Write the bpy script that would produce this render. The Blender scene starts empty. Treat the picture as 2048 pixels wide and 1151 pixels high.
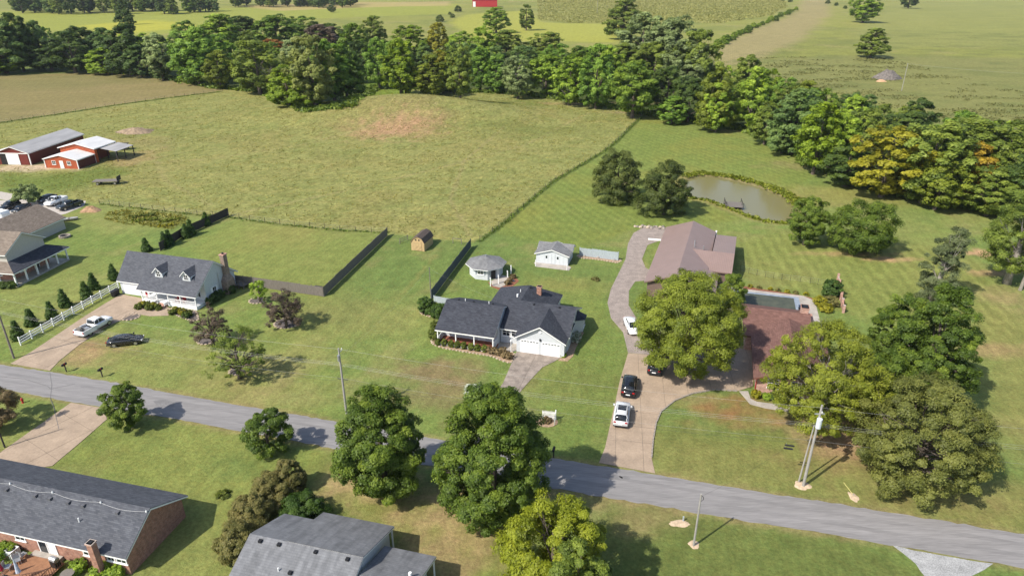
import bpy, math, random
import numpy as np
from mathutils import Vector
R = math.radians
scene = bpy.context.scene

# ------------------------------------------------------------------ camera, sky, sun, exposure
CAM_H, PITCH, FOC = 50.0, R(25.0), 1365.0            # drone height (m), tilt below level, focal length in photo pixels
cam_d = bpy.data.cameras.new('camera'); cam = bpy.data.objects.new('camera', cam_d)
scene.collection.objects.link(cam); scene.camera = cam
cam.location = (0, 0, CAM_H); cam.rotation_euler = (math.pi/2 - PITCH, 0, 0)
cam_d.sensor_width = 36.0; cam_d.lens = 36.0*FOC/2048; cam_d.clip_start = 0.5; cam_d.clip_end = 9000

SUN_EL, SHADOW_AZ = R(46.0), R(37.0)                 # shadows fall to the right and away from the camera
world = bpy.data.worlds.new('World'); scene.world = world; world.use_nodes = True
wn = world.node_tree; sky = wn.nodes.new('ShaderNodeTexSky'); sky.sky_type = 'NISHITA'; sky.sun_disc = False
sky.sun_elevation = SUN_EL
sun_vec = Vector((-math.cos(SHADOW_AZ)*math.cos(SUN_EL), -math.sin(SHADOW_AZ)*math.cos(SUN_EL), math.sin(SUN_EL)))
sky.sun_rotation = math.atan2(sun_vec.x, sun_vec.y)
sky.air_density = 1.0; sky.dust_density = 1.5
bg = wn.nodes['Background']; bg.inputs[1].default_value = 0.135
wn.links.new(sky.outputs[0], bg.inputs[0])
sl = bpy.data.lights.new('sun', 'SUN'); sl.energy = 4.3; sl.angle = R(0.53); sl.color = (1.0, 0.94, 0.84)
so = bpy.data.objects.new('sun', sl); scene.collection.objects.link(so)
so.rotation_euler = (-sun_vec).to_track_quat('-Z', 'Y').to_euler()
vs = scene.view_settings; vs.view_transform = 'Standard'; vs.look = 'None'; vs.exposure = 0.52; vs.gamma = 1.0; vs.use_curve_mapping = False
try:
    scene.cycles.max_bounces = 6; scene.cycles.diffuse_bounces = 3; scene.cycles.glossy_bounces = 3
    scene.cycles.transmission_bounces = 3; scene.cycles.transparent_max_bounces = 6
except Exception: pass

# ------------------------------------------------------------------ lie of the land
CP, SP = math.cos(PITCH), math.sin(PITCH)
MOUND = (-40.0, 262.0, 40.0, 20.0, 7.5)
def terr(x, y):
    x = np.asarray(x, float); y = np.asarray(y, float)
    z = MOUND[4]*np.exp(-((x-MOUND[0])/MOUND[2])**2 - ((y-MOUND[1])/MOUND[3])**2)
    far = np.clip((y-330)/250, 0, 1); far = far*far*(3-2*far)
    z = z + far*(2.2*np.sin(x/140+1.3)*np.sin(y/210+.4) + 1.6*np.sin(x/77-y/190+2.))
    near = np.clip((y-150)/60, 0, 1)*np.clip((175-np.abs(x-40))/40+1, 0, 1)
    return z*np.clip((y-185)/40, 0, 1)
def G(px, py, z=None):
    """survey helper: the place on the land that lies at this spot of the photograph"""
    u = (px-1024)/FOC; v = (py-575.5)/FOC
    zz = 0.0 if z is None else z
    for _ in range(1 if z is not None else 12):
        t = (CAM_H-zz)/max(SP+v*CP, 0.012)
        x, y = u*t, (CP-v*SP)*t
        if z is None: zz = 0.5*zz + 0.5*float(terr(x, y))
    return (x, y, zz)
def GP(pts): return [G(*p) for p in pts]

# ------------------------------------------------------------------ value noise
_rng = np.random.default_rng(5)
_L = _rng.random((256, 256))
def vnoise(x, y):
    xi = np.floor(x).astype(int); yi = np.floor(y).astype(int); fx = x-xi; fy = y-yi
    fx = fx*fx*(3-2*fx); fy = fy*fy*(3-2*fy)
    a = _L[xi & 255, yi & 255]; b = _L[(xi+1) & 255, yi & 255]; c = _L[xi & 255, (yi+1) & 255]; d = _L[(xi+1) & 255, (yi+1) & 255]
    return a*(1-fx)*(1-fy)+b*fx*(1-fy)+c*(1-fx)*fy+d*fx*fy
def fbm(x, y, s, o=4):
    r = 0; a = .5; w = 0
    for i in range(o):
        r = r + a*vnoise(x/s+i*37.3, y/s+i*11.7); w += a; a *= .55; s = s/2.07
    return r/w

# ------------------------------------------------------------------ materials
MATS = {}
def nt(name):
    m = bpy.data.materials.new(name); m.use_nodes = True; t = m.node_tree
    return m, t, t.nodes['Principled BSDF']
def mat(name, col, rough=.7, metal=0., noise=.12, scale=3., bump=0., col2=None, spec=.35, stretch=(1, 1, 1), wave=None, fine=0., rot=0.):
    """painted / weathered surface: base colour broken by two sizes of noise, optional ribs or courses (wave = (axis, pitch, depth, tint))"""
    if name in MATS: return MATS[name]
    m, t, b = nt(name); N = t.nodes.new; Lk = t.links.new
    tc = N('ShaderNodeTexCoord'); mp = N('ShaderNodeMapping'); mp.inputs['Scale'].default_value = stretch; mp.inputs['Rotation'].default_value = (0, 0, rot)
    Lk(tc.outputs['Object'], mp.inputs[0])
    n1 = N('ShaderNodeTexNoise'); n1.inputs['Scale'].default_value = scale; n1.inputs['Detail'].default_value = 6; n1.inputs['Roughness'].default_value = .62
    Lk(mp.outputs[0], n1.inputs['Vector'])
    r = N('ShaderNodeValToRGB'); e = r.color_ramp.elements
    e[0].position = .28; e[1].position = .74
    c2 = col2 if col2 else tuple(min(1, c*(1+noise*1.4)) for c in col)
    c1 = tuple(c*(1-noise*1.6) for c in col) if not col2 else col
    e[0].color = (*c1, 1); e[1].color = (*c2, 1)
    Lk(n1.outputs['Fac'], r.inputs[0]); out = r.outputs[0]; hgt = n1.outputs['Fac']
    if fine:
        n2 = N('ShaderNodeTexNoise'); n2.inputs['Scale'].default_value = scale*9; n2.inputs['Detail'].default_value = 3
        Lk(mp.outputs[0], n2.inputs['Vector'])
        mx = N('ShaderNodeMix'); mx.data_type = 'RGBA'; mx.blend_type = 'OVERLAY'; mx.inputs['Factor'].default_value = fine
        Lk(out, mx.inputs['A']); Lk(n2.outputs['Fac'], mx.inputs['B']); out = mx.outputs['Result']
    if wave:
        ax, pitch, depth, tint = wave
        w = N('ShaderNodeTexWave'); w.bands_direction = ax; w.inputs['Scale'].default_value = .314/pitch*1.0; w.inputs['Distortion'].default_value = .15; w.wave_profile = 'SAW' if ax == 'Z' else 'SIN'
        Lk(tc.outputs['Object'], w.inputs['Vector'])
        mx = N('ShaderNodeMix'); mx.data_type = 'RGBA'; mx.blend_type = 'MULTIPLY'; mx.inputs['Factor'].default_value = tint
        Lk(out, mx.inputs['A']); Lk(w.outputs['Color'], mx.inputs['B']); out = mx.outputs['Result']
        bp = N('ShaderNodeBump'); bp.inputs['Strength'].default_value = .6; bp.inputs['Distance'].default_value = depth
        Lk(w.outputs['Fac'], bp.inputs['Height']); Lk(bp.outputs[0], b.inputs['Normal'])
    elif bump:
        bp = N('ShaderNodeBump'); bp.inputs['Strength'].default_value = .7; bp.inputs['Distance'].default_value = bump
        Lk(hgt, bp.inputs['Height']); Lk(bp.outputs[0], b.inputs['Normal'])
    Lk(out, b.inputs['Base Color']); b.inputs['Roughness'].default_value = rough; b.inputs['Metallic'].default_value = metal
    b.inputs['Specular IOR Level'].default_value = spec
    MATS[name] = m; return m
def shingle(name, col, col2, streak=0.):
    """asphalt shingles: courses that follow the height of the slope, tabs of uneven tone, optional dark weather streaks"""
    m, t, b = nt(name); N = t.nodes.new; Lk = t.links.new
    tc = N('ShaderNodeTexCoord'); sx = N('ShaderNodeSeparateXYZ'); Lk(tc.outputs['Object'], sx.inputs[0])
    ad = N('ShaderNodeMath'); ad.operation = 'ADD'; Lk(sx.outputs[0], ad.inputs[0]); Lk(sx.outputs[1], ad.inputs[1])
    cb = N('ShaderNodeCombineXYZ'); Lk(ad.outputs[0], cb.inputs[0]); Lk(sx.outputs[2], cb.inputs[1])
    br = N('ShaderNodeTexBrick'); Lk(cb.outputs[0], br.inputs['Vector']); br.inputs['Scale'].default_value = 1.0
    br.inputs['Brick Width'].default_value = .42; br.inputs['Row Height'].default_value = .085; br.inputs['Mortar Size'].default_value = .006
    br.inputs['Color1'].default_value = (*col, 1); br.inputs['Color2'].default_value = (*col2, 1); br.inputs['Mortar'].default_value = tuple(c*.88 for c in col)+(1,)
    n = N('ShaderNodeTexNoise'); n.inputs['Scale'].default_value = 1.1; n.inputs['Detail'].default_value = 8; n.inputs['Roughness'].default_value = .75; Lk(tc.outputs['Object'], n.inputs['Vector'])
    rp = N('ShaderNodeMapRange'); rp.inputs[1].default_value = .3; rp.inputs[2].default_value = .7; rp.inputs[3].default_value = .80; rp.inputs[4].default_value = 1.22; Lk(n.outputs['Fac'], rp.inputs[0])
    mx = N('ShaderNodeMix'); mx.data_type = 'RGBA'; mx.blend_type = 'MULTIPLY'; mx.inputs['Factor'].default_value = 1; Lk(br.outputs[0], mx.inputs['A']); Lk(rp.outputs[0], mx.inputs['B']); out = mx.outputs['Result']
    if streak:
        mp = N('ShaderNodeMapping'); mp.inputs['Scale'].default_value = (1.5, .22, .22); Lk(tc.outputs['Object'], mp.inputs[0])
        n3 = N('ShaderNodeTexNoise'); n3.inputs['Scale'].default_value = 1; n3.inputs['Detail'].default_value = 4; Lk(mp.outputs[0], n3.inputs['Vector'])
        r3 = N('ShaderNodeMapRange'); r3.inputs[1].default_value = .42; r3.inputs[2].default_value = .62; r3.inputs[3].default_value = 1; r3.inputs[4].default_value = 1-streak; Lk(n3.outputs['Fac'], r3.inputs[0])
        m3 = N('ShaderNodeMix'); m3.data_type = 'RGBA'; m3.blend_type = 'MULTIPLY'; m3.inputs['Factor'].default_value = 1; Lk(out, m3.inputs['A']); Lk(r3.outputs[0], m3.inputs['B']); out = m3.outputs['Result']
    bp = N('ShaderNodeBump'); bp.inputs['Strength'].default_value = .3; bp.inputs['Distance'].default_value = .006; Lk(br.outputs['Fac'], bp.inputs['Height']); bp.invert = True; Lk(bp.outputs[0], b.inputs['Normal'])
    Lk(out, b.inputs['Base Color']); b.inputs['Roughness'].default_value = .9; b.inputs['Specular IOR Level'].default_value = .2
    MATS[name] = m; return m
def brickmat(name, c1, c2, mortar):
    m, t, b = nt(name); N = t.nodes.new; Lk = t.links.new
    tc = N('ShaderNodeTexCoord'); sx = N('ShaderNodeSeparateXYZ'); Lk(tc.outputs['Object'], sx.inputs[0])
    ad = N('ShaderNodeMath'); ad.operation = 'ADD'; Lk(sx.outputs[0], ad.inputs[0]); Lk(sx.outputs[1], ad.inputs[1])
    cb = N('ShaderNodeCombineXYZ'); Lk(ad.outputs[0], cb.inputs[0]); Lk(sx.outputs[2], cb.inputs[1])
    br = N('ShaderNodeTexBrick'); Lk(cb.outputs[0], br.inputs['Vector']); br.inputs['Scale'].default_value = 1
    br.inputs['Brick Width'].default_value = .22; br.inputs['Row Height'].default_value = .075; br.inputs['Mortar Size'].default_value = .009; br.inputs['Bias'].default_value = -.2
    br.inputs['Color1'].default_value = (*c1, 1); br.inputs['Color2'].default_value = (*c2, 1); br.inputs['Mortar'].default_value = (*mortar, 1)
    n = N('ShaderNodeTexNoise'); n.inputs['Scale'].default_value = 2.5; n.inputs['Detail'].default_value = 6; Lk(tc.outputs['Object'], n.inputs['Vector'])
    rp = N('ShaderNodeMapRange'); rp.inputs[1].default_value = .3; rp.inputs[2].default_value = .7; rp.inputs[3].default_value = .75; rp.inputs[4].default_value = 1.3; Lk(n.outputs['Fac'], rp.inputs[0])
    mx = N('ShaderNodeMix'); mx.data_type = 'RGBA'; mx.blend_type = 'MULTIPLY'; mx.inputs['Factor'].default_value = 1; Lk(br.outputs[0], mx.inputs['A']); Lk(rp.outputs[0], mx.inputs['B'])
    Lk(mx.outputs['Result'], b.inputs['Base Color']); b.inputs['Roughness'].default_value = .88
    MATS[name] = m; return m
def leafmat(name, dark, mid, light, trans=.34, spread=.5):
    m, t, b = nt(name); N = t.nodes.new; Lk = t.links.new
    at = N('ShaderNodeAttribute'); at.attribute_name = 'tint'
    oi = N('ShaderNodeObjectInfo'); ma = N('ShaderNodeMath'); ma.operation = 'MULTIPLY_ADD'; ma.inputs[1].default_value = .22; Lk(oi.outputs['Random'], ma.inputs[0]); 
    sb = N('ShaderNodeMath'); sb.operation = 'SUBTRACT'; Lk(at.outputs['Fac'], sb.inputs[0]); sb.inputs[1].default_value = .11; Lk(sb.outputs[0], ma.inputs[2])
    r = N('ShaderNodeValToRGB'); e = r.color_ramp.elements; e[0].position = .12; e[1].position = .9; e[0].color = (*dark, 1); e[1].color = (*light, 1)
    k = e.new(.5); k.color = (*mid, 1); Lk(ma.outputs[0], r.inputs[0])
    Lk(r.outputs[0], b.inputs['Base Color']); b.inputs['Roughness'].default_value = .55; b.inputs['Specular IOR Level'].default_value = .3
    tr = N('ShaderNodeBsdfTranslucent'); hs = N('ShaderNodeHueSaturation'); hs.inputs['Saturation'].default_value = 1.1; hs.inputs['Value'].default_value = 1.25
    Lk(r.outputs[0], hs.inputs['Color']); Lk(hs.outputs[0], tr.inputs[0])
    mx = N('ShaderNodeMixShader'); mx.inputs[0].default_value = trans; Lk(b.outputs[0], mx.inputs[1]); Lk(tr.outputs[0], mx.inputs[2])
    Lk(mx.outputs[0], t.nodes['Material Output'].inputs[0]); MATS[name] = m; return m
def glass(name='window_glass', col=(.02, .026, .032)):
    if name in MATS: return MATS[name]
    m, t, b = nt(name); b.inputs['Base Color'].default_value = (*col, 1); b.inputs['Roughness'].default_value = .06; b.inputs['Specular IOR Level'].default_value = .7
    MATS[name] = m; return m
def paint(name, col, rough=.25):
    if name in MATS: return MATS[name]
    m, t, b = nt(name); N = t.nodes.new; Lk = t.links.new
    n = N('ShaderNodeTexNoise'); n.inputs['Scale'].default_value = 2; tc = N('ShaderNodeTexCoord'); Lk(tc.outputs['Object'], n.inputs['Vector'])
    rr = N('ShaderNodeMapRange'); rr.inputs[3].default_value = rough*.8; rr.inputs[4].default_value = rough*1.6; Lk(n.outputs['Fac'], rr.inputs[0]); Lk(rr.outputs[0], b.inputs['Roughness'])
    b.inputs['Base Color'].default_value = (*col, 1); b.inputs['Coat Weight'].default_value = .5; b.inputs['Coat Roughness'].default_value = .08
    MATS[name] = m; return m
white = mat('white_paint', (.74, .75, .75), .5, noise=.04)
sidingw = mat('white_siding', (.56, .585, .61), .55, noise=.05, wave=('Z', .2, .01, .10))
trim = mat('trim_white', (.8, .8, .79), .45, noise=.03)
sidingb = mat('beige_siding', (.50, .47, .42), .6, noise=.05, wave=('Z', .2, .01, .12))
shin_dark = shingle('shingle_charcoal', (.034, .037, .047), (.058, .062, .074))
shin_dark2 = shingle('shingle_slate', (.062, .066, .078), (.10, .105, .118))
shin_grey = shingle('shingle_weathered_grey', (.16, .164, .173), (.19, .194, .203), .24)
shin_tan = shingle('shingle_tan', (.15, .12, .095), (.22, .18, .145))
shin_lgrey = shingle('shingle_light_grey', (.165, .165, .168), (.205, .205, .205), .12)
shin_red = shingle('shingle_brown_red', (.13, .068, .055), (.18, .098, .08))
metal_brown = mat('brown_metal_roof', (.25, .175, .15), .42, noise=.05, scale=.6, wave=('X', .3, .02, .10), spec=.5)
metal_brown_d = mat('brown_metal_roof_cross', (.25, .175, .15), .42, noise=.05, scale=.6, wave=('Y', .3, .02, .10), spec=.5)
metal_lgt = mat('galvanised_roof', (.66, .65, .63), .5, noise=.08, scale=.7, wave=('X', .4, .02, .12), spec=.5, stretch=(1, .3, 1))
metal_dull = mat('dull_galvanised_roof', (.40, .385, .37), .5, noise=.14, scale=.5, wave=('Y', .4, .02, .1), stretch=(1, .2, 1))
red_steel = mat('red_steel_siding', (.17, .03, .024), .5, noise=.1, wave=('X', .35, .02, .25))
red_steel_dk = mat('dark_red_steel_siding', (.115, .022, .022), .5, noise=.1, wave=('Y', .35, .02, .2))
red_board = mat('orange_red_board', (.40, .09, .035), .6, noise=.14, wave=('X', .5, .02, .2), stretch=(1, 1, .3))
brick = brickmat('red_brick', (.25, .09, .055), (.36, .15, .09), (.35, .28, .23))
brick_tan = brickmat('mixed_brick', (.17, .11, .08), (.28, .19, .14), (.30, .26, .22))
brick_pink = brickmat('pink_brick', (.36, .18, .13), (.45, .25, .19), (.45, .38, .33))
glassm = glass()
black = mat('black_plastic', (.015, .015, .017), .6)
tyre = mat('tyre_rubber', (.018, .018, .018), .85)
rimm = mat('alloy_rim', (.5, .5, .52), .3, .8)
galv = mat('galvanised_steel', (.42, .43, .44), .4, .6)
wood_grey = mat('weathered_board', (.17, .15, .13), .85, noise=.2, scale=5, stretch=(3, 3, .4), fine=.3)
wood_dark = mat('dark_stained_board', (.048, .042, .038), .85, noise=.25, scale=5, stretch=(3, 3, .4), fine=.3)
wood_blue = mat('blue_grey_board', (.07, .088, .10), .8, noise=.2, scale=5, stretch=(3, 3, .4))
wood_pale = mat('pale_board', (.36, .41, .44), .8, noise=.12, scale=5, stretch=(3, 3, .4))
wood_new = mat('new_pine_board', (.46, .33, .17), .75, noise=.16, scale=4, stretch=(3, 3, .4))
deckwood = mat('red_stained_deck', (.34, .17, .09), .75, noise=.15, scale=4, wave=('X', .14, .01, .25))
railwood = mat('brown_stained_rail', (.11, .05, .03), .75, noise=.2)
polewood = mat('utility_pole_wood', (.19, .165, .14), .9, noise=.25, scale=6, stretch=(4, 4, .3))
polegrey = mat('pale_pole_wood', (.31, .295, .27), .85, noise=.2, scale=6, stretch=(4, 4, .3))
bark = mat('bark', (.12, .095, .075), .95, noise=.35, scale=4, stretch=(3, 3, .6), bump=.05)
bark_pale = mat('pale_bark', (.26, .235, .20), .95, noise=.3, scale=4, stretch=(3, 3, .6), bump=.03)
concrete = mat('concrete_tan', (.335, .256, .185), .9, noise=.12, scale=.5, fine=.25)
concrete2 = mat('concrete_grey', (.36, .325, .285), .9, noise=.16, scale=.6, fine=.3)
concrete3 = mat('stained_concrete', (.15, .125, .105), .92, scale=.9, col2=(.34, .285, .24), fine=.3)
asphalt = mat('worn_asphalt', (.225, .215, .21), .93, noise=.09, scale=.5, fine=.3, stretch=(.12, 1.5, 1), rot=R(14))
gravelm = mat('gravel_bed', (.27, .225, .195), .95, noise=.16, scale=.8, fine=.7)
gravelw = mat('pale_gravel', (.31, .31, .305), .95, noise=.15, scale=.9, fine=.7)
mulch = mat('grey_mulch', (.12, .10, .09), .95, noise=.3, scale=6, fine=.5, bump=.03)
mulch_tan = mat('tan_mulch', (.33, .23, .15), .95, noise=.3, scale=4, fine=.5, bump=.03)
sand = mat('bare_sand', (.50, .38, .26), .95, noise=.2, scale=3, fine=.4, bump=.02)
edging = mat('stone_edging', (.45, .36, .27), .9, noise=.2, scale=6)
porchred = mat('red_porch_floor', (.22, .075, .045), .7, noise=.15)
stone = mat('field_stone', (.30, .26, .22), .9, noise=.3, scale=5, bump=.04)

# ------------------------------------------------------------------ building blocks
COL = scene.collection
class MB:
    """collects shapes; build() links them as one mesh object"""
    def __init__(s): s.v = []; s.f = []
    def add(s, vs, fs):
        o = len(s.v); s.v += [tuple(p) for p in vs]; s.f += [tuple(i+o for i in f) for f in fs]; return s
    def box(s, x0, x1, y0, y1, z0, z1):
        return s.add([(x0,y0,z0),(x1,y0,z0),(x1,y1,z0),(x0,y1,z0),(x0,y0,z1),(x1,y0,z1),(x1,y1,z1),(x0,y1,z1)],
                     [(3,2,1,0),(4,5,6,7),(0,1,5,4),(1,2,6,5),(2,3,7,6),(3,0,4,7)])
    def slab(s, pts, th):
        """polygon in 3-D given thickness straight down"""
        n = len(pts); top = [tuple(p) for p in pts]; bot = [(p[0], p[1], p[2]-th) for p in pts]
        a = sum(pts[i][0]*pts[(i+1) % n][1]-pts[(i+1) % n][0]*pts[i][1] for i in range(n))
        if a < 0: top.reverse(); bot.reverse()
        return s.add(top+bot, [tuple(range(n)), tuple(range(2*n-1, n-1, -1))]+[(i, i+n, (i+1) % n+n, (i+1) % n) for i in range(n)])
    def prism(s, pts, d):
        """flat polygon pushed along vector d"""
        n = len(pts); q = [(p[0]+d[0], p[1]+d[1], p[2]+d[2]) for p in pts]
        return s.add(list(pts)+q, [tuple(range(n-1, -1, -1)), tuple(range(n, 2*n))]+[(i, (i+1) % n, (i+1) % n+n, i+n) for i in range(n)])
    def tube(s, pts, rad, n=6, cap=True):
        pts = [Vector(p) for p in pts]; rad = rad if isinstance(rad, (list, tuple)) else [rad]*len(pts); o = len(s.v)
        for i, p in enumerate(pts):
            d = (pts[min(i+1, len(pts)-1)]-pts[max(i-1, 0)]).normalized()
            a = d.cross(Vector((0, 0, 1)) if abs(d.z) < .9 else Vector((1, 0, 0))).normalized(); b = d.cross(a)
            for k in range(n):
                t = 2*math.pi*k/n; s.v.append(tuple(p+a*(rad[i]*math.cos(t))+b*(rad[i]*math.sin(t))))
        for i in range(len(pts)-1):
            for k in range(n): s.f.append((o+i*n+k, o+i*n+(k+1) % n, o+(i+1)*n+(k+1) % n, o+(i+1)*n+k))
        if cap:
            s.f.append(tuple(o+k for k in range(n-1, -1, -1))); s.f.append(tuple(o+(len(pts)-1)*n+k for k in range(n)))
        return s
    def cyl(s, x, y, z0, z1, r, r2=None, n=10): return s.tube([(x, y, z0), (x, y, z1)], [r, r if r2 is None else r2], n)
    def lathe(s, prof, n=12, c=(0, 0)):
        o = len(s.v)
        for r, z in prof:
            for k in range(n): s.v.append((c[0]+r*math.cos(2*math.pi*k/n), c[1]+r*math.sin(2*math.pi*k/n), z))
        for i in range(len(prof)-1):
            for k in range(n): s.f.append((o+i*n+k, o+i*n+(k+1) % n, o+(i+1)*n+(k+1) % n, o+(i+1)*n+k))
        s.f.append(tuple(o+k for k in range(n-1, -1, -1))); s.f.append(tuple(o+(len(prof)-1)*n+k for k in range(n)))
        return s
    def build(s, name, m, parent=None, smooth=False):
        me = bpy.data.meshes.new(name); me.from_pydata(s.v, [], s.f); me.update()
        if smooth: me.polygons.foreach_set('use_smooth', [True]*len(me.polygons))
        me.materials.append(m); o = bpy.data.objects.new(name, me); COL.objects.link(o)
        if parent is not None: o.parent = parent
        return o
def tag(o, label, cat=None, group=None, kind=None):
    if label: o['label'] = label
    if cat: o['category'] = cat
    if group: o['group'] = group
    if kind: o['kind'] = kind
    return o
def thing(name, loc, rz, label, cat, group=None):
    o = bpy.data.objects.new(name, None); COL.objects.link(o); o.location = loc; o.rotation_euler = (0, 0, rz); o.empty_display_size = .3
    return tag(o, label, cat, group)
def box(name, m, par, *d): return MB().box(*d).build(name, m, par)
def copy_tree(o, parent=None):
    c = o.copy(); COL.objects.link(c); c.parent = parent
    for ch in list(o.children): copy_tree(ch, c)
    return c
def sheet(name, pts, z, m, label=None, cat=None, kind='structure', th=.05, parent=None):
    """level paving slab whose top lies at z"""
    o = MB().slab([(p[0], p[1], z) for p in pts], th).build(name, m, parent)
    if kind: o['kind'] = kind
    if label: o['label'] = label
    if cat: o['category'] = cat
    return o
# ================================================================== THE GROUND: one sheet to the horizon
def axis_lines(lo, f0, f1, step, hi, grow):
    a = list(np.arange(f0, f1+1e-6, step)); s = step; x = f1
    while x < hi: s *= grow; x += s; a.append(x)
    s = step; x = f0; b = []
    while x > lo: s *= grow; x -= s; b.append(x)
    return np.array(b[::-1]+a)
GX = axis_lines(-3200, -96, 96, .7, 3200, 1.035)
GY = axis_lines(-300, 30, 132, .5, 4600, 1.012) if False else np.concatenate([axis_lines(-300, 34, 130, .58, 130.1, 1.25)[:-1], axis_lines(129, 130, 130.6, .58, 4600, 1.0145)])
GY = np.unique(np.round(GY, 4)); GY = GY[np.concatenate([[True], np.diff(GY) > .2])]
XX, YY = np.meshgrid(GX, GY); X = XX.ravel(); Y = YY.ravel()
def pmask(pts, soft=1.0, wob=0.0, ws=6.0):
    """how far a place lies inside an outline on the land: 0 outside, 1 inside, soft edge"""
    p = np.array([(q[0], q[1]) for q in pts]); out = np.zeros(len(X)); m = soft+wob+1
    sel = np.where((X > p[:, 0].min()-m) & (X < p[:, 0].max()+m) & (Y > p[:, 1].min()-m) & (Y < p[:, 1].max()+m))[0]
    if not len(sel): return out
    x = X[sel]; y = Y[sel]; ins = np.zeros(len(sel), bool); d2 = np.full(len(sel), 1e12)
    for i in range(len(p)):
        a = p[i]; b = p[(i+1) % len(p)]; e = b-a
        c = (a[1] > y) != (b[1] > y)
        with np.errstate(divide='ignore', invalid='ignore'): ins ^= c & (x < (b[0]-a[0])*(y-a[1])/(b[1]-a[1]+1e-12)+a[0])
        t = np.clip(((x-a[0])*e[0]+(y-a[1])*e[1])/(e@e+1e-12), 0, 1)
        d2 = np.minimum(d2, (x-a[0]-t*e[0])**2+(y-a[1]-t*e[1])**2)
    sd = np.where(ins, 1, -1)*np.sqrt(d2)
    if wob: sd = sd+(fbm(x, y, ws, 3)-.5)*2*wob
    out[sel] = np.clip(sd/soft*.5+.5, 0, 1); return out
def dline(pts, w, wob=.3):
    p = np.array([(q[0], q[1]) for q in pts]); out = np.zeros(len(X)); m = w*2+1
    sel = np.where((X > p[:, 0].min()-m) & (X < p[:, 0].max()+m) & (Y > p[:, 1].min()-m) & (Y < p[:, 1].max()+m))[0]
    x = X[sel]; y = Y[sel]; d2 = np.full(len(sel), 1e12)
    for i in range(len(p)-1):
        a = p[i]; b = p[i+1]; e = b-a; t = np.clip(((x-a[0])*e[0]+(y-a[1])*e[1])/(e@e+1e-12), 0, 1)
        d2 = np.minimum(d2, (x-a[0]-t*e[0])**2+(y-a[1]-t*e[1])**2)
    out[sel] = np.clip(1.5-np.sqrt(d2)/w+(fbm(x, y, 2.5, 2)-.5)*wob*2, 0, 1); return out
def blob(px, py, rx, ry, amt=1.0, ns=2.5, rough=.9):
    """a worn or dry spot with a ragged edge, centred at this spot of the photograph, radii in metres"""
    c = G(px, py); out = np.zeros(len(X))
    sel = np.where((np.abs(X-c[0]) < 2*rx) & (np.abs(Y-c[1]) < 2*ry))[0]
    x = X[sel]; y = Y[sel]; r = np.hypot((x-c[0])/rx, (y-c[1])/ry)
    out[sel] = np.clip(1.25-r+(fbm(x, y, ns, 4)-.5)*2*rough, 0, 1)*amt*np.clip((2-r)*3, 0, 1); return out

LAWN = np.array((.140, .184, .046)); LAWN_D = np.array((.102, .146, .040)); LAWN_Y = np.array((.20, .205, .062)); STRAW = np.array((.27, .205, .095))
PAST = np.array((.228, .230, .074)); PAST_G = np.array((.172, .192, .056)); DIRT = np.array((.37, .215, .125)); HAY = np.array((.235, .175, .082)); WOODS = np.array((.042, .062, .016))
BRIGHT = np.array((.22, .235, .045))
C = np.tile(LAWN, (len(X), 1)); MK = np.zeros((len(X), 3))      # MK: mowing stripes A, tussocks, mowing stripes B
def put(m, col, amt=1.0):
    global C
    k = (m*amt)[:, None]; C = C*(1-k)+np.asarray(col)*k
n1 = fbm(X, Y, 16, 4); n2 = fbm(X+91, Y-33, 5, 4); n3 = fbm(X-17, Y+57, 45, 3); n4 = fbm(X*.6, Y*1.6, 2.2, 3)
put(np.clip((n1-.45)*4, 0, 1), LAWN_Y, .7); put(np.clip((.5-n3)*4, 0, 1), LAWN_D, .6); put(np.clip((n2-.56)*5, 0, 1), STRAW, .28); put(np.clip((.42-n2)*5, 0, 1), LAWN_D, .4)
# wide country beyond the trees
far = np.clip((Y-225)/60, 0, 1)
put(far, (.20, .205, .05)); put(far*np.clip((n3-.45)*5, 0, 1), (.155, .17, .045), .8); put(far*np.clip((n1-.55)*5, 0, 1), (.26, .225, .09), .5)
put(pmask(GP([(-300, 22), (-300, 95), (60, 60), (300, 72), (520, 42), (700, 35), (900, 28), (920, 8), (700, 9), (440, 17), (200, 26)]), 6, 5, 20), BRIGHT, .9)
put(pmask(GP([(240, 75), (300, 62), (420, 55), (300, 40), (150, 52)]), 6, 8, 20), (.33, .31, .04), .7)
put(pmask(GP([(480, 12), (560, 22), (760, 14), (900, 12), (900, 3), (700, 4)]), 5, 5, 20), (.36, .26, .12), .6)
put(pmask(GP([(900, 45), (960, 85), (1080, 82), (1230, 85), (1260, 60), (1240, 48), (1080, 45), (1060, 20), (930, 30)]), 5, 5, 20), (.27, .27, .05), .9)
put(pmask(GP([(1440, 140), (1430, 105), (1500, 60), (1590, 28), (1605, -5), (1660, -5), (1660, 30), (1610, 75), (1540, 115)]), 5, 7, 20), (.25, .205, .095), .85)
put(pmask(GP([(1700, 70), (1760, 95), (2200, 90), (2200, 0), (1800, 0)]), 8, 6, 25), (.20, .205, .06), .8)
put(pmask(GP([(1530, 118), (1700, 112), (2200, 118), (2200, 300), (1900, 250), (1700, 190), (1520, 150)]), 5, 6, 20), (.178, .178, .058), .9)
mR = pmask(GP([(1440, 125), (1700, 60), (2300, 60), (2300, 330), (1900, 260), (1640, 190), (1450, 150)]), 6, 4, 20)
put(mR*np.clip((fbm(X*.5, Y*1.2, 9, 4)-.52)*7, 0, 1), (.125, .142, .042), .6); MK[:, 1] = np.maximum(MK[:, 1], mR*.7)
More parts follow.
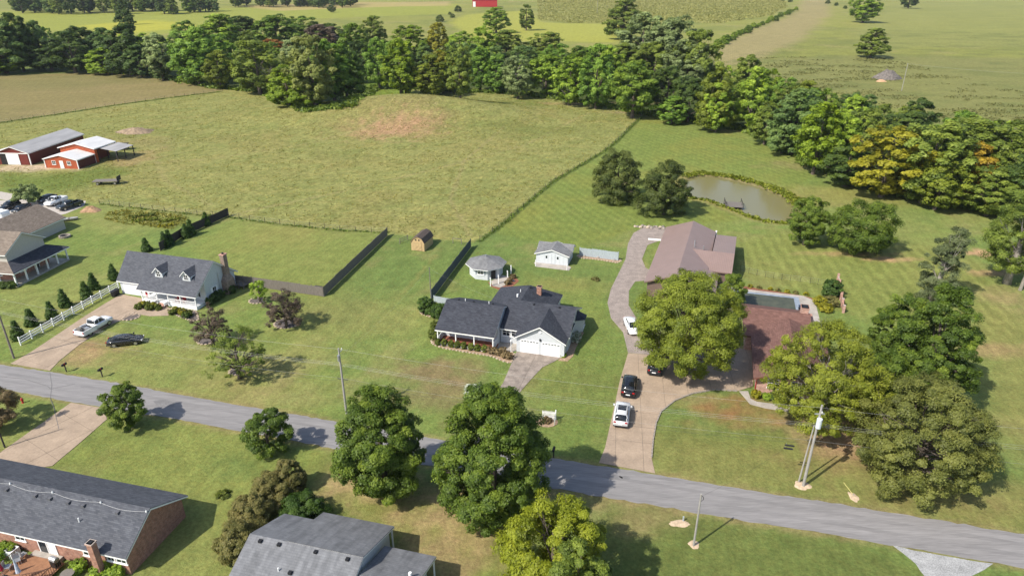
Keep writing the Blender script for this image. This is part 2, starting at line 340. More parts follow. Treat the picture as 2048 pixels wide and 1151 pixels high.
# hayfield and pasture
pf = pmask(GP([(-400, 130), (0, 136), (180, 140), (330, 155), (445, 178), (445, 184), (330, 196), (200, 214), (0, 246), (-400, 330)]), 1.2, 1.5, 10)
put(pf, (.185, .155, .062)); put(pf*np.clip((n3-.5)*5, 0, 1), (.16, .145, .055), .8); put(pf*np.clip((fbm(X*.3, Y, 7, 3)-.5)*6, 0, 1), (.225, .175, .08), .4)
PASTURE = GP([(-500, 380), (0, 247), (200, 215), (445, 185), (540, 178), (640, 200), (760, 168), (900, 172), (1060, 188), (1180, 208), (1285, 232), (1215, 298), (1090, 375), (985, 462), (942, 484), (775, 466), (620, 456), (458, 434), (330, 425), (200, 408), (150, 400), (60, 372), (-500, 420)])
pp = pmask(PASTURE, .6, .5, 4)
put(pp, PAST); put(pp*np.clip((n2-.47)*5, 0, 1), PAST_G, .62); put(pp*np.clip((n4-.5)*5, 0, 1), (.265, .235, .075), .5); put(pp*np.clip((n1-.55)*6, 0, 1), (.235, .205, .07), .5)
put(pp*np.clip((fbm(X, Y*1.5, 1.6, 2)-.56)*8, 0, 1), (.14, .15, .04), .5)
MK[:, 1] = np.maximum(MK[:, 1], pp)
put(pp*blob(750, 235, 26, 20, .8, 8), (.21, .165, .068), .8)                                # dry back of the rise
put(pp*blob(800, 258, 12, 12, 1, 2.6, 1.5), DIRT, .6); put(pp*blob(750, 265, 12, 9, .9, 2.2, 1.5), DIRT, .45); put(pp*blob(835, 240, 9, 7, .9, 2.2, 1.5), DIRT, .45)
for L_ in ([(240, 330), (420, 318), (600, 290), (760, 240), (880, 205)], [(300, 300), (330, 360), (420, 410)], [(940, 470), (900, 400), (930, 320), (1010, 250)], [(1180, 225), (1050, 290), (900, 330), (700, 380), (480, 425)]): put(pp*dline(GP(L_), .45, .9), (.27, .225, .10), .5)
put(pp*blob(1050, 260, 30, 10, .8, 9), (.12, .14, .034), .7); put(pp*blob(1000, 205, 26, 14, .8, 7), (.125, .15, .03), .8)
put(pp*blob(275, 285, 14, 8, .7, 4), HAY, .5); put(blob(262, 318, 6, 14, .8, 3), DIRT, .5); put(blob(160, 285, 12, 5, .8, 3), DIRT*1.1, .5)
put(pmask(GP([(0, 345), (100, 350), (210, 330), (250, 345), (120, 385), (0, 380)]), 3, 3, 6), (.10, .145, .026), .75)
put(blob(70, 335, 15, 4.5, 1, 3), (.46, .35, .24), .9)
# ground beneath the creek-side wood
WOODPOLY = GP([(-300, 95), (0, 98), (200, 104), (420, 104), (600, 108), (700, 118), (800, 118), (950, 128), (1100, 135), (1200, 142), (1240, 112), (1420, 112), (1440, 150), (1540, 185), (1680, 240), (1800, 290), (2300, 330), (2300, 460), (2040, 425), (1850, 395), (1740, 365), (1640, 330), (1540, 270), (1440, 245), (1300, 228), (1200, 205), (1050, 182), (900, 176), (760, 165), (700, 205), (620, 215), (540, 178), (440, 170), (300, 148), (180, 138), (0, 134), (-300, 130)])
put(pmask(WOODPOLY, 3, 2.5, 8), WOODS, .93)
put(pmask(GP([(725, 180), (740, 150), (800, 158), (830, 186), (760, 200)]), 2, 2, 6), (.13, .19, .022), .8)
put(pmask(GP([(-100, 138), (0, 134), (180, 138), (190, 145), (0, 150), (-100, 158)]), 2, 1, 6), (.10, .155, .03), .8)
put(blob(1180, 208, 24, 3.2, 1, 4), DIRT, .55); put(blob(1250, 225, 10, 3, 1, 4), (.30, .20, .12), .5)
# mown meadow round the pond
mm = pmask(GP([(1285, 233), (1215, 300), (1090, 377), (985, 464), (1150, 500), (1290, 452), (1500, 440), (1660, 330), (1540, 270), (1440, 245), (1300, 228)]), 1, .5, 5)
put(mm, (.142, .175, .04), .8); put(mm*np.clip((n1-.5)*5, 0, 1), (.18, .18, .04), .55); MK[:, 0] = np.maximum(mm*.9, pf*.3)
put(blob(1500, 262, 12, 5, .9, 4), STRAW, .6); put(blob(1600, 330, 13, 6, .8, 4), STRAW*.8, .6); put(blob(1700, 395, 26, 9, .8, 7), (.20, .18, .05), .7)
my = pmask(GP([(1480, 480), (1590, 455), (1800, 490), (1900, 500), (1990, 540), (2030, 650), (1980, 700), (1850, 690), (1690, 620), (1500, 555)]), 2, 1, 5)
put(my, (.18, .188, .05), .6); MK[:, 2] = my*1.0
put(blob(1960, 505, 4, 2, 1, 1.5), DIRT*1.2, .8); put(blob(1780, 518, 5, 1.2, 1, 1.5), DIRT*1.2, .7); put(blob(1690, 508, 9, 1.2, .9, 2), DIRT*1.1, .5); put(blob(2005, 545, 8, 1.6, .9, 2), DIRT, .6); put(blob(2020, 600, 5, 5, .9, 2.5), STRAW, .8)
put(pmask(GP([(1940, 620), (2300, 640), (2300, 1010), (2100, 960), (1970, 820)]), 3, 2, 6), (.205, .185, .06), .6); put(blob(1975, 700, 12, 2.2, .9, 2), DIRT, .45)
# the lawns along the road
put(pmask(GP([(470, 440), (775, 466), (650, 600), (490, 568), (380, 500)]), 1, .5, 5), (.175, .195, .05), .7); put(blob(560, 470, 12, 8, .8, 4), (.22, .19, .06), .6)
put(blob(190, 700, 6, 3.5, 1, 2), DIRT*.9, .75); put(blob(170, 715, 5, 2.5, 1, 1.6), STRAW, .8); put(blob(300, 720, 12, 3, .8, 3), LAWN_Y, .7)
put(blob(880, 745, 7, 4, 1, 2.5), (.19, .135, .07), .8); put(blob(840, 790, 9, 4, .9, 2.5), (.19, .14, .07), .65); put(blob(1150, 770, 7, 6, .9, 2.5), (.185, .145, .06), .7); put(blob(620, 690, 10, 6, .8, 3), LAWN_Y, .6)
put(blob(700, 620, 12, 7, .9, 4), (.175, .16, .055), .5); put(blob(510, 790, 9, 3, .9, 3), STRAW, .4); put(blob(540, 735, 6, 3, .9, 2), STRAW, .4)
put(pmask(GP([(1003, 620), (1215, 600), (1250, 720), (1205, 900), (1100, 900), (1060, 780), (1130, 715)]), 1.5, 1, 4), (.118, .165, .036), .6)
put(pmask(GP([(1050, 545), (1080, 560), (1200, 575), (1210, 640), (1180, 690), (1160, 620)]), 1.5, 1, 4), (.16, .185, .045), .6)
put(blob(1130, 570, 9, 4, .8, 3), (.20, .18, .055), .6); put(blob(1065, 498, 3, 3, .9, 2), STRAW, .4)
put(blob(1480, 825, 6, 3.5, 1, 1.8), (.25, .12, .055), .75); put(blob(1400, 800, 3, 1.6, .9, 1.5), STRAW, .6); put(blob(1500, 880, 14, 4, .9, 3), (.15, .145, .04), .5); put(blob(1690, 860, 8, 5, 1, 2.5), (.34, .22, .13), .8); put(blob(1730, 920, 9, 3, 1, 2), DIRT, .6); put(blob(1900, 1000, 10, 2.5, .9, 2), (.3, .22, .1), .6)
put(pmask(GP([(1310, 880), (1560, 900), (2048, 960), (2300, 1050), (2048, 1068), (1548, 988), (1309, 945)]), 1.5, 1, 4), (.19, .175, .055), .6)
put(pmask(GP([(640, 905), (800, 960), (900, 985), (1060, 1060), (1040, 1151), (900, 1151), (800, 1080), (700, 1020), (620, 960)]), 2.0, 1.5, 4), (.165, .15, .045), .7)
put(blob(715, 975, 6, 3, 1, 1.5), STRAW*1.1, .85); put(blob(920, 1040, 8, 4, 1, 1.5), STRAW*1.1, .8); put(blob(1000, 1000, 9, 3, 1, 1.5), (.28, .19, .10), .7); put(blob(880, 1120, 6, 3, 1, 1.5), STRAW, .8)
put(pmask(GP([(1180, 1000), (1340, 1015), (1548, 1055), (1760, 1092), (1860, 1160), (1860, 1300), (1160, 1300)]), 1.5, 1, 4), (.105, .125, .034), .75); put(blob(1280, 1040, 6, 2, 1, 1.5), STRAW, .5); put(blob(1240, 1000, 6, 1.2, 1, 1.5), STRAW, .5)
put(pmask(GP([(230, 825), (480, 862), (660, 905), (600, 985), (440, 1060), (370, 980), (110, 930)]), 1.5, 1, 4), (.165, .185, .045), .6); put(blob(480, 930, 4, 2.5, 1, 1.5), LAWN_D, .6); put(blob(260, 870, 6, 3, .9, 2), LAWN_D, .4)
# worn fringe along roads and drives, rank grass along the fences
ROAD_UP = [(-400, 668), (-180, 702), (0, 729), (101, 744), (240, 767), (400, 797), (500, 814), (644, 838), (840, 872), (1000, 899), (1108, 917), (1309, 948), (1450, 972), (1548, 988), (1680, 1008), (1783, 1025), (2048, 1068), (2350, 1117), (2700, 1175)]
ROAD_LO = [(-400, 708), (-180, 746), (0, 777), (142, 803), (333, 834), (483, 862), (679, 898), (840, 927), (1000, 956), (1150, 983), (1376, 1022), (1548, 1050), (1680, 1070), (1763, 1086), (2048, 1135), (2350, 1186), (2700, 1245)]
for L in (ROAD_UP, ROAD_LO): put(dline(GP(L), .5, .8), STRAW*.85, .6)
FENCE_W = GP([(0, 246), (110, 230), (230, 211), (330, 197), (445, 183)])
FENCE_E = GP([(1285, 232), (1262, 254), (1237, 280), (1210, 302), (1170, 326), (1112, 360), (1080, 385), (1046, 414), (1010, 445), (985, 464), (960, 482)])
FENCE_S = GP([(200, 408), (260, 415), (330, 423), (395, 430), (458, 434), (500, 441), (560, 449), (620, 455), (680, 461), (775, 466)])
put(dline(FENCE_W, .8, .5), (.05, .075, .02), .85); put(dline(FENCE_E, .7, .5), (.055, .08, .02), .85); put(dline(FENCE_S, .6, .6), (.10, .115, .035), .6)
put(dline(GP([(700, 700), (745, 650), (830, 560), (870, 510)]), .35, .6), (.21, .19, .06), .45); put(dline(GP([(680, 720), (800, 590)]), .3, .6), LAWN_D, .4)
POND = GP([(1366, 372), (1376, 353), (1402, 348), (1440, 352), (1480, 360), (1520, 371), (1555, 384), (1582, 398), (1592, 412), (1588, 430), (1572, 440), (1545, 441), (1510, 433), (1478, 421), (1445, 408), (1415, 398), (1385, 393)])
pm = pmask(POND, 1.0); pr = pmask(POND, 4.0)
put(np.clip(pr*2, 0, 1)*(1-pm), (.36, .23, .12), .55); put(pm, (.16, .13, .07))
Z = terr(X, Y)-np.clip(pmask(POND, 3.0)-.5, 0, .5)*3.0
put(np.clip(n4*1.2-.1, 0, 1)*0+1, C.mean(0), 0.0)
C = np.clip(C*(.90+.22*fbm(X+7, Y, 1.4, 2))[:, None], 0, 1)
nx, ny = len(GX), len(GY)
me = bpy.data.meshes.new('ground'); me.vertices.add(nx*ny); me.vertices.foreach_set('co', np.column_stack([X, Y, Z]).ravel())
ii = (np.arange(ny-1)[:, None]*nx+np.arange(nx-1)[None, :]).ravel()
q = np.column_stack([ii, ii+1, ii+nx+1, ii+nx]); nq = len(q)
me.loops.add(nq*4); me.loops.foreach_set('vertex_index', q.ravel().astype(np.int32)); me.polygons.add(nq)
me.polygons.foreach_set('loop_start', np.arange(0, nq*4, 4, dtype=np.int32)); me.polygons.foreach_set('use_smooth', np.ones(nq, bool)); me.update()
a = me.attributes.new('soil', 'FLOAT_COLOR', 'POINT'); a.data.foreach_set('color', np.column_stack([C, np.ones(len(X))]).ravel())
a = me.attributes.new('sward', 'FLOAT_COLOR', 'POINT'); a.data.foreach_set('color', np.column_stack([MK, np.ones(len(X))]).ravel())
def ground_mat():
    m, t, b = nt('grassland'); N = t.nodes.new; Lk = t.links.new
    col = N('ShaderNodeAttribute'); col.attribute_name = 'soil'; sw = N('ShaderNodeAttribute'); sw.attribute_name = 'sward'
    sp = N('ShaderNodeSeparateColor'); Lk(sw.outputs['Color'], sp.inputs[0]); tc = N('ShaderNodeTexCoord')
    def noise(s, d, r=.65, sc=(1, 1, 1)):
        mp = N('ShaderNodeMapping'); mp.inputs['Scale'].default_value = sc; Lk(tc.outputs['Object'], mp.inputs[0])
        n = N('ShaderNodeTexNoise'); n.inputs['Scale'].default_value = s; n.inputs['Detail'].default_value = d; n.inputs['Roughness'].default_value = r; Lk(mp.outputs[0], n.inputs['Vector']); return n.outputs['Fac']
    def rng(v, a, b2, c, d):
        r = N('ShaderNodeMapRange'); r.inputs[1].default_value = a; r.inputs[2].default_value = b2; r.inputs[3].default_value = c; r.inputs[4].default_value = d; Lk(v, r.inputs[0]); return r.outputs[0]
    def mul(a_, b_, op='MULTIPLY'):
        x = N('ShaderNodeMath'); x.operation = op
        for i, s_ in enumerate((a_, b_)):
            if isinstance(s_, float): x.inputs[i].default_value = s_
            else: Lk(s_, x.inputs[i])
        return x.outputs[0]
    fine = rng(noise(2.6, 6, .7), .3, .7, .70, 1.32); coarse = rng(noise(.55, 5, .65, (1, .8, 1)), .3, .7, .82, 1.2)
    # mower lines: two headings
    def stripes(rot, pitch, amt_socket, depth):
        mp = N('ShaderNodeMapping'); mp.inputs['Rotation'].default_value = (0, 0, rot); Lk(tc.outputs['Object'], mp.inputs[0])
        w = N('ShaderNodeTexWave'); w.bands_direction = 'X'; w.inputs['Scale'].default_value = .314/pitch; w.inputs['Distortion'].default_value = 2.2; w.inputs['Detail'].default_value = 2; w.inputs['Detail Scale'].default_value = .4
        Lk(mp.outputs[0], w.inputs['Vector'])
        k = mul(amt_socket, depth); d = rng(w.outputs['Fac'], 0, 1, -1, 1); return mul(mul(d, k), 1.0, 'ADD')
    f = mul(mul(fine, coarse), mul(stripes(R(-22), 2.1, sp.outputs[0], .075), stripes(R(6), 2.3, sp.outputs[2], .10)))
    always = N('ShaderNodeValue'); always.outputs[0].default_value = 1.0
    f = mul(f, stripes(R(16), 1.3, always.outputs[0], .035))
    tus = rng(noise(.95, 5, .7, (1, 1.5, 1)), .36, .66, .72, 1.25); tm = N('ShaderNodeMix'); tm.data_type = 'FLOAT'; tm.inputs['A'].default_value = 1.0; Lk(sp.outputs[1], tm.inputs['Factor']); Lk(tus, tm.inputs['B'])
    f = mul(f, tm.outputs['Result'])
    vm = N('ShaderNodeVectorMath'); vm.operation = 'SCALE'; Lk(col.outputs['Color'], vm.inputs[0]); Lk(f, vm.inputs['Scale'])
    hs = N('ShaderNodeHueSaturation'); Lk(vm.outputs[0], hs.inputs['Color']); Lk(rng(noise(1.4, 4), .3, .7, .485, .515), hs.inputs['Hue'])
    Lk(hs.outputs[0], b.inputs['Base Color']); b.inputs['Roughness'].default_value = .95; b.inputs['Specular IOR Level'].default_value = .1
    bp = N('ShaderNodeBump'); bp.inputs['Strength'].default_value = .8; bh = mul(mul(noise(3.1, 5, .75), .16), mul(mul(noise(.95, 4, .7, (1, 1.5, 1)), sp.outputs[1]), .45), 'ADD')
    Lk(bh, bp.inputs['Height']); bp.inputs['Distance'].default_value = 1.0; Lk(bp.outputs[0], b.inputs['Normal']); return m
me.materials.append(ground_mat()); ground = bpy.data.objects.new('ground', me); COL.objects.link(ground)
tag(ground, 'rolling green and straw coloured grassland under everything', kind='structure')

# ------------------------------------------------------------------ road, drives, walks
def ragged(pts, step, amp, seed):
    rng = random.Random(seed); out = []
    for a, b in zip(pts[:-1], pts[1:]):
        n = max(int(math.dist(a, b)/step), 1)
        for i in range(n): s = i/n; out.append((a[0]+(b[0]-a[0])*s+rng.gauss(0, amp), a[1]+(b[1]-a[1])*s+rng.gauss(0, amp), 0))
    return out+[pts[-1]]
road = sheet('road', ragged(GP(ROAD_UP), .7, .07, 1)+ragged(GP(ROAD_LO), .7, .07, 2)[::-1], .045, asphalt, 'worn grey two lane road without markings')
crack_shadow = mat('dark_crack_shadow', (.13, .126, .124), .9, noise=.2)  # dark tone shared by road cracks and painted wire shadows
def strip(pts, w):
    m = MB(); P = [Vector((p[0], p[1], 0)) for p in pts]
    for i in range(len(P)-1):
        d = (P[i+1]-P[i]).normalized(); n = Vector((-d.y, d.x, 0))*w/2
        m.slab([tuple(P[i]-n+Vector((0, 0, .057))), tuple(P[i+1]-n+Vector((0, 0, .057))), tuple(P[i+1]+n+Vector((0, 0, .057))), tuple(P[i]+n+Vector((0, 0, .057)))], .004)
    return m
RC = [((a[0]+b[0])/2, (a[1]+b[1])/2) for a, b in zip(GP([(x, np.interp(x, [p[0] for p in ROAD_UP], [p[1] for p in ROAD_UP])) for x in range(-380, 2680, 40)]), GP([(x, np.interp(x, [p[0] for p in ROAD_LO], [p[1] for p in ROAD_LO])) for x in range(-380, 2680, 40)]))]
worn = mat('tyre_worn_asphalt', (.205, .196, .192), .9, noise=.12, scale=.8, fine=.3, stretch=(.1, 1.4, 1), rot=R(14)); pale = mat('patched_asphalt', (.18, .174, .172), .93, noise=.15, scale=1.2, fine=.35)
def offset_strip(d, w0, seed, z):
    rng = random.Random(seed); L_, R_ = [], []
    for i in range(len(RC)):
        a = Vector(RC[max(i-1, 0)]); b = Vector(RC[min(i+1, len(RC)-1)]); n = Vector((-(b-a).y, (b-a).x)).normalized(); c = Vector(RC[i]); w = w0*rng.uniform(.75, 1.25)
        L_.append((*(c+n*(d+w/2)), z)); R_.append((*(c+n*(d-w/2)), z))
    m = MB()
    for i in range(len(RC)-1): m.slab([R_[i], R_[i+1], L_[i+1], L_[i]], .003)
    return m
for d_, sd_ in ((-2.05, 1), (-.75, 2), (.8, 3), (2.0, 4)): offset_strip(d_, .5, sd_, .049).build('wheel_track', worn, road)
for i_, (px_, py_, w_, h_) in enumerate(((1228, 952, .9, .35), (1250, 955, .6, .3), (560, 852, 2.2, .8), (330, 806, 1.6, .7))):
    c_ = G(px_, py_); rg = random.Random(i_); sheet('patch', [(c_[0]+w_*math.cos(t)*rg.uniform(.8, 1.1), c_[1]-w_*.25*math.cos(t)+h_*math.sin(t)*rg.uniform(.8, 1.1)) for t in [k*.524 for k in range(12)]], .0535, pale, kind=None, th=.003, parent=road)
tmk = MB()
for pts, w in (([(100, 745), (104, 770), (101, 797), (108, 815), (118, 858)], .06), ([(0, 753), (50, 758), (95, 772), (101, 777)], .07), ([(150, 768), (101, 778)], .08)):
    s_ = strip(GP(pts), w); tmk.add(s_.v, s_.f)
tmk.build('crack_and_wire_shadow', crack_shadow, road)  # thin dark strips: cracks, with the shadows of the wires painted in
def clip_cell(poly, x0, x1, y0, y1):
    def cut(P, f, g):
        out = []
        for i in range(len(P)):
            a, b = P[i], P[(i+1) % len(P)]; fa, fb = f(a), f(b)
            if fa >= 0: out.append(a)
            if (fa >= 0) != (fb >= 0): t = fa/(fa-fb); out.append((a[0]+(b[0]-a[0])*t, a[1]+(b[1]-a[1])*t))
        return out
    P = poly
    for f in (lambda p: p[0]-x0, lambda p: x1-p[0], lambda p: p[1]-y0, lambda p: y1-p[1]):
        P = cut(P, f, None)
        if len(P) < 3: return []
    return P
def driveway(name, px, m, ang, cell, label, z=.05, off=(0, 0), gap=.045):
    pts = GP(px); root = sheet(name, pts, z-.02, mat('joint_sand', (.17, .14, .11), .95), label, th=.04)
    a = R(ang); c, s = math.cos(a), math.sin(a); L = [(p[0]*c+p[1]*s, -p[0]*s+p[1]*c) for p in pts]
    xs = [p[0] for p in L]; ys = [p[1] for p in L]
    i0 = math.floor((min(xs)-off[0])/cell[0]); i1 = math.ceil((max(xs)-off[0])/cell[0]); j0 = math.floor((min(ys)-off[1])/cell[1]); j1 = math.ceil((max(ys)-off[1])/cell[1])
    for i in range(i0, i1):
        for j in range(j0, j1):
            P = clip_cell(L, off[0]+i*cell[0]+gap/2, off[0]+(i+1)*cell[0]-gap/2, off[1]+j*cell[1]+gap/2, off[1]+(j+1)*cell[1]-gap/2)
            if len(P) < 3: continue
            ar = abs(sum(P[k][0]*P[(k+1) % len(P)][1]-P[(k+1) % len(P)][0]*P[k][1] for k in range(len(P))))/2
            if ar < .15: continue
            MB().slab([(p[0]*c-p[1]*s, p[0]*s+p[1]*c, z+random.uniform(-.004, .004)) for p in P], .05).build('slab', m, root)
    return root
random.seed(3)
driveway('driveway', [(21, 727), (60, 705), (110, 672), (167, 634), (210, 607), (243, 588), (287, 597), (283, 614), (262, 630), (240, 641), (208, 656), (160, 688), (118, 722), (100, 741)], concrete, 66, (6, 4.6), 'tan concrete drive running up to the white dormered house')
driveway('driveway', [(142, 805), (208, 816), (214, 838), (160, 885), (105, 931), (0, 948), (-120, 970), (-120, 955), (0, 905)], concrete, 58, (5, 4.6), 'wide tan concrete drive beside the brick house roof')
driveway('driveway', [(1033, 703), (1126, 713), (1110, 722), (1085, 734), (1065, 755), (1042, 781), (1010, 830), (985, 892), (940, 884), (965, 820), (1006, 766)], concrete3, -16, (3.6, 4.2), 'stained grey concrete drive before the two white garage doors', off=(-20.0, 0))
driveway('driveway', [(1198, 925), (1210, 895), (1228, 815), (1240, 760), (1256, 706), (1330, 712), (1400, 700), (1482, 690), (1508, 700), (1506, 772), (1475, 782), (1430, 779), (1385, 787), (1350, 801), (1322, 823), (1312, 846), (1306, 880), (1303, 915), (1310, 946)], concrete, -8, (3.1, 6.0), 'long tan concrete drive with three parked vehicles', off=(3.0, 0))
sheet('gravel_drive', GP([(1256, 705), (1252, 688), (1246, 664), (1222, 636), (1215, 605), (1222, 577), (1236, 549), (1251, 518), (1256, 487), (1267, 466), (1288, 454), (1336, 455), (1322, 480), (1295, 490), (1284, 518), (1291, 535), (1302, 541), (1298, 560), (1270, 563), (1258, 581), (1257, 610), (1275, 640), (1320, 680), (1335, 712)]), .03, gravelm, 'curving pinkish gravel drive up to the brown metal roofed garage')
sheet('gravel_apron', ragged(GP([(1785, 1088), (1850, 1104), (1988, 1128), (1968, 1138), (1940, 1152), (1960, 1200), (1880, 1230), (1855, 1160), (1830, 1125), (1785, 1088)]), .9, .05, 5)[:-1], .03, gravelw, 'pale gravel apron at the road edge')
sheet('front_walk', GP([(1478, 782), (1496, 782), (1501, 797), (1513, 803), (1568, 811), (1600, 817), (1600, 827), (1568, 822), (1530, 816), (1500, 808)]), .06, concrete2, 'pale concrete walk leading to the brick house front')
sheet('entry_walk', GP([(283, 613), (318, 622), (331, 612), (343, 618), (337, 631), (300, 632), (275, 628), (262, 632)]), .06, concrete, 'concrete walk to the white house porch steps')
sheet('gravel_yard', GP([(-60, 395), (20, 402), (70, 405), (90, 398), (172, 402), (168, 412), (130, 428), (60, 440), (-60, 480)]), .03, mat('pale_drive', (.42, .38, .34), .9, noise=.15), 'pale paved yard full of vehicles beside the tan roofed house')
sheet('lane', GP([(-300, 402), (0, 383), (28, 388), (60, 402), (40, 408), (0, 398), (-300, 425)]), .025, mat('lane_gravel', (.40, .36, .31), .9, noise=.15), 'pale lane beyond the parked vehicles')
# pond
wm, wt, wb = nt('pond_water'); wb.inputs['Base Color'].default_value = (.175, .158, .068, 1); wb.inputs['Roughness'].default_value = .12; wb.inputs['Specular IOR Level'].default_value = .22
wnz = wt.nodes.new('ShaderNodeTexNoise'); wnz.inputs['Scale'].default_value = 1.6; wnz.inputs['Detail'].default_value = 3; wbp = wt.nodes.new('ShaderNodeBump'); wbp.inputs['Strength'].default_value = .25; wbp.inputs['Distance'].default_value = .05
wtc = wt.nodes.new('ShaderNodeTexCoord'); wt.links.new(wtc.outputs['Object'], wnz.inputs['Vector']); wt.links.new(wnz.outputs['Fac'], wbp.inputs['Height']); wt.links.new(wbp.outputs[0], wb.inputs['Normal'])
cx = sum(p[0] for p in POND)/len(POND); cy = sum(p[1] for p in POND)/len(POND)
sheet('pond', [(cx+(p[0]-cx)*1.04, cy+(p[1]-cy)*1.04) for p in POND], -.32, wm, 'murky green brown pond in the mown meadow', th=.02)
# ================================================================== VEGETATION
leafmat('leaf_maple', (0.059, 0.110, 0.013), (0.123, 0.198, 0.023), (0.250, 0.340, 0.041))
leafmat('leaf_ash', (0.064, 0.130, 0.019), (0.147, 0.253, 0.032), (0.293, 0.426, 0.059))
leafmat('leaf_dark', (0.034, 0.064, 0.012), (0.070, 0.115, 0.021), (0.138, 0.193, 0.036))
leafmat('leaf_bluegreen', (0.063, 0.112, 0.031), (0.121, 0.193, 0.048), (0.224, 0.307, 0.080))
leafmat('leaf_olivedark', (.036, .056, .012), (.078, .105, .02), (.14, .165, .036))
leafmat('leaf_mid', (0.099, 0.164, 0.017), (0.207, 0.305, 0.030), (0.382, 0.496, 0.053))
leafmat('leaf_olive', (0.071, 0.108, 0.017), (0.151, 0.203, 0.028), (0.276, 0.333, 0.053))
leafmat('leaf_locust', (0.067, 0.094, 0.009), (0.145, 0.182, 0.015), (0.254, 0.293, 0.032), .3)
leafmat('leaf_locustlight', (0.099, 0.123, 0.012), (0.191, 0.222, 0.020), (0.295, 0.322, 0.036), .32)
leafmat('leaf_shade', (0.048, 0.084, 0.010), (0.097, 0.152, 0.017), (0.198, 0.260, 0.030))
leafmat('weed', (0.101, 0.107, 0.034), (0.155, 0.159, 0.049), (0.223, 0.215, 0.072))
leafmat('leaf_cedar', (0.057, 0.078, 0.031), (0.112, 0.143, 0.059), (0.195, 0.225, 0.098))
leafmat('leaf_paleclump', (.11, .14, .03), (.21, .24, .055), (.32, .34, .09), .32)
leafmat('leaf_yellowgreen', (.10, .125, .008), (.205, .24, .014), (.31, .34, .028), .34)
leafmat('leaf_oak', (.068, .080, .017), (.138, .155, .032), (.225, .235, .055), .34)
leafmat('leaf_lime', (0.077, 0.128, 0.007), (0.171, 0.249, 0.012), (0.297, 0.383, 0.025), .3)
leafmat('leaf_yellow', (.14, .14, .010), (.265, .255, .018), (.38, .35, .03), .34)
leafmat('leaf_gold', (.22, .15, .012), (.38, .26, .02), (.48, .35, .035), .34)
leafmat('leaf_rust', (.085, .092, .024), (.16, .155, .042), (.25, .215, .07))
leafmat('leaf_orange', (0.195, 0.089, 0.024), (0.342, 0.163, 0.039), (0.488, 0.244, 0.059))
leafmat('leaf_purple', (0.056, 0.043, 0.029), (0.114, 0.083, 0.057), (0.221, 0.166, 0.111))
leafmat('leaf_greygreen', (0.112, 0.146, 0.051), (0.210, 0.264, 0.095), (0.368, 0.443, 0.164))
leafmat('leaf_box', (0.055, 0.075, 0.010), (0.105, 0.135, 0.018), (0.180, 0.215, 0.032))
leafmat('leaf_arborvitae', (0.022, 0.054, 0.008), (0.048, 0.094, 0.013), (0.096, 0.160, 0.025))
leafmat('leaf_goldshrub', (0.126, 0.132, 0.008), (0.239, 0.233, 0.013), (0.378, 0.340, 0.024))
leafmat('leaf_brownshrub', (0.089, 0.068, 0.029), (0.180, 0.133, 0.059), (0.310, 0.228, 0.112))
leafmat('flower_white', (0.115, 0.149, 0.066), (0.402, 0.437, 0.328), (0.800, 0.800, 0.700))
leafmat('grass_tuft', (0.108, 0.121, 0.017), (0.229, 0.211, 0.035), (0.374, 0.326, 0.066), .25)
leafmat('grass_rank', (0.057, 0.095, 0.013), (0.114, 0.171, 0.021), (0.212, 0.269, 0.037), .25)
leafmat('corn', (.25, .25, .07), (.285, .28, .085), (.32, .30, .10), .3)
leafmat('reed', (0.097, 0.121, 0.009), (0.181, 0.217, 0.016), (0.314, 0.314, 0.039), .25)

PROF = {
 'round':  lambda t: np.sqrt(np.clip(1-(2*t-1)**2, 0, 1))**.8,
 'oval':   lambda t: np.sqrt(np.clip(1-(2*t-.86)**2/1.3, 0, 1))*np.clip(t*6, 0, 1)**.5,
 'egg':    lambda t: np.clip(np.sin(np.pi*np.clip(t*.86+.12, 0, 1)**.72), 0, 1)**.75,
 'dome':   lambda t: np.sqrt(np.clip(1-(t*.98)**2.1, 0, 1))*np.clip(.72+t*1.6, 0, 1),
 'spread': lambda t: np.clip(np.sin(np.pi*np.clip(t*.80+.17, 0, 1)), 0, 1)**.55,
 'full':   lambda t: np.clip(np.sin(np.pi*np.clip(t*.90+.07, 0, 1)**.88), 0, 1)**.62,
 'cone':   lambda t: np.clip(1-t, 0, 1)**.8*np.clip(.75+t*2.5, 0, 1)+.03,
 'column': lambda t: np.clip(np.sin(np.pi*np.clip(t*.88+.10, 0, 1)), 0, 1)**.45*(1-.35*t),
}
def leaves_mesh(name, pos, nrm, size, tint, rng, aspect=.62):
    """many folded leaf-sized blades as one mesh"""
    n = len(pos); nrm = nrm/np.maximum(np.linalg.norm(nrm, axis=1, keepdims=True), 1e-6)
    r = rng.normal(size=(n, 3)); ta = np.cross(nrm, r); ta /= np.maximum(np.linalg.norm(ta, axis=1, keepdims=True), 1e-6); tb = np.cross(nrm, ta)
    s = size[:, None]; V = np.empty((n, 4, 3))
    V[:, 0] = pos-ta*s*.5; V[:, 2] = pos+ta*s*.5-nrm*s*.10
    V[:, 1] = pos+tb*s*aspect*.5+nrm*s*.10; V[:, 3] = pos-tb*s*aspect*.5+nrm*s*.10
    me = bpy.data.meshes.new(name); me.vertices.add(n*4); me.vertices.foreach_set('co', V.ravel())
    me.loops.add(n*4); me.loops.foreach_set('vertex_index', np.arange(n*4, dtype=np.int32)); me.polygons.add(n)
    me.polygons.foreach_set('loop_start', np.arange(0, n*4, 4, dtype=np.int32)); me.update()
    a = me.attributes.new('tint', 'FLOAT', 'POINT'); a.data.foreach_set('value', np.repeat(tint, 4)); return me
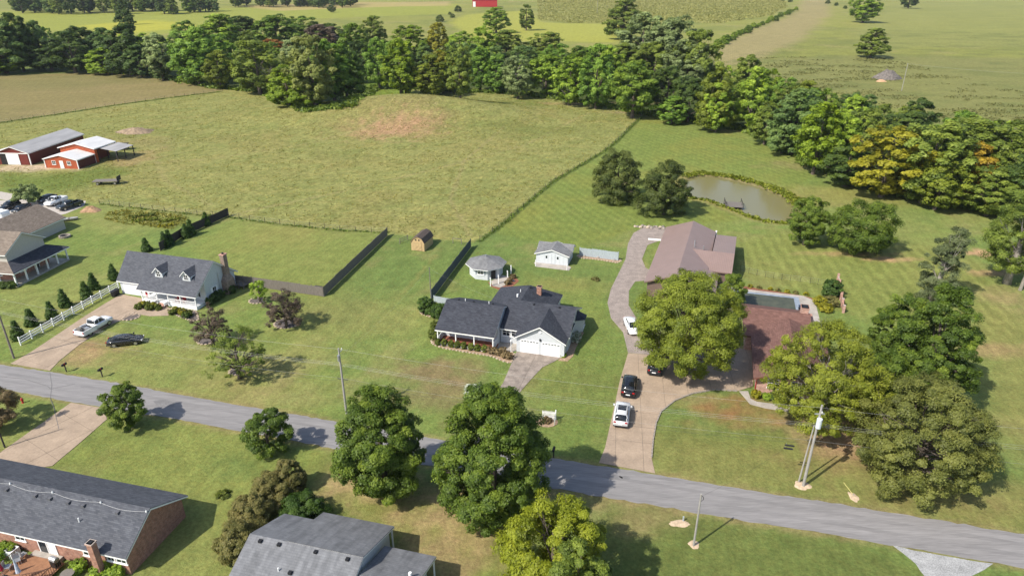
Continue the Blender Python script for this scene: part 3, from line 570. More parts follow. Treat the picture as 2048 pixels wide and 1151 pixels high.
def tri_leaves(name, pos, nrm, size, tint, rng, aspect=.75):
    n = len(pos); nrm = nrm/np.maximum(np.linalg.norm(nrm, axis=1, keepdims=True), 1e-6)
    r = rng.normal(size=(n, 3)); ta = np.cross(nrm, r); ta /= np.maximum(np.linalg.norm(ta, axis=1, keepdims=True), 1e-6); tb = np.cross(nrm, ta)
    s = size[:, None]; V = np.empty((n, 3, 3)); V[:, 0] = pos-ta*s*.6; V[:, 1] = pos+ta*s*.55-nrm*s*.1; V[:, 2] = pos+tb*s*aspect*rng.uniform(.6, 1.1, n)[:, None]
    me = bpy.data.meshes.new(name); me.vertices.add(n*3); me.vertices.foreach_set('co', V.ravel()); me.loops.add(n*3); me.loops.foreach_set('vertex_index', np.arange(n*3, dtype=np.int32)); me.polygons.add(n)
    me.polygons.foreach_set('loop_start', np.arange(0, n*3, 3, dtype=np.int32)); me.update()
    a = me.attributes.new('tint', 'FLOAT', 'POINT'); a.data.foreach_set('value', np.repeat(tint, 3)); return me
def crown(name, seed, rx, z0, z1, prof='round', clumps=140, per=60, leaf=.4, lobes=.22, cr=.24, inner=.3, lean=(0, 0), sq=1.0, gaps=0.0, nl=None):
    """a crown of boughs: big lobes set round the axis, leaf clumps over each lobe, leaves over each clump"""
    rng = np.random.default_rng(seed); f = PROF[prof]; H = z1-z0; nl = int(nl*1.25) if nl else max(16, int(clumps**.5*3.6))
    t = rng.random(nl*8); w = f(t)+.1; t = np.sort(rng.permutation(t[rng.random(len(t))*w.max() < w])[:nl]); nl = len(t)
    th = (np.arange(nl)*2.39996+rng.normal(0, .45, nl)) % 6.2832; k_ = 1+lobes*rng.normal(0, .5, nl)
    Rr = rx*f(t)*np.clip(k_, .55, 1.32); lr = np.minimum(np.maximum(rx*rng.uniform(.20, .34, nl), .18*rx), H*.3)*np.clip(.55+.6*f(t), .4, 1)
    rr = np.maximum(Rr-lr*.86, 0)*rng.uniform(.88, 1.0, nl)
    lc = np.column_stack([np.cos(th)*rr+lean[0]*t, np.sin(th)*rr*sq+lean[1]*t, np.clip(z0+t*H, z0+lr*.55, z1-lr*.72)])
    n = clumps; li = np.concatenate([np.arange(nl), rng.integers(0, nl, max(n-nl, 0))])[:n]; core = rng.random(n) < inner*.45
    d0 = rng.normal(size=(n, 3)); ax = lc[li].copy(); ax[:, :2] -= np.outer(t[li], lean); ax[:, 2] = (ax[:, 2]-(z0+H*.4))*.8
    ax /= np.maximum(np.linalg.norm(ax, axis=1, keepdims=True), 1e-6); d0 = d0*.62+ax*.75+np.array([0, 0, .28]); d0 /= np.linalg.norm(d0, axis=1, keepdims=True)
    c = lc[li]+d0*(lr[li]*rng.uniform(.62, 1.02, n))[:, None]*np.array([1, 1, .85]); c[core] = lc[li][core]*np.array([.55, .55, 1])
    skin = rng.random(n) < .30; tq = rng.random(n); tq = np.where(rng.random(n) < f(tq), tq, rng.uniform(.2, .75, n)); aq = rng.random(n)*6.2832; rq = rx*f(tq)*rng.uniform(.62, .84, n)
    sk = np.column_stack([np.cos(aq)*rq+lean[0]*tq, np.sin(aq)*rq*sq+lean[1]*tq, z0+H*(.06+.86*tq)]); skin &= ~core; c[skin] = sk[skin]
    dq = sk-np.array([0, 0, z0+H*.4]); dq /= np.maximum(np.linalg.norm(dq, axis=1, keepdims=True), 1e-6); d0[skin] = dq[skin]
    rc = rx*cr*rng.uniform(.5, 1.1, n)*.9
    if gaps: rc = rc*np.where(rng.random(n) < gaps, .55, 1)
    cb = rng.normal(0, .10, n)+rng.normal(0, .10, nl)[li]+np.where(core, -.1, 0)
    k = np.repeat(np.arange(n), per); N = len(k)
    d = rng.normal(size=(N, 3))+d0[k]*.5; d[:, 2] += .3; d /= np.linalg.norm(d, axis=1, keepdims=True)
    pos = c[k]+d*(rc[k]*rng.uniform(.35, 1.12, N)**.8)[:, None]*np.array([1, 1, .72])
    pos[:, 2] = np.maximum(pos[:, 2], min(z0*.6, .6)+.05)
    nr = d*.9+d0[k]*.6+np.array([0, 0, .5])+rng.normal(size=(N, 3))*.4
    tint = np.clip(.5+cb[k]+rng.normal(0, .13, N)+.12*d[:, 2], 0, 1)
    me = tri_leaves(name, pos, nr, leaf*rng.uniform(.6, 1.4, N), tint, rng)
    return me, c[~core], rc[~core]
def limbs(seed, zt, r0, targets, n, base_fr=.22, wob=.25, sides=6, lean=(0, 0), split=1):
    """tapered trunk with boughs that run out to the leaf clumps"""
    rng = random.Random(seed); m = MB()
    tp = []; 
    for i in range(6):
        s = i/5; tp.append((lean[0]*s*.8+rng.uniform(-1, 1)*r0*wob*i*.5, lean[1]*s*.8+rng.uniform(-1, 1)*r0*wob*i*.5, zt*s-.15*(i == 0)))
    m.tube(tp, [r0*1.35, r0, r0*.86, r0*.68, r0*.46, r0*.16], max(sides, 7))
    idx = list(range(len(targets))); rng.shuffle(idx)
    for j in idx[:n]:
        T = Vector(targets[j]); hz = min(max(T.z*rng.uniform(.35, .72), zt*base_fr), zt*.92); s = hz/zt; i = min(int(s*5), 4); fr = s*5-i
        A = Vector(tp[i]).lerp(Vector(tp[i+1]), fr); ra = r0*(1-.8*s)*rng.uniform(.34, .55)
        mid = A.lerp(T, .5)+Vector((rng.uniform(-1, 1), rng.uniform(-1, 1), .3+rng.uniform(0, .8)))*(T-A).length*.10
        m.tube([A, A.lerp(mid, .55), mid, mid.lerp(T, .6), T], [ra, ra*.8, ra*.62, ra*.4, ra*.12], sides, cap=False)
        for _ in range(split):
            B = T+Vector((rng.uniform(-1, 1), rng.uniform(-1, 1), rng.uniform(-.2, 1)))*(T-A).length*.3
            m.tube([mid, mid.lerp(B, .55), B], [ra*.45, ra*.3, ra*.06], 5, cap=False)
    return m
def solve_tree(x0, y0, x1, y1, z0):
    """size and standing place of a tree from the outline it shows in the photograph"""
    cx, cy, w, e = (x0+x1)/2, (y0+y1)/2, x1-x0, (y1-y0)/2; b = 4.0
    for _ in range(30):
        zc = z0+b; X_, Y_, _z = G(cx, cy, zc); D = Y_*CP+(CAM_H-zc)*SP; a = w*D/FOC/2
        dep = math.atan2(CAM_H-zc, math.hypot(X_, Y_)); k = e*D/FOC
        bb = math.sqrt(max(k*k-(a*math.sin(dep))**2, (.35*a)**2))/math.cos(dep); b = .5*b+.5*bb
    return X_, Y_, a, 2*b
TREES = 0
def tree(name, label, cat, bb, m, prof='round', z0=1.2, clumps=150, per=60, leaf=.36, trunk=None, bk=None, boughs=10, group=None, lobes=.22, cr=.24, inner=.3, seed=None, lean=(0, 0), gaps=0, split=1, sx=1.0, base=None, nl=None):
    global TREES; TREES += 1; sd = seed or 100+TREES
    X_, Y_, a, H = solve_tree(*bb, z0); 
    if base: X_, Y_ = base
    per = int(per*2.85); leaf = leaf*.60
    o = thing(name, (X_, Y_, float(terr(X_, Y_))), 0, label, cat, group)
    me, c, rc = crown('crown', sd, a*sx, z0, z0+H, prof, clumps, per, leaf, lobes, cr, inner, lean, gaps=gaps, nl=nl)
    me.materials.append(MATS[m]); k = bpy.data.objects.new('crown', me); COL.objects.link(k); k.parent = o
    r0 = trunk if trunk else max(.10, .035*(z0+H))
    limbs(sd, z0+H*.72, r0, c, boughs, lean=lean, split=split).build('trunk', bk or bark, o, True); return o
# ---- the trees and bushes near the houses
tree('roadside_tree', 'small dark green tree casting its shadow on the road, nearest the wide tan drive', 'tree', (205, 768, 288, 852), 'leaf_shade', 'oval', .7, 110, 80, .30)
tree('roadside_tree', 'small bushy green tree at the road edge left of the two big maples', 'tree', (485, 820, 577, 906), 'leaf_shade', 'oval', .6, 120, 80, .30)
tree('maple_tree', 'large dense dark green maple right of the roadside power pole', 'tree', (672, 775, 848, 990), 'leaf_shade', 'full', .8, 380, 90, .34, cr=.19, lobes=.10, nl=85)
tree('shade_tree', 'huge dense dark green shade tree, the biggest by the road', 'tree', (872, 772, 1096, 1044), 'leaf_shade', 'full', .8, 520, 92, .34, cr=.17, lobes=.10, nl=100)
tree('yellow_tree', 'bright yellow green tree at the bottom edge of the picture', 'tree', (1002, 992, 1215, 1205), 'leaf_yellowgreen', 'oval', 1.2, 330, 90, .30, cr=.19, lobes=.25, boughs=16)
tree('olive_tree', 'dull olive tree cut by the bottom edge, below the bright yellow one', 'tree', (1075, 1098, 1230, 1290), 'leaf_olive', 'round', 1.0, 200, 90, .28, cr=.2)
tree('spreading_tree', 'wide olive green tree overhanging the drive and brown roofs', 'tree', (1268, 550, 1492, 738), 'leaf_locust', 'spread', 2.2, 470, 95, .30, cr=.165, lobes=.14, boughs=24, nl=85)
tree('locust_tree', 'airy yellow green tree with bare grey boughs before the brick house', 'tree', (1542, 645, 1762, 850), 'leaf_locustlight', 'spread', 2.2, 520, 76, .27, cr=.16, lobes=.2, boughs=40, nl=75, bk=bark_pale, inner=.25, gaps=.35, split=4, trunk=.24)
tree('ash_tree', 'dense mid green tree standing behind the airy yellow green tree', 'tree', (1744, 585, 1860, 745), 'leaf_shade', 'oval', 1.5, 230, 80, .34, cr=.22, lobes=.12, nl=55)
tree('ash_tree', 'tall dense dark green tree right of the airy yellow green tree', 'tree', (1795, 572, 1955, 805), 'leaf_shade', 'full', 1.5, 360, 85, .36, cr=.2, lobes=.13, nl=75)
tree('ash_tree', 'low green tree squeezed between the airy tree and the wide olive tree', 'tree', (1690, 700, 1830, 850), 'leaf_shade', 'round', 1.0, 200, 70, .32, cr=.22, lobes=.15, nl=50)
tree('oak_tree', 'wide olive green tree with low boughs right of the double power pole', 'tree', (1722, 756, 1980, 980), 'leaf_oak', 'spread', 1.0, 460, 90, .30, cr=.16, lobes=.18, boughs=30, nl=60, gaps=.25)
tree('leaning_cedar', 'thin grey green leaning tree rising from the right lawn', 'tree', (1836, 448, 1920, 605), 'leaf_cedar', 'column', .6, 200, 80, .30, cr=.28, lobes=.25, lean=(2.2, 0), gaps=.2, boughs=20, bk=bark_pale)
tree('pond_tree', 'dark olive round tree left of the pond, left of its pair', 'tree', (1183, 303, 1290, 398), 'leaf_olivedark', 'dome', .6, 190, 70, .45, cr=.22, lobes=.12, nl=60)
tree('pond_tree', 'dark olive round tree at the pond, right of its pair', 'tree', (1275, 326, 1386, 426), 'leaf_olivedark', 'dome', .6, 190, 70, .45, cr=.22, lobes=.12, nl=60)
tree('yard_tree', 'round green tree at the right end of the pond', 'tree', (1578, 398, 1656, 487), 'leaf_shade', 'round', .5, 150, 70, .38, cr=.24, lobes=.12, nl=60)
tree('yard_tree', 'wider round green tree on the lawn right of the pond end', 'tree', (1663, 406, 1786, 504), 'leaf_shade', 'round', .5, 200, 70, .40, cr=.22, lobes=.12, nl=60)
tree('plum_tree', 'dark purple leaved tree by the white house corner', 'tree', (380, 606, 455, 684), 'leaf_purple', 'dome', .9, 85, 50, .22, cr=.24, lobes=.4, gaps=.3, boughs=26, split=2)
tree('plum_tree', 'purple brown leaved tree in a mulch ring on the open lawn', 'tree', (528, 578, 606, 648), 'leaf_purple', 'dome', .9, 130, 50, .22, cr=.20, lobes=.2, boughs=34, nl=50, split=2)
tree('lawn_tree', 'thin green tree with a leaning trunk in a ring near the road', 'tree', (412, 648, 525, 742), 'leaf_olive', 'dome', 1.8, 150, 42, .22, cr=.18, lobes=.25, gaps=.4, boughs=36, lean=(.3, 0), nl=50, split=2)
tree('lawn_sapling', 'small sparse green tree in a ring by the grey board fence', 'tree', (497, 560, 535, 600), 'leaf_mid', 'round', .5, 50, 45, .22, cr=.3, lobes=.4)
tree('holly_tree', 'dark round evergreen at the corner of the brown metal roof', 'tree', (1437, 548, 1493, 612), 'leaf_shade', 'oval', .4, 120, 70, .26, cr=.24)
tree('edge_tree', 'olive tree at the right edge above the pale trunk', 'tree', (1985, 385, 2110, 545), 'leaf_olive', 'oval', 2.6, 280, 70, .36, cr=.22, boughs=18, bk=bark_pale)
tree('red_tree', 'reddish brown tree cut by the left edge near the road', 'tree', (-70, 772, 28, 858), 'leaf_brownshrub', 'round', .5, 110, 70, .26)
tree('yard_bush_tree', 'grey olive tree behind the vehicles in the far left yard', 'tree', (25, 370, 78, 404), 'leaf_greygreen', 'round', .8, 80, 60, .4)
for bb, lab in (((545, 915, 610, 985), 'uppermost'), ((500, 940, 590, 1012), 'second from the road'), ((452, 985, 548, 1065), 'second from the bottom'), ((428, 1040, 515, 1118), 'lowest')):
    tree('burning_bush', f'rust green shrub in the row by the grey roofs, {lab}', 'shrub', bb, 'leaf_rust', 'dome', .15, 190, 70, .24, cr=.24, lobes=.07, nl=70, group='rust coloured shrubs', boughs=14, trunk=.12)
tree('yew_bush', 'very dark green evergreen bush behind the weathered grey roof', 'shrub', (556, 984, 655, 1050), 'leaf_arborvitae', 'dome', .1, 120, 80, .22, boughs=8, trunk=.12)
# round clipped shrubs and other planting
def bush(name, label, px, py, w, h, m, prof='round', group=None, clumps=60, per=42, leaf=.14, cat='shrub', seed=None, cr=.30):
    global TREES; TREES += 1; c = G(px, py); o = thing(name, c, 0, label, cat, group)
    if prof == 'cone': clumps, per, cr = 170, 34, .36
    me, _, _ = crown('foliage', seed or TREES*7, w/2, .03, h, prof, clumps, int(per*1.5), leaf*1.0, .05, cr*1.15, .15, nl=int(clumps*.7)); me.materials.append(MATS[m])
    k = bpy.data.objects.new('foliage', me); COL.objects.link(k); k.parent = o
    MB().tube([(0, 0, -.05), (.02, 0, h*.3), (0, .02, h*.55)], [.05, .04, .02], 6).build('stem', bark, o); return o
ordn = ['leftmost', 'second', 'third', 'fourth', 'fifth', 'sixth', 'seventh', 'rightmost']
for i, (px, py) in enumerate(((876, 690), (889, 691.5), (902, 693.5), (915, 695.5), (928, 697.5), (942, 699.5), (955, 701.5), (969, 703.5))):
    bush('boxwood', f'round clipped green bush in the row before the porch, {ordn[i]} of eight', px, py, .86, 1.1, 'leaf_box', group='clipped round bushes before the porch')
for i, (px, py) in enumerate(((980, 705), (988, 707), (999, 710), (1010, 715), (1018, 717), (1006, 707))):
    bush('brown_shrub', 'loose brownish shrub right of the clipped round bushes', px, py, 1.15, .95, 'leaf_brownshrub', group='brown shrubs by the garage bed', clumps=45, per=30)
bush('corner_bush', 'big round dark green bush by the blue grey fence, left of two', 853, 625, 2.6, 2.5, 'leaf_arborvitae', clumps=110, per=60, leaf=.17)
bush('corner_bush', 'lower wide dark green bush behind the left end of the charcoal roof', 877, 632, 2.9, 2.0, 'leaf_arborvitae', clumps=110, per=60, leaf=.17)
for i, (px, py) in enumerate(((872, 657), (868, 668), (867, 678))):
    bush('side_bush', 'green shrub along the left end of the porch house', px, py, 1.5, 1.3, 'leaf_box', group='shrubs at the left end of the porch')
bush('white_flowering_bush', 'white flowering bush beside the garage wall', 1152, 683, 1.8, 1.5, 'flower_white', clumps=40, per=40)
bush('low_bush', 'small bright green clump at the right garage corner', 1126, 712, 1.1, .5, 'leaf_lime', 'dome')
bush('rose_bush', 'white flowering bush peeking left of the huge shade tree', 948, 800, 2.6, 2.2, 'flower_white', clumps=60, per=45, leaf=.2)
for px, py in ((1020, 563), (1026, 556), (1015, 569)): bush('gazebo_shrub', 'brownish shrub beside the octagonal house', px, py, 1.1, .8, 'leaf_brownshrub', group='shrubs beside the octagonal house', clumps=40, per=30)
bush('bed_plant', 'low dark plant in a round bed on the lawn', 1191, 560, 1.5, .45, 'leaf_rust', 'dome', clumps=40, per=30)
bush('ring_plant', 'low clump of leaves alone on the lawn beside the brick house', 447, 990, 1.5, .4, 'leaf_box', 'dome', clumps=40, per=30)
bush('hedge_ball', 'dark round bush at the top of the pink brick wall', 1661, 592, 3.0, 2.7, 'leaf_arborvitae', clumps=110, per=60, leaf=.2)
for (px, py, w, h, m, nm) in ((1640, 610, 2.2, 1.4, 'leaf_goldshrub', 'golden shrub below the dark round bush'), (1660, 612, 2.4, 1.6, 'leaf_rust', 'golden brown shrub against the pink brick wall'), (1650, 622, 2.2, 1.3, 'leaf_yellow', 'yellow shrub at the pool terrace corner'), (1511, 794, 1.2, 1.0, 'leaf_goldshrub', 'yellow green ball shrub at the front walk'), (1533, 798, 1.1, .8, 'leaf_mid', 'green ball shrub at the front walk'), (1553, 800, 1.6, 1.2, 'leaf_dark', 'dark shrub by the brick house front')):
    bush('garden_shrub', nm, px, py, w, h, m)
for i, px in enumerate((1500, 1518, 1540, 1556, 1574, 1591, 1612)):
    bush('edge_plant', 'small plant in the strip bed along the far side of the pool', px, 574+i*2.6, .9, .5, ('leaf_goldshrub', 'leaf_rust')[i % 2], 'dome', 'plants along the pool strip bed', 24, 24)
for i, (px, py, m, nm) in enumerate(((287, 613, 'leaf_goldshrub', 0), (297, 614, 'leaf_box', 0), (308, 616, 'leaf_goldshrub', 0), (317, 619, 'leaf_box', 0), (300, 620, 'leaf_box', 0), (278, 618, 'leaf_box', 0), (354, 624, 'leaf_goldshrub', 1), (366, 628, 'leaf_goldshrub', 1), (378, 632, 'leaf_box', 1), (345, 628, 'leaf_box', 1), (372, 636, 'leaf_dark', 1))):
    bush('bed_shrub', ('gold and green shrub left of the white porch steps', 'gold and green shrub right of the white porch steps')[nm], px, py, 1.25, .95, m, group=('shrubs left of the white porch steps', 'shrubs right of the white porch steps')[nm], clumps=40, per=34)
for i, (px, py) in enumerate(((423, 607), (432, 600), (441, 594), (462, 585))):
    bush('foundation_bush', 'dark bush in the shade along the white gable wall', px, py, 1.7, 1.3, 'leaf_dark', group='bushes along the white gable wall')
for i, (px, py, h) in enumerate(((38, 678, 3.0), (65, 651, 2.9), (107, 640, 3.2), (131, 613, 3.1), (174, 596, 3.0), (189, 578, 3.0), (229, 560, 3.0))):
    bush('arborvitae', f'cone shaped dark evergreen beside the white rail fence, {["nearest the road", "second from the road", "third from the road", "fourth from the road", "third from the garage", "second from the garage", "nearest the garage"][i]}', px, py, 1.9, h, 'leaf_arborvitae', 'cone', 'evergreens beside the white rail fence', 90, 50, .16)
for i, (px, py, h) in enumerate(((294, 502, 2.6), (331, 494, 3.2), (340, 490, 3.2), (373, 475, 3.0), (383, 470, 3.4), (413, 450, 2.8))):
    bush('arborvitae', 'cone shaped evergreen behind the dark board fence', px, py, 1.9, h, 'leaf_arborvitae', 'cone', 'evergreens behind the dark board fence', 80, 45, .2)
for px in (8, 24): bush('porch_bush', 'small dark bush before the tan roofed house porch', px, 575, 1.8, 1.0, 'leaf_dark', group='bushes before the left porch')
for (px, py, w) in ((205, 1145, 1.8), (235, 1150, 1.5), (10, 1108, 2.2), (160, 1140, 1.4)): bush('deck_bush', 'leafy green bush beside the wooden deck', px, py, w, 1.1, 'leaf_mid', group='bushes beside the wooden deck')

# ---- the creek-side wood: a few crowns grown once, each standing tree its own object with its own size, turn and colour
protos = []
for i, (pr, nc, lb, cr_) in enumerate((('full', 130, .20, .24), ('round', 130, .22, .24), ('spread', 140, .20, .23), ('dome', 130, .24, .24), ('spread', 130, .26, .23), ('round', 120, .30, .24), ('oval', 120, .22, .25), ('full', 120, .28, .25))):
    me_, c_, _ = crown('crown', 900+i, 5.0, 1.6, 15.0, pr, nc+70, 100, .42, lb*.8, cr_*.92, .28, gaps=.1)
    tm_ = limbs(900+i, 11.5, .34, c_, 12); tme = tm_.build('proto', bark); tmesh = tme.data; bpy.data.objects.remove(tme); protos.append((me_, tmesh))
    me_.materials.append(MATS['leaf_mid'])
def stand(px, py, w, h, m, proto, label, group, name='wood_tree', cat='tree', rz=None, rng=random.Random(4), pt=None):
    x, y, z = pt if pt else G(px, py); o = thing(name, (x, y, z-.1), rng.uniform(0, 6.28) if rz is None else rz, label, cat, group)
    me_, tme = protos[proto % len(protos)]; k = bpy.data.objects.new('crown', me_); COL.objects.link(k); k.parent = o; k.scale = (w/10, w/10, h/15)
    k.material_slots[0].link = 'OBJECT'; k.material_slots[0].material = MATS[m]
    t = bpy.data.objects.new('trunk', tme); COL.objects.link(t); t.parent = o; t.scale = (w/10, w/10, h/15); return o
COLN = {'leaf_maple': 'dark green', 'leaf_ash': 'fresh green', 'leaf_dark': 'very dark green', 'leaf_bluegreen': 'bluish green', 'leaf_mid': 'mid green', 'leaf_olive': 'olive', 'leaf_locust': 'yellow green', 'leaf_lime': 'bright lime green', 'leaf_yellow': 'yellow', 'leaf_gold': 'golden orange', 'leaf_rust': 'rusty brown', 'leaf_orange': 'orange', 'leaf_greygreen': 'grey green', 'leaf_purple': 'purplish grey', 'leaf_locustlight': 'pale yellow green', 'leaf_paleclump': 'pale green'}
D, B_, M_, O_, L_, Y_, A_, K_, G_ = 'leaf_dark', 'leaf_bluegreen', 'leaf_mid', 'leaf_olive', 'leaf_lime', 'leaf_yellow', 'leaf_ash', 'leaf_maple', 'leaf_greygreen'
LO = 'leaf_locust'
# outline of each crown in the photograph and its colour
WOOD = {
 'the dark wood left of the hayfield': [(-60, 30, 40, 140, B_), (0, 27, 62, 137, D), (-25, 96, 40, 142, M_), (45, 40, 100, 132, B_), (62, 75, 128, 137, D), (100, 62, 182, 140, D), (130, 50, 190, 120, D), (175, 92, 235, 143, M_), (180, 55, 240, 138, B_), (212, 47, 292, 146, D), (252, 88, 300, 150, B_), (236, 20, 268, 75, D)],  # dark leaf colours here carry the cloud shade over this wood
 'the wood right of the hayfield': [(290, 66, 345, 155, G_), (300, 105, 340, 155, D), (345, 55, 425, 162, A_), (360, 95, 425, 165, A_), (405, 68, 470, 150, A_), (410, 100, 462, 172, LO), (395, 26, 480, 105, M_), (340, 40, 400, 110, K_), (465, 82, 560, 182, O_), (470, 60, 530, 130, O_), (510, 26, 592, 105, K_), (520, 74, 572, 116, 'leaf_orange'), (565, 30, 640, 95, K_), (600, 48, 682, 125, 'leaf_purple'), (625, 45, 690, 110, D), (560, 75, 620, 150, G_), (440, 30, 520, 90, D)],
 'the clump that juts into the pasture': [(536, 135, 610, 215, L_), (585, 92, 665, 226, 'leaf_paleclump'), (630, 100, 700, 215, A_), (655, 110, 727, 212, K_), (560, 110, 640, 200, LO), (580, 165, 640, 226, L_)],
 'the wood behind the grassy rise': [(680, 47, 735, 138, K_), (725, 30, 770, 105, O_), (732, 75, 778, 172, A_), (765, 78, 832, 186, L_), (790, 120, 828, 185, L_), (785, 48, 855, 115, L_), (830, 108, 905, 188, LO), (855, 45, 897, 115, Y_), (890, 62, 950, 125, M_), (855, 100, 910, 180, Y_), (935, 92, 985, 176, A_), (940, 55, 990, 130, M_), (975, 60, 1052, 125, O_), (970, 108, 1020, 180, A_), (1008, 112, 1062, 192, G_), (1020, 90, 1080, 160, B_), (1055, 105, 1130, 186, M_), (1060, 64, 1122, 115, O_), (1085, 86, 1142, 160, A_), (700, 80, 745, 160, D), (910, 85, 960, 150, B_)],
 'the wood left of the fence line': [(1108, 112, 1172, 206, M_), (1130, 90, 1200, 160, K_), (1160, 90, 1228, 212, A_), (1190, 90, 1250, 190, M_), (1225, 122, 1312, 230, K_), (1205, 85, 1275, 150, O_), (1212, -2, 1282, 75, O_), (1224, 38, 1250, 68, Y_), (1240, 28, 1330, 145, G_), (1295, 32, 1402, 165, G_), (1270, 80, 1350, 170, O_), (1330, 80, 1420, 190, G_), (1300, 130, 1370, 225, D), (1360, 60, 1435, 190, O_)],
 'the wood above the mown meadow': [(1318, 190, 1372, 242, A_), (1350, 150, 1410, 238, D), (1398, 132, 1470, 255, LO), (1410, 165, 1465, 258, M_), (1465, 110, 1527, 205, O_), (1470, 132, 1542, 252, M_), (1520, 136, 1562, 218, L_), (1508, 200, 1562, 282, O_), (1545, 178, 1642, 302, B_), (1540, 220, 1600, 300, B_), (1597, 205, 1682, 342, L_), (1655, 188, 1732, 262, 'leaf_dark'), (1640, 225, 1720, 340, M_), (1690, 215, 1765, 320, O_), (1655, 288, 1742, 366, D), (1715, 250, 1842, 388, Y_), (1580, 160, 1640, 240, LO)],
 'the wood at the right edge': [(1800, 240, 1930, 400, O_), (1840, 300, 1930, 412, LO), (1880, 234, 2002, 350, O_), (1903, 280, 1982, 400, 'leaf_gold'), (1960, 238, 2075, 350, O_), (1940, 330, 2035, 425, O_), (2000, 300, 2100, 430, D), (1760, 220, 1850, 320, D), (2020, 250, 2130, 390, O_)],
}
wr = random.Random(8)
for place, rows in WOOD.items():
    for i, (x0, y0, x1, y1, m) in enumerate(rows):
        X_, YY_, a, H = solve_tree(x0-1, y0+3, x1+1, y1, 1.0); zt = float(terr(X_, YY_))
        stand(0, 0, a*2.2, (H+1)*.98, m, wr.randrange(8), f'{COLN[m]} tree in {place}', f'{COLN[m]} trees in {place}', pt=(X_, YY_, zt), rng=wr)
# deeper rows that only show between the front crowns
for (pa, pb, n, dep, place) in (((-60, 100), (300, 120), 16, 26, 'the dark wood left of the hayfield'), ((300, 128), (720, 150), 18, 40, 'the wood right of the hayfield'), ((740, 140), (1120, 165), 18, 26, 'the wood behind the grassy rise'), ((1120, 172), (1420, 200), 12, 36, 'the wood left of the fence line'), ((1430, 205), (1760, 300), 12, 10, 'the wood above the mown meadow'), ((1760, 290), (2060, 360), 9, 8, 'the wood at the right edge')):
    for i in range(n):
        s = (i+wr.uniform(.1, .9))/n; A = G(pa[0]+(pb[0]-pa[0])*s, pa[1]+(pb[1]-pa[1])*s)
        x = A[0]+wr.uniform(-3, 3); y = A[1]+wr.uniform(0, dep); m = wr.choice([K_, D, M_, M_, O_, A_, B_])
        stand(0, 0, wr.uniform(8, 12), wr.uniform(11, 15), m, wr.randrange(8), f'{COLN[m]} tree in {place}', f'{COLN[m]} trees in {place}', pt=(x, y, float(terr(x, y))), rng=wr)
def far_tree(bb, m, pr, label, group=None, name='field_tree', z0=.6):
    X_, YY_, a, H = solve_tree(*bb, z0); return stand(0, 0, a*2.1, H+z0, m, pr, label, group, name, pt=(X_, YY_, float(terr(X_, YY_))), rng=wr)
far_tree((893, 124, 947, 208), O_, 5, 'lone half bare yellowing tree standing before the wood', z0=3)
far_tree((966, 12, 1018, 58), M_, 4, 'wide spreading oak below the red far barn'); far_tree((1037, 6, 1069, 52), O_, 0, 'narrow tree right of the far oak')
far_tree((1702, -4, 1758, 46), M_, 1, 'round lone tree at the top of the right hill'); far_tree((1716, 60, 1776, 114), O_, 3, 'dome shaped lone tree on the shaded right hill'); far_tree((1803, -14, 1836, 16), D, 1, 'dark lone tree at the top edge far right')
far_tree((655, 14, 672, 26), D, 1, 'tiny dark bush in the far left field')
for i in range(74):
    px = wr.uniform(20, 720); 
    if 185 < px < 200 or 238 < px < 262 or 440 < px < 460: continue
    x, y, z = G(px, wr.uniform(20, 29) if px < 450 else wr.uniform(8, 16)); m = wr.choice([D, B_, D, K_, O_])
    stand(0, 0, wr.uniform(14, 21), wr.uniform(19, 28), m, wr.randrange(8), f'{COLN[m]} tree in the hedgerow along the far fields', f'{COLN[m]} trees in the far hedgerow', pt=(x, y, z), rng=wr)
stand(253, 50, 12, 23, D, 6, 'tall narrow dark tree rising above the far left wood', None, rng=wr)
for i in range(30):
    s = i/29; px = 1432+(1592-1432)*s+wr.uniform(-4, 4); py = 97-(97-22)*s**.9+wr.uniform(-2, 2); k = wr.uniform(.7, 1.5)
    x, y, z = G(px, py); stand(0, 0, 5.5*k, 4.2*k, wr.choice([M_, K_]), 3, 'small bush in the hedge line along the tan field', 'bushes in the far hedge line', 'hedge_bush', 'shrub', pt=(x, y, z), rng=wr)
for px, py, k in ((916, 24, 1.3), (905, 36, .8), (880, 44, 1.2), (1655, 8, 1), (1672, 12, .8), (1690, 18, .7), (1580, 5, 1), (1565, 3, .8), (900, 30, .6)):
    x, y, z = G(px, py); stand(0, 0, 8*k, 6*k, D, 3, 'small dark bush in the far fields', 'bushes in the far fields', 'field_bush', 'shrub', pt=(x, y, z), rng=wr)
# bare trees
def bare(px, py, h, w, label, bk=bark_pale, r=.22, n=26, seed=1):
    x, y, z = G(px, py); o = thing('dead_tree', (x, y, z), 0, label, 'tree'); rng = random.Random(seed)
    T = [(math.cos(t)*w*.5*rng.uniform(.4, 1), math.sin(t)*w*.5*rng.uniform(.4, 1), h*rng.uniform(.45, 1)) for t in [rng.uniform(0, 6.28) for _ in range(n)]]
    limbs(seed, h*.85, r, T, n, split=3, sides=5).build('trunk', bk, o); return o
bare(335, 150, 17, 11, 'bare dead tree with pale boughs at the wood edge beside the hayfield', seed=3)
bare(542, 190, 13, 10, 'bare grey branched tree left of the clump in the pasture', seed=5)
bare(1085, 192, 8, 6, 'small bare pale tree at the wood edge behind the pasture', seed=7, r=.16)
bare(1030, 180, 14, 9, 'bare grey topped tree inside the wood behind the rise', seed=9)
bare(1296, 150, 19, 8, 'bare pale tree among the grey green trees left of the fence line', seed=11)
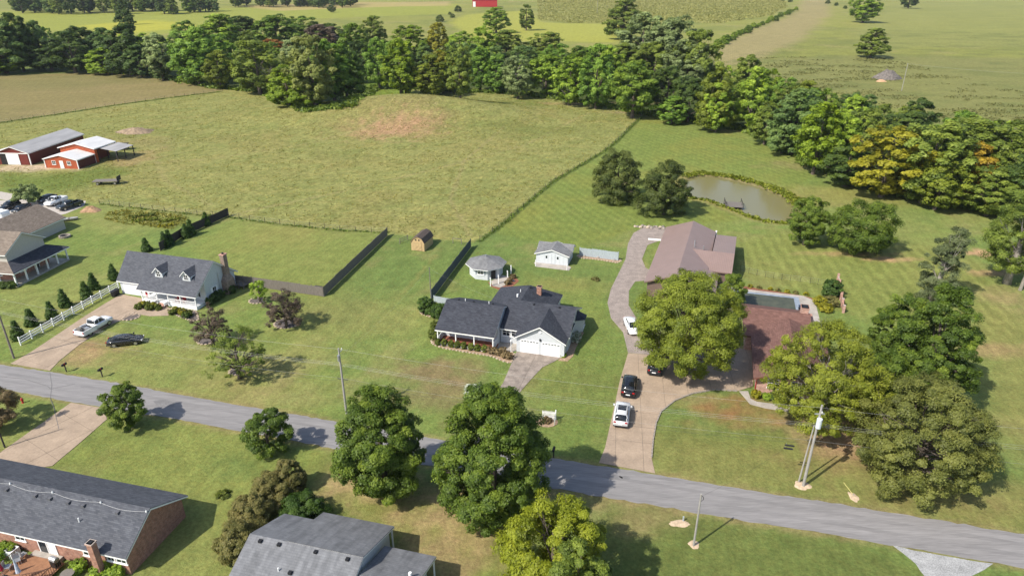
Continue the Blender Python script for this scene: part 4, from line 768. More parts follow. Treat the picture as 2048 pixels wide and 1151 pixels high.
# undergrowth along the wood's edge, pasture tussocks, rank fence grass, reeds: nobody could count these
def scatter_blades(name, label, pts, h, m, seed, nb=4, spread=.22, size=None, flat=.5):
    rng = np.random.default_rng(seed); P = np.repeat(np.asarray(pts, float), nb, axis=0); n = len(P); hh = np.repeat(np.asarray(h, float)*np.ones(len(pts)), nb)
    P = P.copy(); P[:, 0] += rng.normal(0, spread, n); P[:, 1] += rng.normal(0, spread, n); P[:, 2] += hh*rng.uniform(.25, .55, n)
    nr = np.column_stack([rng.normal(size=n), rng.normal(size=n), np.abs(rng.normal(size=n))*flat+.25])
    t = np.clip(np.repeat(rng.normal(.5, .2, len(pts)), nb)+rng.normal(0, .1, n), 0, 1)
    me_ = leaves_mesh(name, P, nr, hh*rng.uniform(.9, 1.6, n), t, rng, .55); me_.materials.append(MATS[m]); o = bpy.data.objects.new(name, me_); COL.objects.link(o); return tag(o, label, kind='stuff')
def in_poly(pts, n, rng):
    p = np.array([(q[0], q[1]) for q in pts]); out = []
    while sum(len(o) for o in out) < n:
        x = rng.uniform(max(p[:, 0].min(), -190), min(p[:, 0].max(), 230), 20000); y = rng.uniform(p[:, 1].min(), p[:, 1].max(), 20000); ins = np.zeros(len(x), bool)
        for i in range(len(p)):
            a, b = p[i], p[(i+1) % len(p)]; c = (a[1] > y) != (b[1] > y)
            with np.errstate(divide='ignore', invalid='ignore'): ins ^= c & (x < (b[0]-a[0])*(y-a[1])/(b[1]-a[1]+1e-12)+a[0])
        out.append(np.column_stack([x[ins], y[ins]]))
    q = np.concatenate(out)[:n]; return np.column_stack([q, terr(q[:, 0], q[:, 1])])
def along(pts, step, jit, rng):
    out = []
    for a, b in zip(pts[:-1], pts[1:]):
        L = math.dist(a[:2], b[:2]); n = max(int(L/step), 1); s = rng.random(n)[:, None]
        out.append(np.array(a[:2])+(np.array(b[:2])-np.array(a[:2]))*s+rng.normal(0, jit, (n, 2)))
    q = np.concatenate(out); return np.column_stack([q, terr(q[:, 0], q[:, 1])])
nr_ = np.random.default_rng(21)
q = in_poly(PASTURE, 32000, nr_); keep = fbm(q[:, 0], q[:, 1], 6, 3)+nr_.normal(0, .12, len(q)) > .42; q = q[keep]
scatter_blades('pasture_grass', 'rough yellow green tussocks of the grazed pasture', q, nr_.uniform(.10, .30, len(q)), 'grass_tuft', 2, 3, .25, flat=1.2)
q = in_poly(GP([(1440, 125), (1560, 112), (1760, 118), (2100, 112), (2100, 260), (1900, 240), (1640, 185), (1480, 150)]), 9000, nr_); keep = fbm(q[:, 0]*.6, q[:, 1], 10, 3) > .52; q = q[keep]
scatter_blades('hill_weeds', 'dark weeds and tussocks on the shaded right hill', q, nr_.uniform(.25, .7, len(q)), 'weed', 3, 3, .4)
q = np.concatenate([along(FENCE_W, .14, .4, nr_), along(FENCE_E, .16, .25, nr_), along(FENCE_S, .25, .25, nr_)])
scatter_blades('fence_grass', 'rank dark grass grown up along the wire fences', q, nr_.uniform(.12, .42, len(q)), 'grass_rank', 4, 3, .2)
edge = GP([(180, 141), (300, 150), (440, 176), (540, 184), (620, 220), (700, 212), (735, 185), (760, 172), (900, 182), (1050, 188), (1200, 210), (1300, 230), (1440, 248), (1540, 275), (1640, 338), (1740, 372), (1850, 400), (2060, 432)])
q = along(edge, .09, 1.5, nr_); scatter_blades('undergrowth', 'low green undergrowth along the edge of the wood', q, nr_.uniform(.4, 1.6, len(q)), 'grass_rank', 5, 5, .5)
rd = GP([(1370, 352), (1402, 346), (1440, 350), (1480, 357), (1525, 369), (1560, 382), (1588, 398), (1598, 412)]); rd2 = GP([(1380, 396), (1415, 401), (1445, 412), (1478, 425), (1510, 437), (1545, 446), (1580, 446)])
q = np.concatenate([along(rd, .04, .8, nr_), along(rd2, .12, .4, nr_)]); scatter_blades('reeds', 'yellow green reeds round the pond bank', q, nr_.uniform(.2, .65, len(q)), 'reed', 6, 4, .25, flat=.5)
# corn standing on the far hill
cp_ = GP([(1075, -8), (1078, 40), (1140, 47), (1240, 46), (1330, 48), (1440, 47), (1540, 32), (1575, 14), (1560, -8)])
q = in_poly(cp_, 100, nr_) if False else None
p_ = np.array([(c[0], c[1]) for c in cp_]); nn = 20000; cx_ = nr_.uniform(p_[:, 0].min(), p_[:, 0].max(), nn*2); cy_ = nr_.uniform(p_[:, 1].min(), p_[:, 1].max(), nn*2)**1.0
cy_ = np.round(cy_/3.2)*3.2+nr_.normal(0, .35, len(cy_)); ins = np.zeros(len(cx_), bool)
for i in range(len(p_)):
    a, b = p_[i], p_[(i+1) % len(p_)]; c_ = (a[1] > cy_) != (b[1] > cy_)
    ins ^= c_ & (cx_ < (b[0]-a[0])*(cy_-a[1])/(b[1]-a[1]+1e-12)+a[0])
cx_ = cx_[ins]; cy_ = cy_[ins]
scatter_blades('corn_crop', 'standing yellow green corn on the far hill', np.column_stack([cx_, cy_, terr(cx_, cy_)]), 1.7, 'corn', 9, 2, .9, flat=2.5)
# vegetable garden
gp = GP([(215, 425), (250, 418), (372, 432), (380, 446), (345, 458), (300, 454), (240, 446), (205, 436)])
q = in_poly(gp, 700, nr_); scatter_blades('garden_weeds', 'weedy green growth in the vegetable plot', q, nr_.uniform(.15, .4, len(q)), 'grass_tuft', 7, 4, .25)
for (a, b, m, nm) in (((262, 436), (318, 430), 'leaf_box', 'leafy green row in the vegetable plot, upper of the left pair'), ((268, 444), (325, 438), 'leaf_locust', 'leafy green row in the vegetable plot, lower of the left pair'), ((322, 444), (368, 438), 'leaf_locust', 'yellowing row in the vegetable plot, upper of the right pair'), ((322, 453), (365, 450), 'leaf_goldshrub', 'yellowing row in the vegetable plot, lower of the right pair')):
    A = G(*a); Bp = G(*b); root = thing('vegetable_row', A, math.atan2(Bp[1]-A[1], Bp[0]-A[0]), nm, 'plant', 'rows of the vegetable plot'); L = math.dist(A, Bp)
    for i in range(int(L/1.1)):
        me_, _, _ = crown('plant', 60+i, .6, .02, .8, 'dome', 12, 16, .26, .3, .4, .1); me_.materials.append(MATS[m]); k = bpy.data.objects.new('plant', me_); COL.objects.link(k); k.parent = root; k.location = (i*1.1, random.uniform(-.15, .15), 0)
# ================================================================== BUILDINGS
def lift(polys, dz): return [[(p[0], p[1], p[2]+dz) for p in q] for q in polys]
def roof(root, m, polys, fasc=trim, th=.07, fth=.17, name='roof'):
    s = MB()
    for q in polys: s.slab(q, th)
    o = s.build(name, m, root)
    if fasc:
        f = MB()
        for q in polys: f.slab([(p[0], p[1], p[2]-th-.004) for p in q], fth)
        f.build('fascia', fasc, o)
    return o
def gable_polys(x0, x1, y0, y1, ez, rz, axis='x'):
    if axis == 'x':
        ym = (y0+y1)/2; return [[(x0, y0, ez), (x1, y0, ez), (x1, ym, rz), (x0, ym, rz)], [(x0, ym, rz), (x1, ym, rz), (x1, y1, ez), (x0, y1, ez)]]
    xm = (x0+x1)/2; return [[(x0, y0, ez), (xm, y0, rz), (xm, y1, rz), (x0, y1, ez)], [(xm, y0, rz), (x1, y0, ez), (x1, y1, ez), (xm, y1, rz)]]
def body_x(root, m, x0, x1, prof, name='wall'):      # profile in y,z run along x
    return MB().prism([(x0, y, z) for y, z in prof], (x1-x0, 0, 0)).build(name, m, root)
def body_y(root, m, y0, y1, prof, name='wall'):      # profile in x,z run along y
    return MB().prism([(x, y0, z) for x, z in prof][::-1], (0, y1-y0, 0)).build(name, m, root)
def fb(face, at, a0, a1, z0, z1, d0, d1):
    if face == 'S': return (a0, a1, at-d1, at-d0, z0, z1)
    if face == 'N': return (a0, a1, at+d0, at+d1, z0, z1)
    if face == 'E': return (at+d0, at+d1, a0, a1, z0, z1)
    return (at-d1, at-d0, a0, a1, z0, z1)
def window(root, face, at, c, z, w, h, shutters=None, fm=trim, mull=1, name='window'):
    f = MB(); t = .09
    for q in ((c-w/2-t, c+w/2+t, z-t, z), (c-w/2-t, c+w/2+t, z+h, z+h+t), (c-w/2-t, c-w/2, z+.002, z+h-.002), (c+w/2, c+w/2+t, z+.002, z+h-.002)): f.box(*fb(face, at, q[0], q[1], q[2], q[3], -.02, .06))
    o = f.build(name, fm, root); MB().box(*fb(face, at, c-w/2, c+w/2, z, z+h, -.02, .025)).build('pane', glassm, o)
    g = MB(); g.box(*fb(face, at, c-w/2, c+w/2, z+h/2-.025, z+h/2+.025, .02, .045))
    for i in range(mull): xx = c-w/2+w*(i+1)/(mull+1); g.box(*fb(face, at, xx-.02, xx+.02, z, z+h, .021, .043))
    g.build('glazing_bar', fm, o); MB().box(*fb(face, at, c-w/2-.16, c+w/2+.16, z-.16, z-t-.003, -.02, .12)).build('sill', fm, o)
    if shutters:
        for s in (-1, 1): MB().box(*fb(face, at, c+s*(w/2+.27)-.17, c+s*(w/2+.27)+.17, z-.05, z+h+.05, -.01, .04)).build('shutter', shutters, o)
    return o
def door(root, face, at, c, w, h, m, z=0.0, name='door', knob=True):
    o = MB().box(*fb(face, at, c-w/2, c+w/2, z+.02, z+h, -.03, .035)).build(name, m, root)
    f = MB(); t = .1
    for q in ((c-w/2-t, c-w/2-.004, z+.02, z+h+t), (c+w/2+.004, c+w/2+t, z+.02, z+h+t), (c-w/2-.002, c+w/2+.002, z+h+.004, z+h+t-.002)): f.box(*fb(face, at, q[0], q[1], q[2], q[3], -.03, .06))
    f.build('frame', trim, o)
    if knob: MB().box(*fb(face, at, c+w*.36, c+w*.36+.06, z+h*.45, z+h*.45+.06, .03, .09)).build('handle', galv, o)
    return o
def garage_door(root, face, at, c, w, h, m, rows=4, lights=True):
    o = MB().box(*fb(face, at, c-w/2-.08, c+w/2+.08, 0.01, h+.1, -.06, .015)).build('garage_door', trim, root)
    for i in range(rows):
        z0 = .03+i*(h-.03)/rows; z1 = .03+(i+1)*(h-.03)/rows-.03
        p = MB().box(*fb(face, at, c-w/2, c+w/2, z0, z1, .012, .045)).build('panel', m, o)
    if lights:
        g = MB(); n = 6
        for i in range(n): a0 = c-w/2+w*(i+.15)/n; g.box(*fb(face, at, a0, a0+w*.7/n, h-.26, h-.12, .04, .052))
        g.build('glass_strip', glassm, o)
    return o
def posts(root, pts, z0, z1, s=.07, m=trim, name='post'):
    for x, y in pts: MB().box(x-s, x+s, y-s, y+s, z0, z1).build(name, m, root)
def vents(root, pts, m=None, s=.16):
    for x, y, z in pts: MB().box(x-s, x+s, y-s, y+s, z-.05, z+.16).build('roof_vent', m or black, root)
def pipe(root, x, y, z, h=.45, r=.06, m=None): MB().cyl(x, y, z-.1, z+h, r).build('vent_pipe', m or trim, root)
def chimney(root, x0, x1, y0, y1, z0, z1, m, cap=True):
    o = box('chimney', m, root, x0, x1, y0, y1, z0, z1)
    if cap: MB().box(x0-.06, x1+.06, y0-.06, y1+.06, z1-.16, z1).build('cap', brick_pink, o); MB().box(x0+.12, x1-.12, y0+.12, y1-.12, z1, z1+.06).build('flue', black, o)
    return o
def house(name, px, ang, label, cat='house', z=0):
    p = G(*px); return thing(name, (p[0], p[1], p[2]+z), R(ang), label, cat)

# ---- the white house with charcoal roofs in the middle
H = house('house', (1033, 702), -16, 'white house with rambling charcoal roofs and two garage doors')
body_x(H, sidingw, -11.6, -3.1, [(1.0, 0), (8.6, 0), (8.6, 2.75), (3.6, 4.85), (1.0, 3.5)])
body_x(H, sidingw, -3.0, 7.1, [(2.0, 0), (10.9, 0), (10.9, 2.5), (6.4, 4.7), (2.0, 2.55)])
body_y(H, sidingw, 0, 5.6, [(0, 0), (7, 0), (7, 2.4), (3.45, 4.45), (0, 2.4)])
box('wall', sidingw, H, -6.6, 3.2, 8.0, 14.8, 0, 2.5)
roof(H, shin_dark, [[(-11.95, -1.5, 2.6), (-2.9, -1.5, 2.6), (-2.9, 3.6, 5.1), (-11.95, 3.6, 5.1)], [(-11.95, 3.6, 5.1), (-2.9, 3.6, 5.1), (-2.9, 9.0, 2.9), (-11.95, 9.0, 2.9)]])
roof(H, shin_dark, [[(-2.96, 1.5, 2.6), (7.4, 1.5, 2.6), (7.4, 6.4, 5.0), (-2.96, 6.4, 5.0)], [(-2.96, 6.4, 5.0), (7.4, 6.4, 5.0), (7.4, 11.4, 2.6), (-2.96, 11.4, 2.6)]])
roof(H, shin_dark, [[(-6.9, 5.2, 2.6), (-1.2, 6.4, 4.97), (-1.2, 12.2, 4.97), (-6.9, 15.1, 2.6)], [(-1.2, 6.4, 4.97), (3.5, 6.4, 2.6), (3.5, 15.1, 2.6), (-1.2, 12.2, 4.97)], [(-6.9, 15.1, 2.6), (-1.2, 12.2, 4.97), (3.5, 15.1, 2.6)]])
roof(H, shin_dark, [[(-.35, -.45, 2.5), (3.45, -.45, 4.72), (3.45, 6.1, 4.72), (-.35, 6.1, 2.5)], [(3.45, -.45, 4.72), (7.3, -.45, 2.5), (7.3, 6.1, 2.5), (3.45, 6.1, 4.72)]])
garage_door(H, 'S', 0, 1.95, 2.6, 2.1, white); garage_door(H, 'S', 0, 5.05, 2.6, 2.1, white)
MB().tube([(3.45, -.02, 3.7), (3.45, -.09, 3.7)], .24, 10).build('gable_vent', trim, H)
MB().box(3.4, 3.6, -.2, -.02, 2.3, 2.6).build('lamp', black, H)
window(H, 'S', 2.0, -2.1, 1.25, 1.05, 1.05); window(H, 'S', 2.0, -.75, 1.25, 1.05, 1.05)
PF = box('porch_floor', porchred, H, -11.7, -3.05, -1.35, 1.0, 0, .35)
box('porch_beam', trim, H, -11.75, -3.0, -1.42, -1.25, 2.25, 2.5); box('porch_curb', trim, H, -11.75, -3.0, -1.46, -1.37, .05, .5)
posts(H, [(-11.6, -1.3), (-8.8, -1.3), (-6.0, -1.3), (-3.15, -1.3)], .35, 2.26)
box('porch_end_wall', sidingw, H, -3.2, -3.1, -1.2, 1.0, .36, 1.5); box('porch_end_wall', sidingw, H, -11.65, -11.55, -.9, 1.0, .36, 1.3)
window(H, 'S', 1.0, -9.6, 1.2, 1.1, 1.2); window(H, 'S', 1.0, -7.6, 1.2, 1.1, 1.2); door(H, 'S', 1.0, -5.6, .95, 2.05, white, .35)
by = MB(); bay = [(7.1, 7.2), (8.2, 7.9), (8.2, 9.3), (7.1, 10.0)]
MB().prism([(x, y, .3) for x, y in bay], (0, 0, 2.1)).build('bay', sidingw, H)
window(H, 'E', 8.2, 8.6, 1.0, 1.0, 1.1)
MB().add([(7.0, 6.9, 2.42), (8.5, 7.75, 2.42), (8.5, 9.45, 2.42), (7.0, 10.3, 2.42), (7.0, 8.6, 3.5)], [(0, 1, 4), (1, 2, 4), (2, 3, 4), (3, 2, 1, 0), (0, 4, 3)]).build('bay_roof', shin_dark, H)
chimney(H, .2, .9, 10.9, 11.5, 4.0, 5.45, brick)
for x, y, z in ((-2.2, 10.2, 4.6), (-9.2, 4.3, 4.8), (-5.5, 4.4, 4.8)): pipe(H, x, y, z, .4)
MB().cyl(-2.2, 8.4, 4.3, 5.0, .14).build('roof_turbine', trim, H)
vents(H, [(-10.3, 4.4, 4.78), (-7.9, 4.4, 4.78), (-5.0, 4.7, 4.66), (4.9, 6.0, 4.8), (1.0, 6.0, 4.8), (-.9, 11.4, 4.9)], s=.13)
sheet('porch_walk', GP([(993, 684), (1003, 679), (1034, 683), (1033, 701), (1024, 704), (1017, 702), (988, 694)]), .055, concrete2, 'grey concrete walk between the porch and the garage')
def bed(name, label, px, m, edge=True, z=.04):
    pts = GP(px); o = sheet(name, pts, z, m, label, 'flower bed', None, .04)
    if edge:
        n = len(pts); L = 0
        for i in range(n):
            a, b = Vector(pts[i]), Vector(pts[(i+1) % n]); k = max(int((b-a).length/.5), 1)
            for j in range(k):
                p = a.lerp(b, (j+.5)/k); s = random.uniform(.13, .2); MB().add([(p.x+s*math.cos(t+.3)*random.uniform(.8, 1.1), p.y+s*math.sin(t+.3)*random.uniform(.7, 1.1), zz) for zz, f in ((0, 1), (.13, .75)) for t in [q*1.047 for q in range(6)]], [(5, 4, 3, 2, 1, 0), (6, 7, 8, 9, 10, 11)]+[(q, (q+1) % 6, (q+1) % 6+6, q+6) for q in range(6)]).build('edging_stone', edging, o)
    return o
bed('flower_bed', 'tan mulch bed before the porch and clipped bushes', [(863, 684), (868, 690), (890, 697), (950, 707), (985, 713), (1003, 721), (1020, 726), (1030, 715), (1028, 706), (1012, 702), (988, 697), (930, 688), (880, 680), (872, 662), (864, 664)], mulch_tan)
bed('flower_bed', 'tan stone edged bed below the two corner bushes', [(840, 622), (842, 628), (862, 634), (884, 637), (890, 630), (860, 622)], mulch_tan)
bed('flower_bed', 'tan mulch bed along the right garage corner', [(1124, 713), (1116, 721), (1135, 722), (1146, 712), (1152, 695), (1168, 665), (1160, 660), (1140, 690)], mulch_tan, False)
lp = G(1022, 704); P_ = thing('lamp_post', lp, 0, 'short white lamp post at the walk by the garage', 'lamp'); MB().cyl(0, 0, 0, 1.7, .06, .05, 8).build('post', trim, P_); MB().lathe([(.05, 1.7), (.13, 1.75), (.15, 1.95), (.04, 2.08)], 8).build('lantern', trim, P_)

# ---- the white dormered house on the left
H = house('house', (245.5, 586), -16, 'white dormered house with steep slate grey roof and brick chimney')
rz, ry, ey, ez = 6.6, 3.3, -2.25, 2.5; sl_ = (rz-ez)/(ry-ey); gz = ez+sl_*(-.35-ey)-1.1
body_x(H, sidingw, 5.7, 16.7, [(.5, 0), (8.0, 0), (8.0, 2.9), (ry, rz-.2), (.5, ez+sl_*(.5-ey)-.22)])
body_x(H, sidingw, 0, 5.69, [(0, 0), (8.0, 0), (8.0, 2.7), (ry, rz-.3), (.0, 2.42)])
s2 = (rz-.06-2.5)/(ry+.35)
roof(H, shin_dark2, [[(5.5, ey, ez), (17.05, ey, ez), (17.05, ry, rz), (5.5, ry, rz)], [(-.3, ry, rz-.06), (17.05, ry, rz), (17.05, 8.6, 2.6), (-.3, 8.6, 2.6)], [(-.3, -.35, 2.5), (5.48, -.35, 2.5), (5.48, ry, rz-.06), (-.3, ry, rz-.06)]])
garage_door(H, 'S', 0, 2.45, 3.6, 2.05, white, 4, False); box('corner_trim', trim, H, 4.6, 4.85, -.06, -.004, .02, 2.3)
def dormer(x):
    zr = ez+sl_*(0-ey); o = body_y(H, sidingw, -.1, 3.0, [(x-.75, zr-.35), (x+.75, zr-.35), (x+.75, zr+.95), (x, zr+1.65), (x-.75, zr+.95)], 'dormer')
    q = [[(x-1.0, -.4, zr+.8), (x, -.4, zr+1.78), (x, 3.2, zr+1.78), (x-1.0, 3.2, zr+.8)], [(x, -.4, zr+1.78), (x+1.0, -.4, zr+.8), (x+1.0, 3.2, zr+.8), (x, 3.2, zr+1.78)]]
    s = MB(); [s.slab(k, .05) for k in q]; s.build('dormer_roof', shin_dark2, o); s = MB(); [s.slab([(p[0], p[1], p[2]-.054) for p in k], .12) for k in q]; s.build('fascia', trim, o)
    f = MB(); c = x; z = zr+.12; w = .72; h = .85; t = .07
    for a in ((c-w/2-t, c+w/2+t, z-t, z), (c-w/2-t, c+w/2+t, z+h, z+h+t), (c-w/2-t, c-w/2, z, z+h), (c+w/2, c+w/2+t, z, z+h)): f.box(*fb('S', -.1, a[0], a[1], a[2], a[3], -.01, .05))
    f.box(*fb('S', -.1, c-w/2, c+w/2, z+h/2-.02, z+h/2+.02, .02, .04)); f.box(*fb('S', -.1, c-.02, c+.02, z, z+h, .021, .041)); f.build('window', trim, o); MB().box(*fb('S', -.1, c-w/2, c+w/2, z, z+h, -.01, .02)).build('pane', glassm, o)
dormer(8.6); dormer(14.0)
box('porch_floor', white, H, 5.9, 16.6, -1.95, .5, 0, .55); box('porch_beam', trim, H, 5.8, 16.75, -2.0, -1.8, 2.2, 2.42)
posts(H, [(6.0, -1.85), (9.0, -1.85), (11.2, -1.85), (13.6, -1.85), (16.5, -1.85)], .55, 2.21)
rl = MB()
for a, b in ((6.1, 8.9), (11.3, 13.5), (13.7, 16.4)):
    rl.box(a, b, -1.88, -1.82, 1.32, 1.40); rl.box(a, b, -1.88, -1.82, .66, .72); n = int((b-a)/.16)
    for i in range(n): rl.box(a+.08+i*.16, a+.12+i*.16, -1.87, -1.83, .72, 1.32)
rl.build('porch_rail', trim, H)
for i in range(3): box('step', brick_pink, H, 9.3, 10.9, -2.25-.3*(i+1)+.004, -1.96-.3*i, 0, .42-.14*i)
for x in (9.05, 11.15): box('step_rail', trim, H, x-.05, x+.05, -2.9, -2.0, .5, .95)
door(H, 'S', .5, 10.1, .95, 2.0, white, .55); window(H, 'S', .5, 7.6, 1.2, 1.0, 1.2, black); window(H, 'S', .5, 14.6, 1.2, 1.0, 1.2, black)
window(H, 'E', 16.7, 2.6, 1.0, .8, 1.2, trim); MB().tube([(16.78, 3.9, 1.0), (16.78, 3.9, 4.2)], .035, 6).build('conduit', galv, H); box('meter_box', galv, H, 16.72, 16.9, 3.75, 4.05, .9, 1.4)
ch = MB(); ch.box(16.71, 17.75, 4.6, 6.4, 0, 2.4); ch.prism([(16.71, 4.6, 2.402), (17.75, 4.6, 2.402), (17.7, 4.95, 3.4), (16.71, 4.95, 3.4)], (0, .001, 0)) if False else None
ch = MB(); lo = [(16.71, 4.5), (17.8, 4.5), (17.8, 6.5), (16.71, 6.5)]; hi = [(16.71, 5.2), (17.45, 5.2), (17.45, 6.1), (16.71, 6.1)]
for (A, za), (B2, zb) in (((lo, 0), (lo, 2.3)), ((lo, 2.3), (hi, 3.3)), ((hi, 3.3), (hi, 6.85))):
    o_ = len(ch.v); ch.v += [(x, y, za) for x, y in A]+[(x, y, zb) for x, y in B2]; ch.f += [(o_+i, o_+(i+1) % 4, o_+(i+1) % 4+4, o_+i+4) for i in range(4)]
ch.f.append(tuple(len(ch.v)-4+i for i in range(4))); co = ch.build('chimney', brick_tan, H); MB().box(16.62, 17.54, 5.1, 6.2, 6.77, 6.92).build('cap', brick_pink, co); MB().cyl(17.08, 5.65, 6.9, 7.15, .18).build('flue', black, co)
dk = box('back_deck', wood_grey, H, 17.0, 19.0, 7.0, 9.5, .5, .6); posts(H, [(17.9, 7.1), (18.9, 7.1), (18.9, 9.4)], 0, 1.5, .06, wood_grey)
box('deck_rail', wood_grey, H, 17.0, 19.0, 7.04, 7.12, 1.4, 1.5)
chr_ = thing('porch_chair', H.matrix_world @ Vector((0, 0, 0)), 0, 'red chair on the white house porch', 'chair')
def world_of(h, x, y, z):
    a = h.rotation_euler.z; return (h.location.x+x*math.cos(a)-y*math.sin(a), h.location.y+x*math.sin(a)+y*math.cos(a), h.location.z+z)
redp = mat('red_painted_wood', (.42, .02, .025), .5); chr_.location = world_of(H, 12.3, -1.0, .55); chr_.rotation_euler = (0, 0, R(-16))
box('seat', redp, chr_, -.35, .35, -.3, .3, .36, .42); box('backrest', redp, chr_, -.35, .35, .3, .36, .42, 1.05)
for sx in (-.32, .32):
    box('arm', redp, chr_, sx-.05, sx+.05, -.3, .32, .6, .64)
    for sy in (-.25, .28): box('leg', redp, chr_, sx-.03, sx+.03, sy-.03, sy+.03, 0, .36 if sy > 0 else .6)
c2 = copy_tree(chr_); c2.location = world_of(H, 13.3, -1.0, .55); c2['label'] = 'second red chair on the white house porch, the right hand one'; chr_['label'] = 'first red chair on the white house porch, the left hand one'
fl = thing('flag_banner', world_of(H, 6.9, -1.75, 0), R(-16), 'small red and white banner hung at the left porch post', 'flag'); MB().box(-.2, .2, -.02, .02, 1.0, 2.0).build('cloth', redp, fl); MB().tube([(-.25, 0, 2.02), (.25, 0, 2.02)], .02).build('rod', trim, fl)
for i, dx in enumerate((0.0, .75)):
    bn = thing('wheeled_bin', world_of(H, -.35+dx*.1, -.8-dx, 0), R(-10), ('dark wheeled bin against the garage corner', 'dark wheeled bin nearer the white rail fence end')[i], 'bin'); MB().add([(-.24, -.28, .08), (.24, -.28, .08), (.24, .28, .08), (-.24, .28, .08), (-.3, -.34, .98), (.3, -.34, .98), (.3, .34, .98), (-.3, .34, .98)], [(3, 2, 1, 0), (4, 5, 6, 7), (0, 1, 5, 4), (1, 2, 6, 5), (2, 3, 7, 6), (3, 0, 4, 7)]).build('body', black, bn)
    MB().slab([(-.33, -.4, 1.04), (.33, -.4, 1.04), (.33, .38, 1.1), (-.33, .38, 1.1)], .06).build('lid', black, bn); [MB().tube([(s*.3, .28, .12), (s*.24, .28, .12)], .12, 10).build('wheel', tyre, bn) for s in (-1, 1)]
bed('mulch_bed', 'grey gravel bed in the curve of the concrete drive', [(243, 640), (252, 630), (264, 626), (281, 630), (276, 636), (258, 641)], mulch)
bed('flower_bed', 'grey gravel bed left of the white porch steps', [(268, 622), (284, 606), (326, 612), (322, 622), (300, 628), (278, 622)], mulch, False); bed('flower_bed', 'grey gravel bed right of the white porch steps', [(338, 622), (346, 615), (392, 622), (398, 640), (384, 642), (356, 632)], mulch)
for (px, py, r, lab) in ((414, 681, 1.2, 'stone ring round the purple tree by the house'), (574, 646, 1.75, 'stone ring round the purple tree on the open lawn'), (476, 742, 1.05, 'stone ring round the leaning thin tree'), (515, 601, 1.2, 'stone ring round the small sparse tree')):
    c = G(px, py); k = [(c[0]+r*math.cos(t)*1.1, c[1]+r*math.sin(t)) for t in [i*math.pi/8 for i in range(16)]]; o = sheet('tree_ring', k, .05, mulch, lab, 'tree ring', None, .04)
    for i in range(int(r*12)):
        t = i*6.283/int(r*12); s = .2; x, y = c[0]+r*1.1*math.cos(t), c[1]+r*math.sin(t); MB().slab([(x+s*math.cos(u+t), y+s*.7*math.sin(u+t), .13) for u in (0.2, 1.3, 2.2, 3.4, 4.4, 5.4)], .13).build('edging_stone', edging, o)

# ---- the tan roofed house at the left edge
H = house('house', (38, 572), -9, 'beige two storey house with tan roof and pillared wraparound porch')
body_x(H, sidingb, -24, -2.4, [(1.6, 0), (10.0, 0), (10.0, 5.4), (5.6, 7.6), (1.6, 5.4)]); box('brick_base', brick, H, -24, -2.37, 1.57, 9.9, .3, 2.75)
roof(H, shin_tan, [[(-24.5, 1.1, 5.25), (-2.0, 1.1, 5.25), (-2.0, 5.7, 7.85), (-24.5, 5.7, 7.85)], [(-24.5, 5.7, 7.85), (-2.0, 5.7, 7.85), (-2.0, 10.4, 5.25), (-24.5, 10.4, 5.25)]])
roof(H, shin_tan, [[(-24.5, -.8, 2.75), (.6, -.8, 2.75), (-2.35, 1.55, 3.75), (-24.5, 1.55, 3.75)]]); roof(H, shin_dark, [[(.6, -.8, 2.75), (.6, 12.2, 2.75), (-2.35, 10.2, 3.75), (-2.35, 1.55, 3.75)], [(.6, 12.2, 2.75), (-3.5, 12.2, 2.75), (-3.5, 10.05, 3.75), (-2.35, 10.2, 3.75)]])
box('porch_floor', concrete2, H, -24, .1, -.4, 12.0, 0, .3)
posts(H, [(-.1, -.2), (-3.2, -.2), (-6.5, -.2), (-.1, 2.2), (-.1, 4.6), (-.1, 7.0), (-.1, 9.4), (-.1, 11.8)], .3, 2.56, .11)
window(H, 'S', 1.6, -5.0, 3.95, 1.0, 1.2); window(H, 'S', 1.6, -8.2, 3.95, 1.0, 1.2); window(H, 'E', -2.37, 4.0, 1.1, 1.2, 1.2); door(H, 'E', -2.37, 7.0, .95, 2.0, wood_dark, .3); window(H, 'S', 1.57, -5.0, 1.1, 1.2, 1.2)
H2 = house('garage', (132, 457), -9, 'beige garage wing with wide tan roof behind the left house', 'garage')
body_x(H2, sidingb, -24, -.0, [(-11.5, 0), (0, 0), (0, 2.5), (-5.4, 4.7), (-11.5, 2.5)]) if False else body_y(H2, sidingb, -13, 0, [(-11, 0), (0, 0), (0, 2.5), (-5.5, 4.9), (-11, 2.5)])
roof(H2, shin_tan, gable_polys(-11.4, .4, -13.3, .4, 2.45, 5.1, 'y')); vents(H2, [(-6.3, -2.0, 4.75), (-6.5, -5.5, 4.65), (-6.6, -9, 4.6)], s=.14)
box('link_wall', sidingb, H2, -9, -1.5, -19, -13, 0, 2.5)
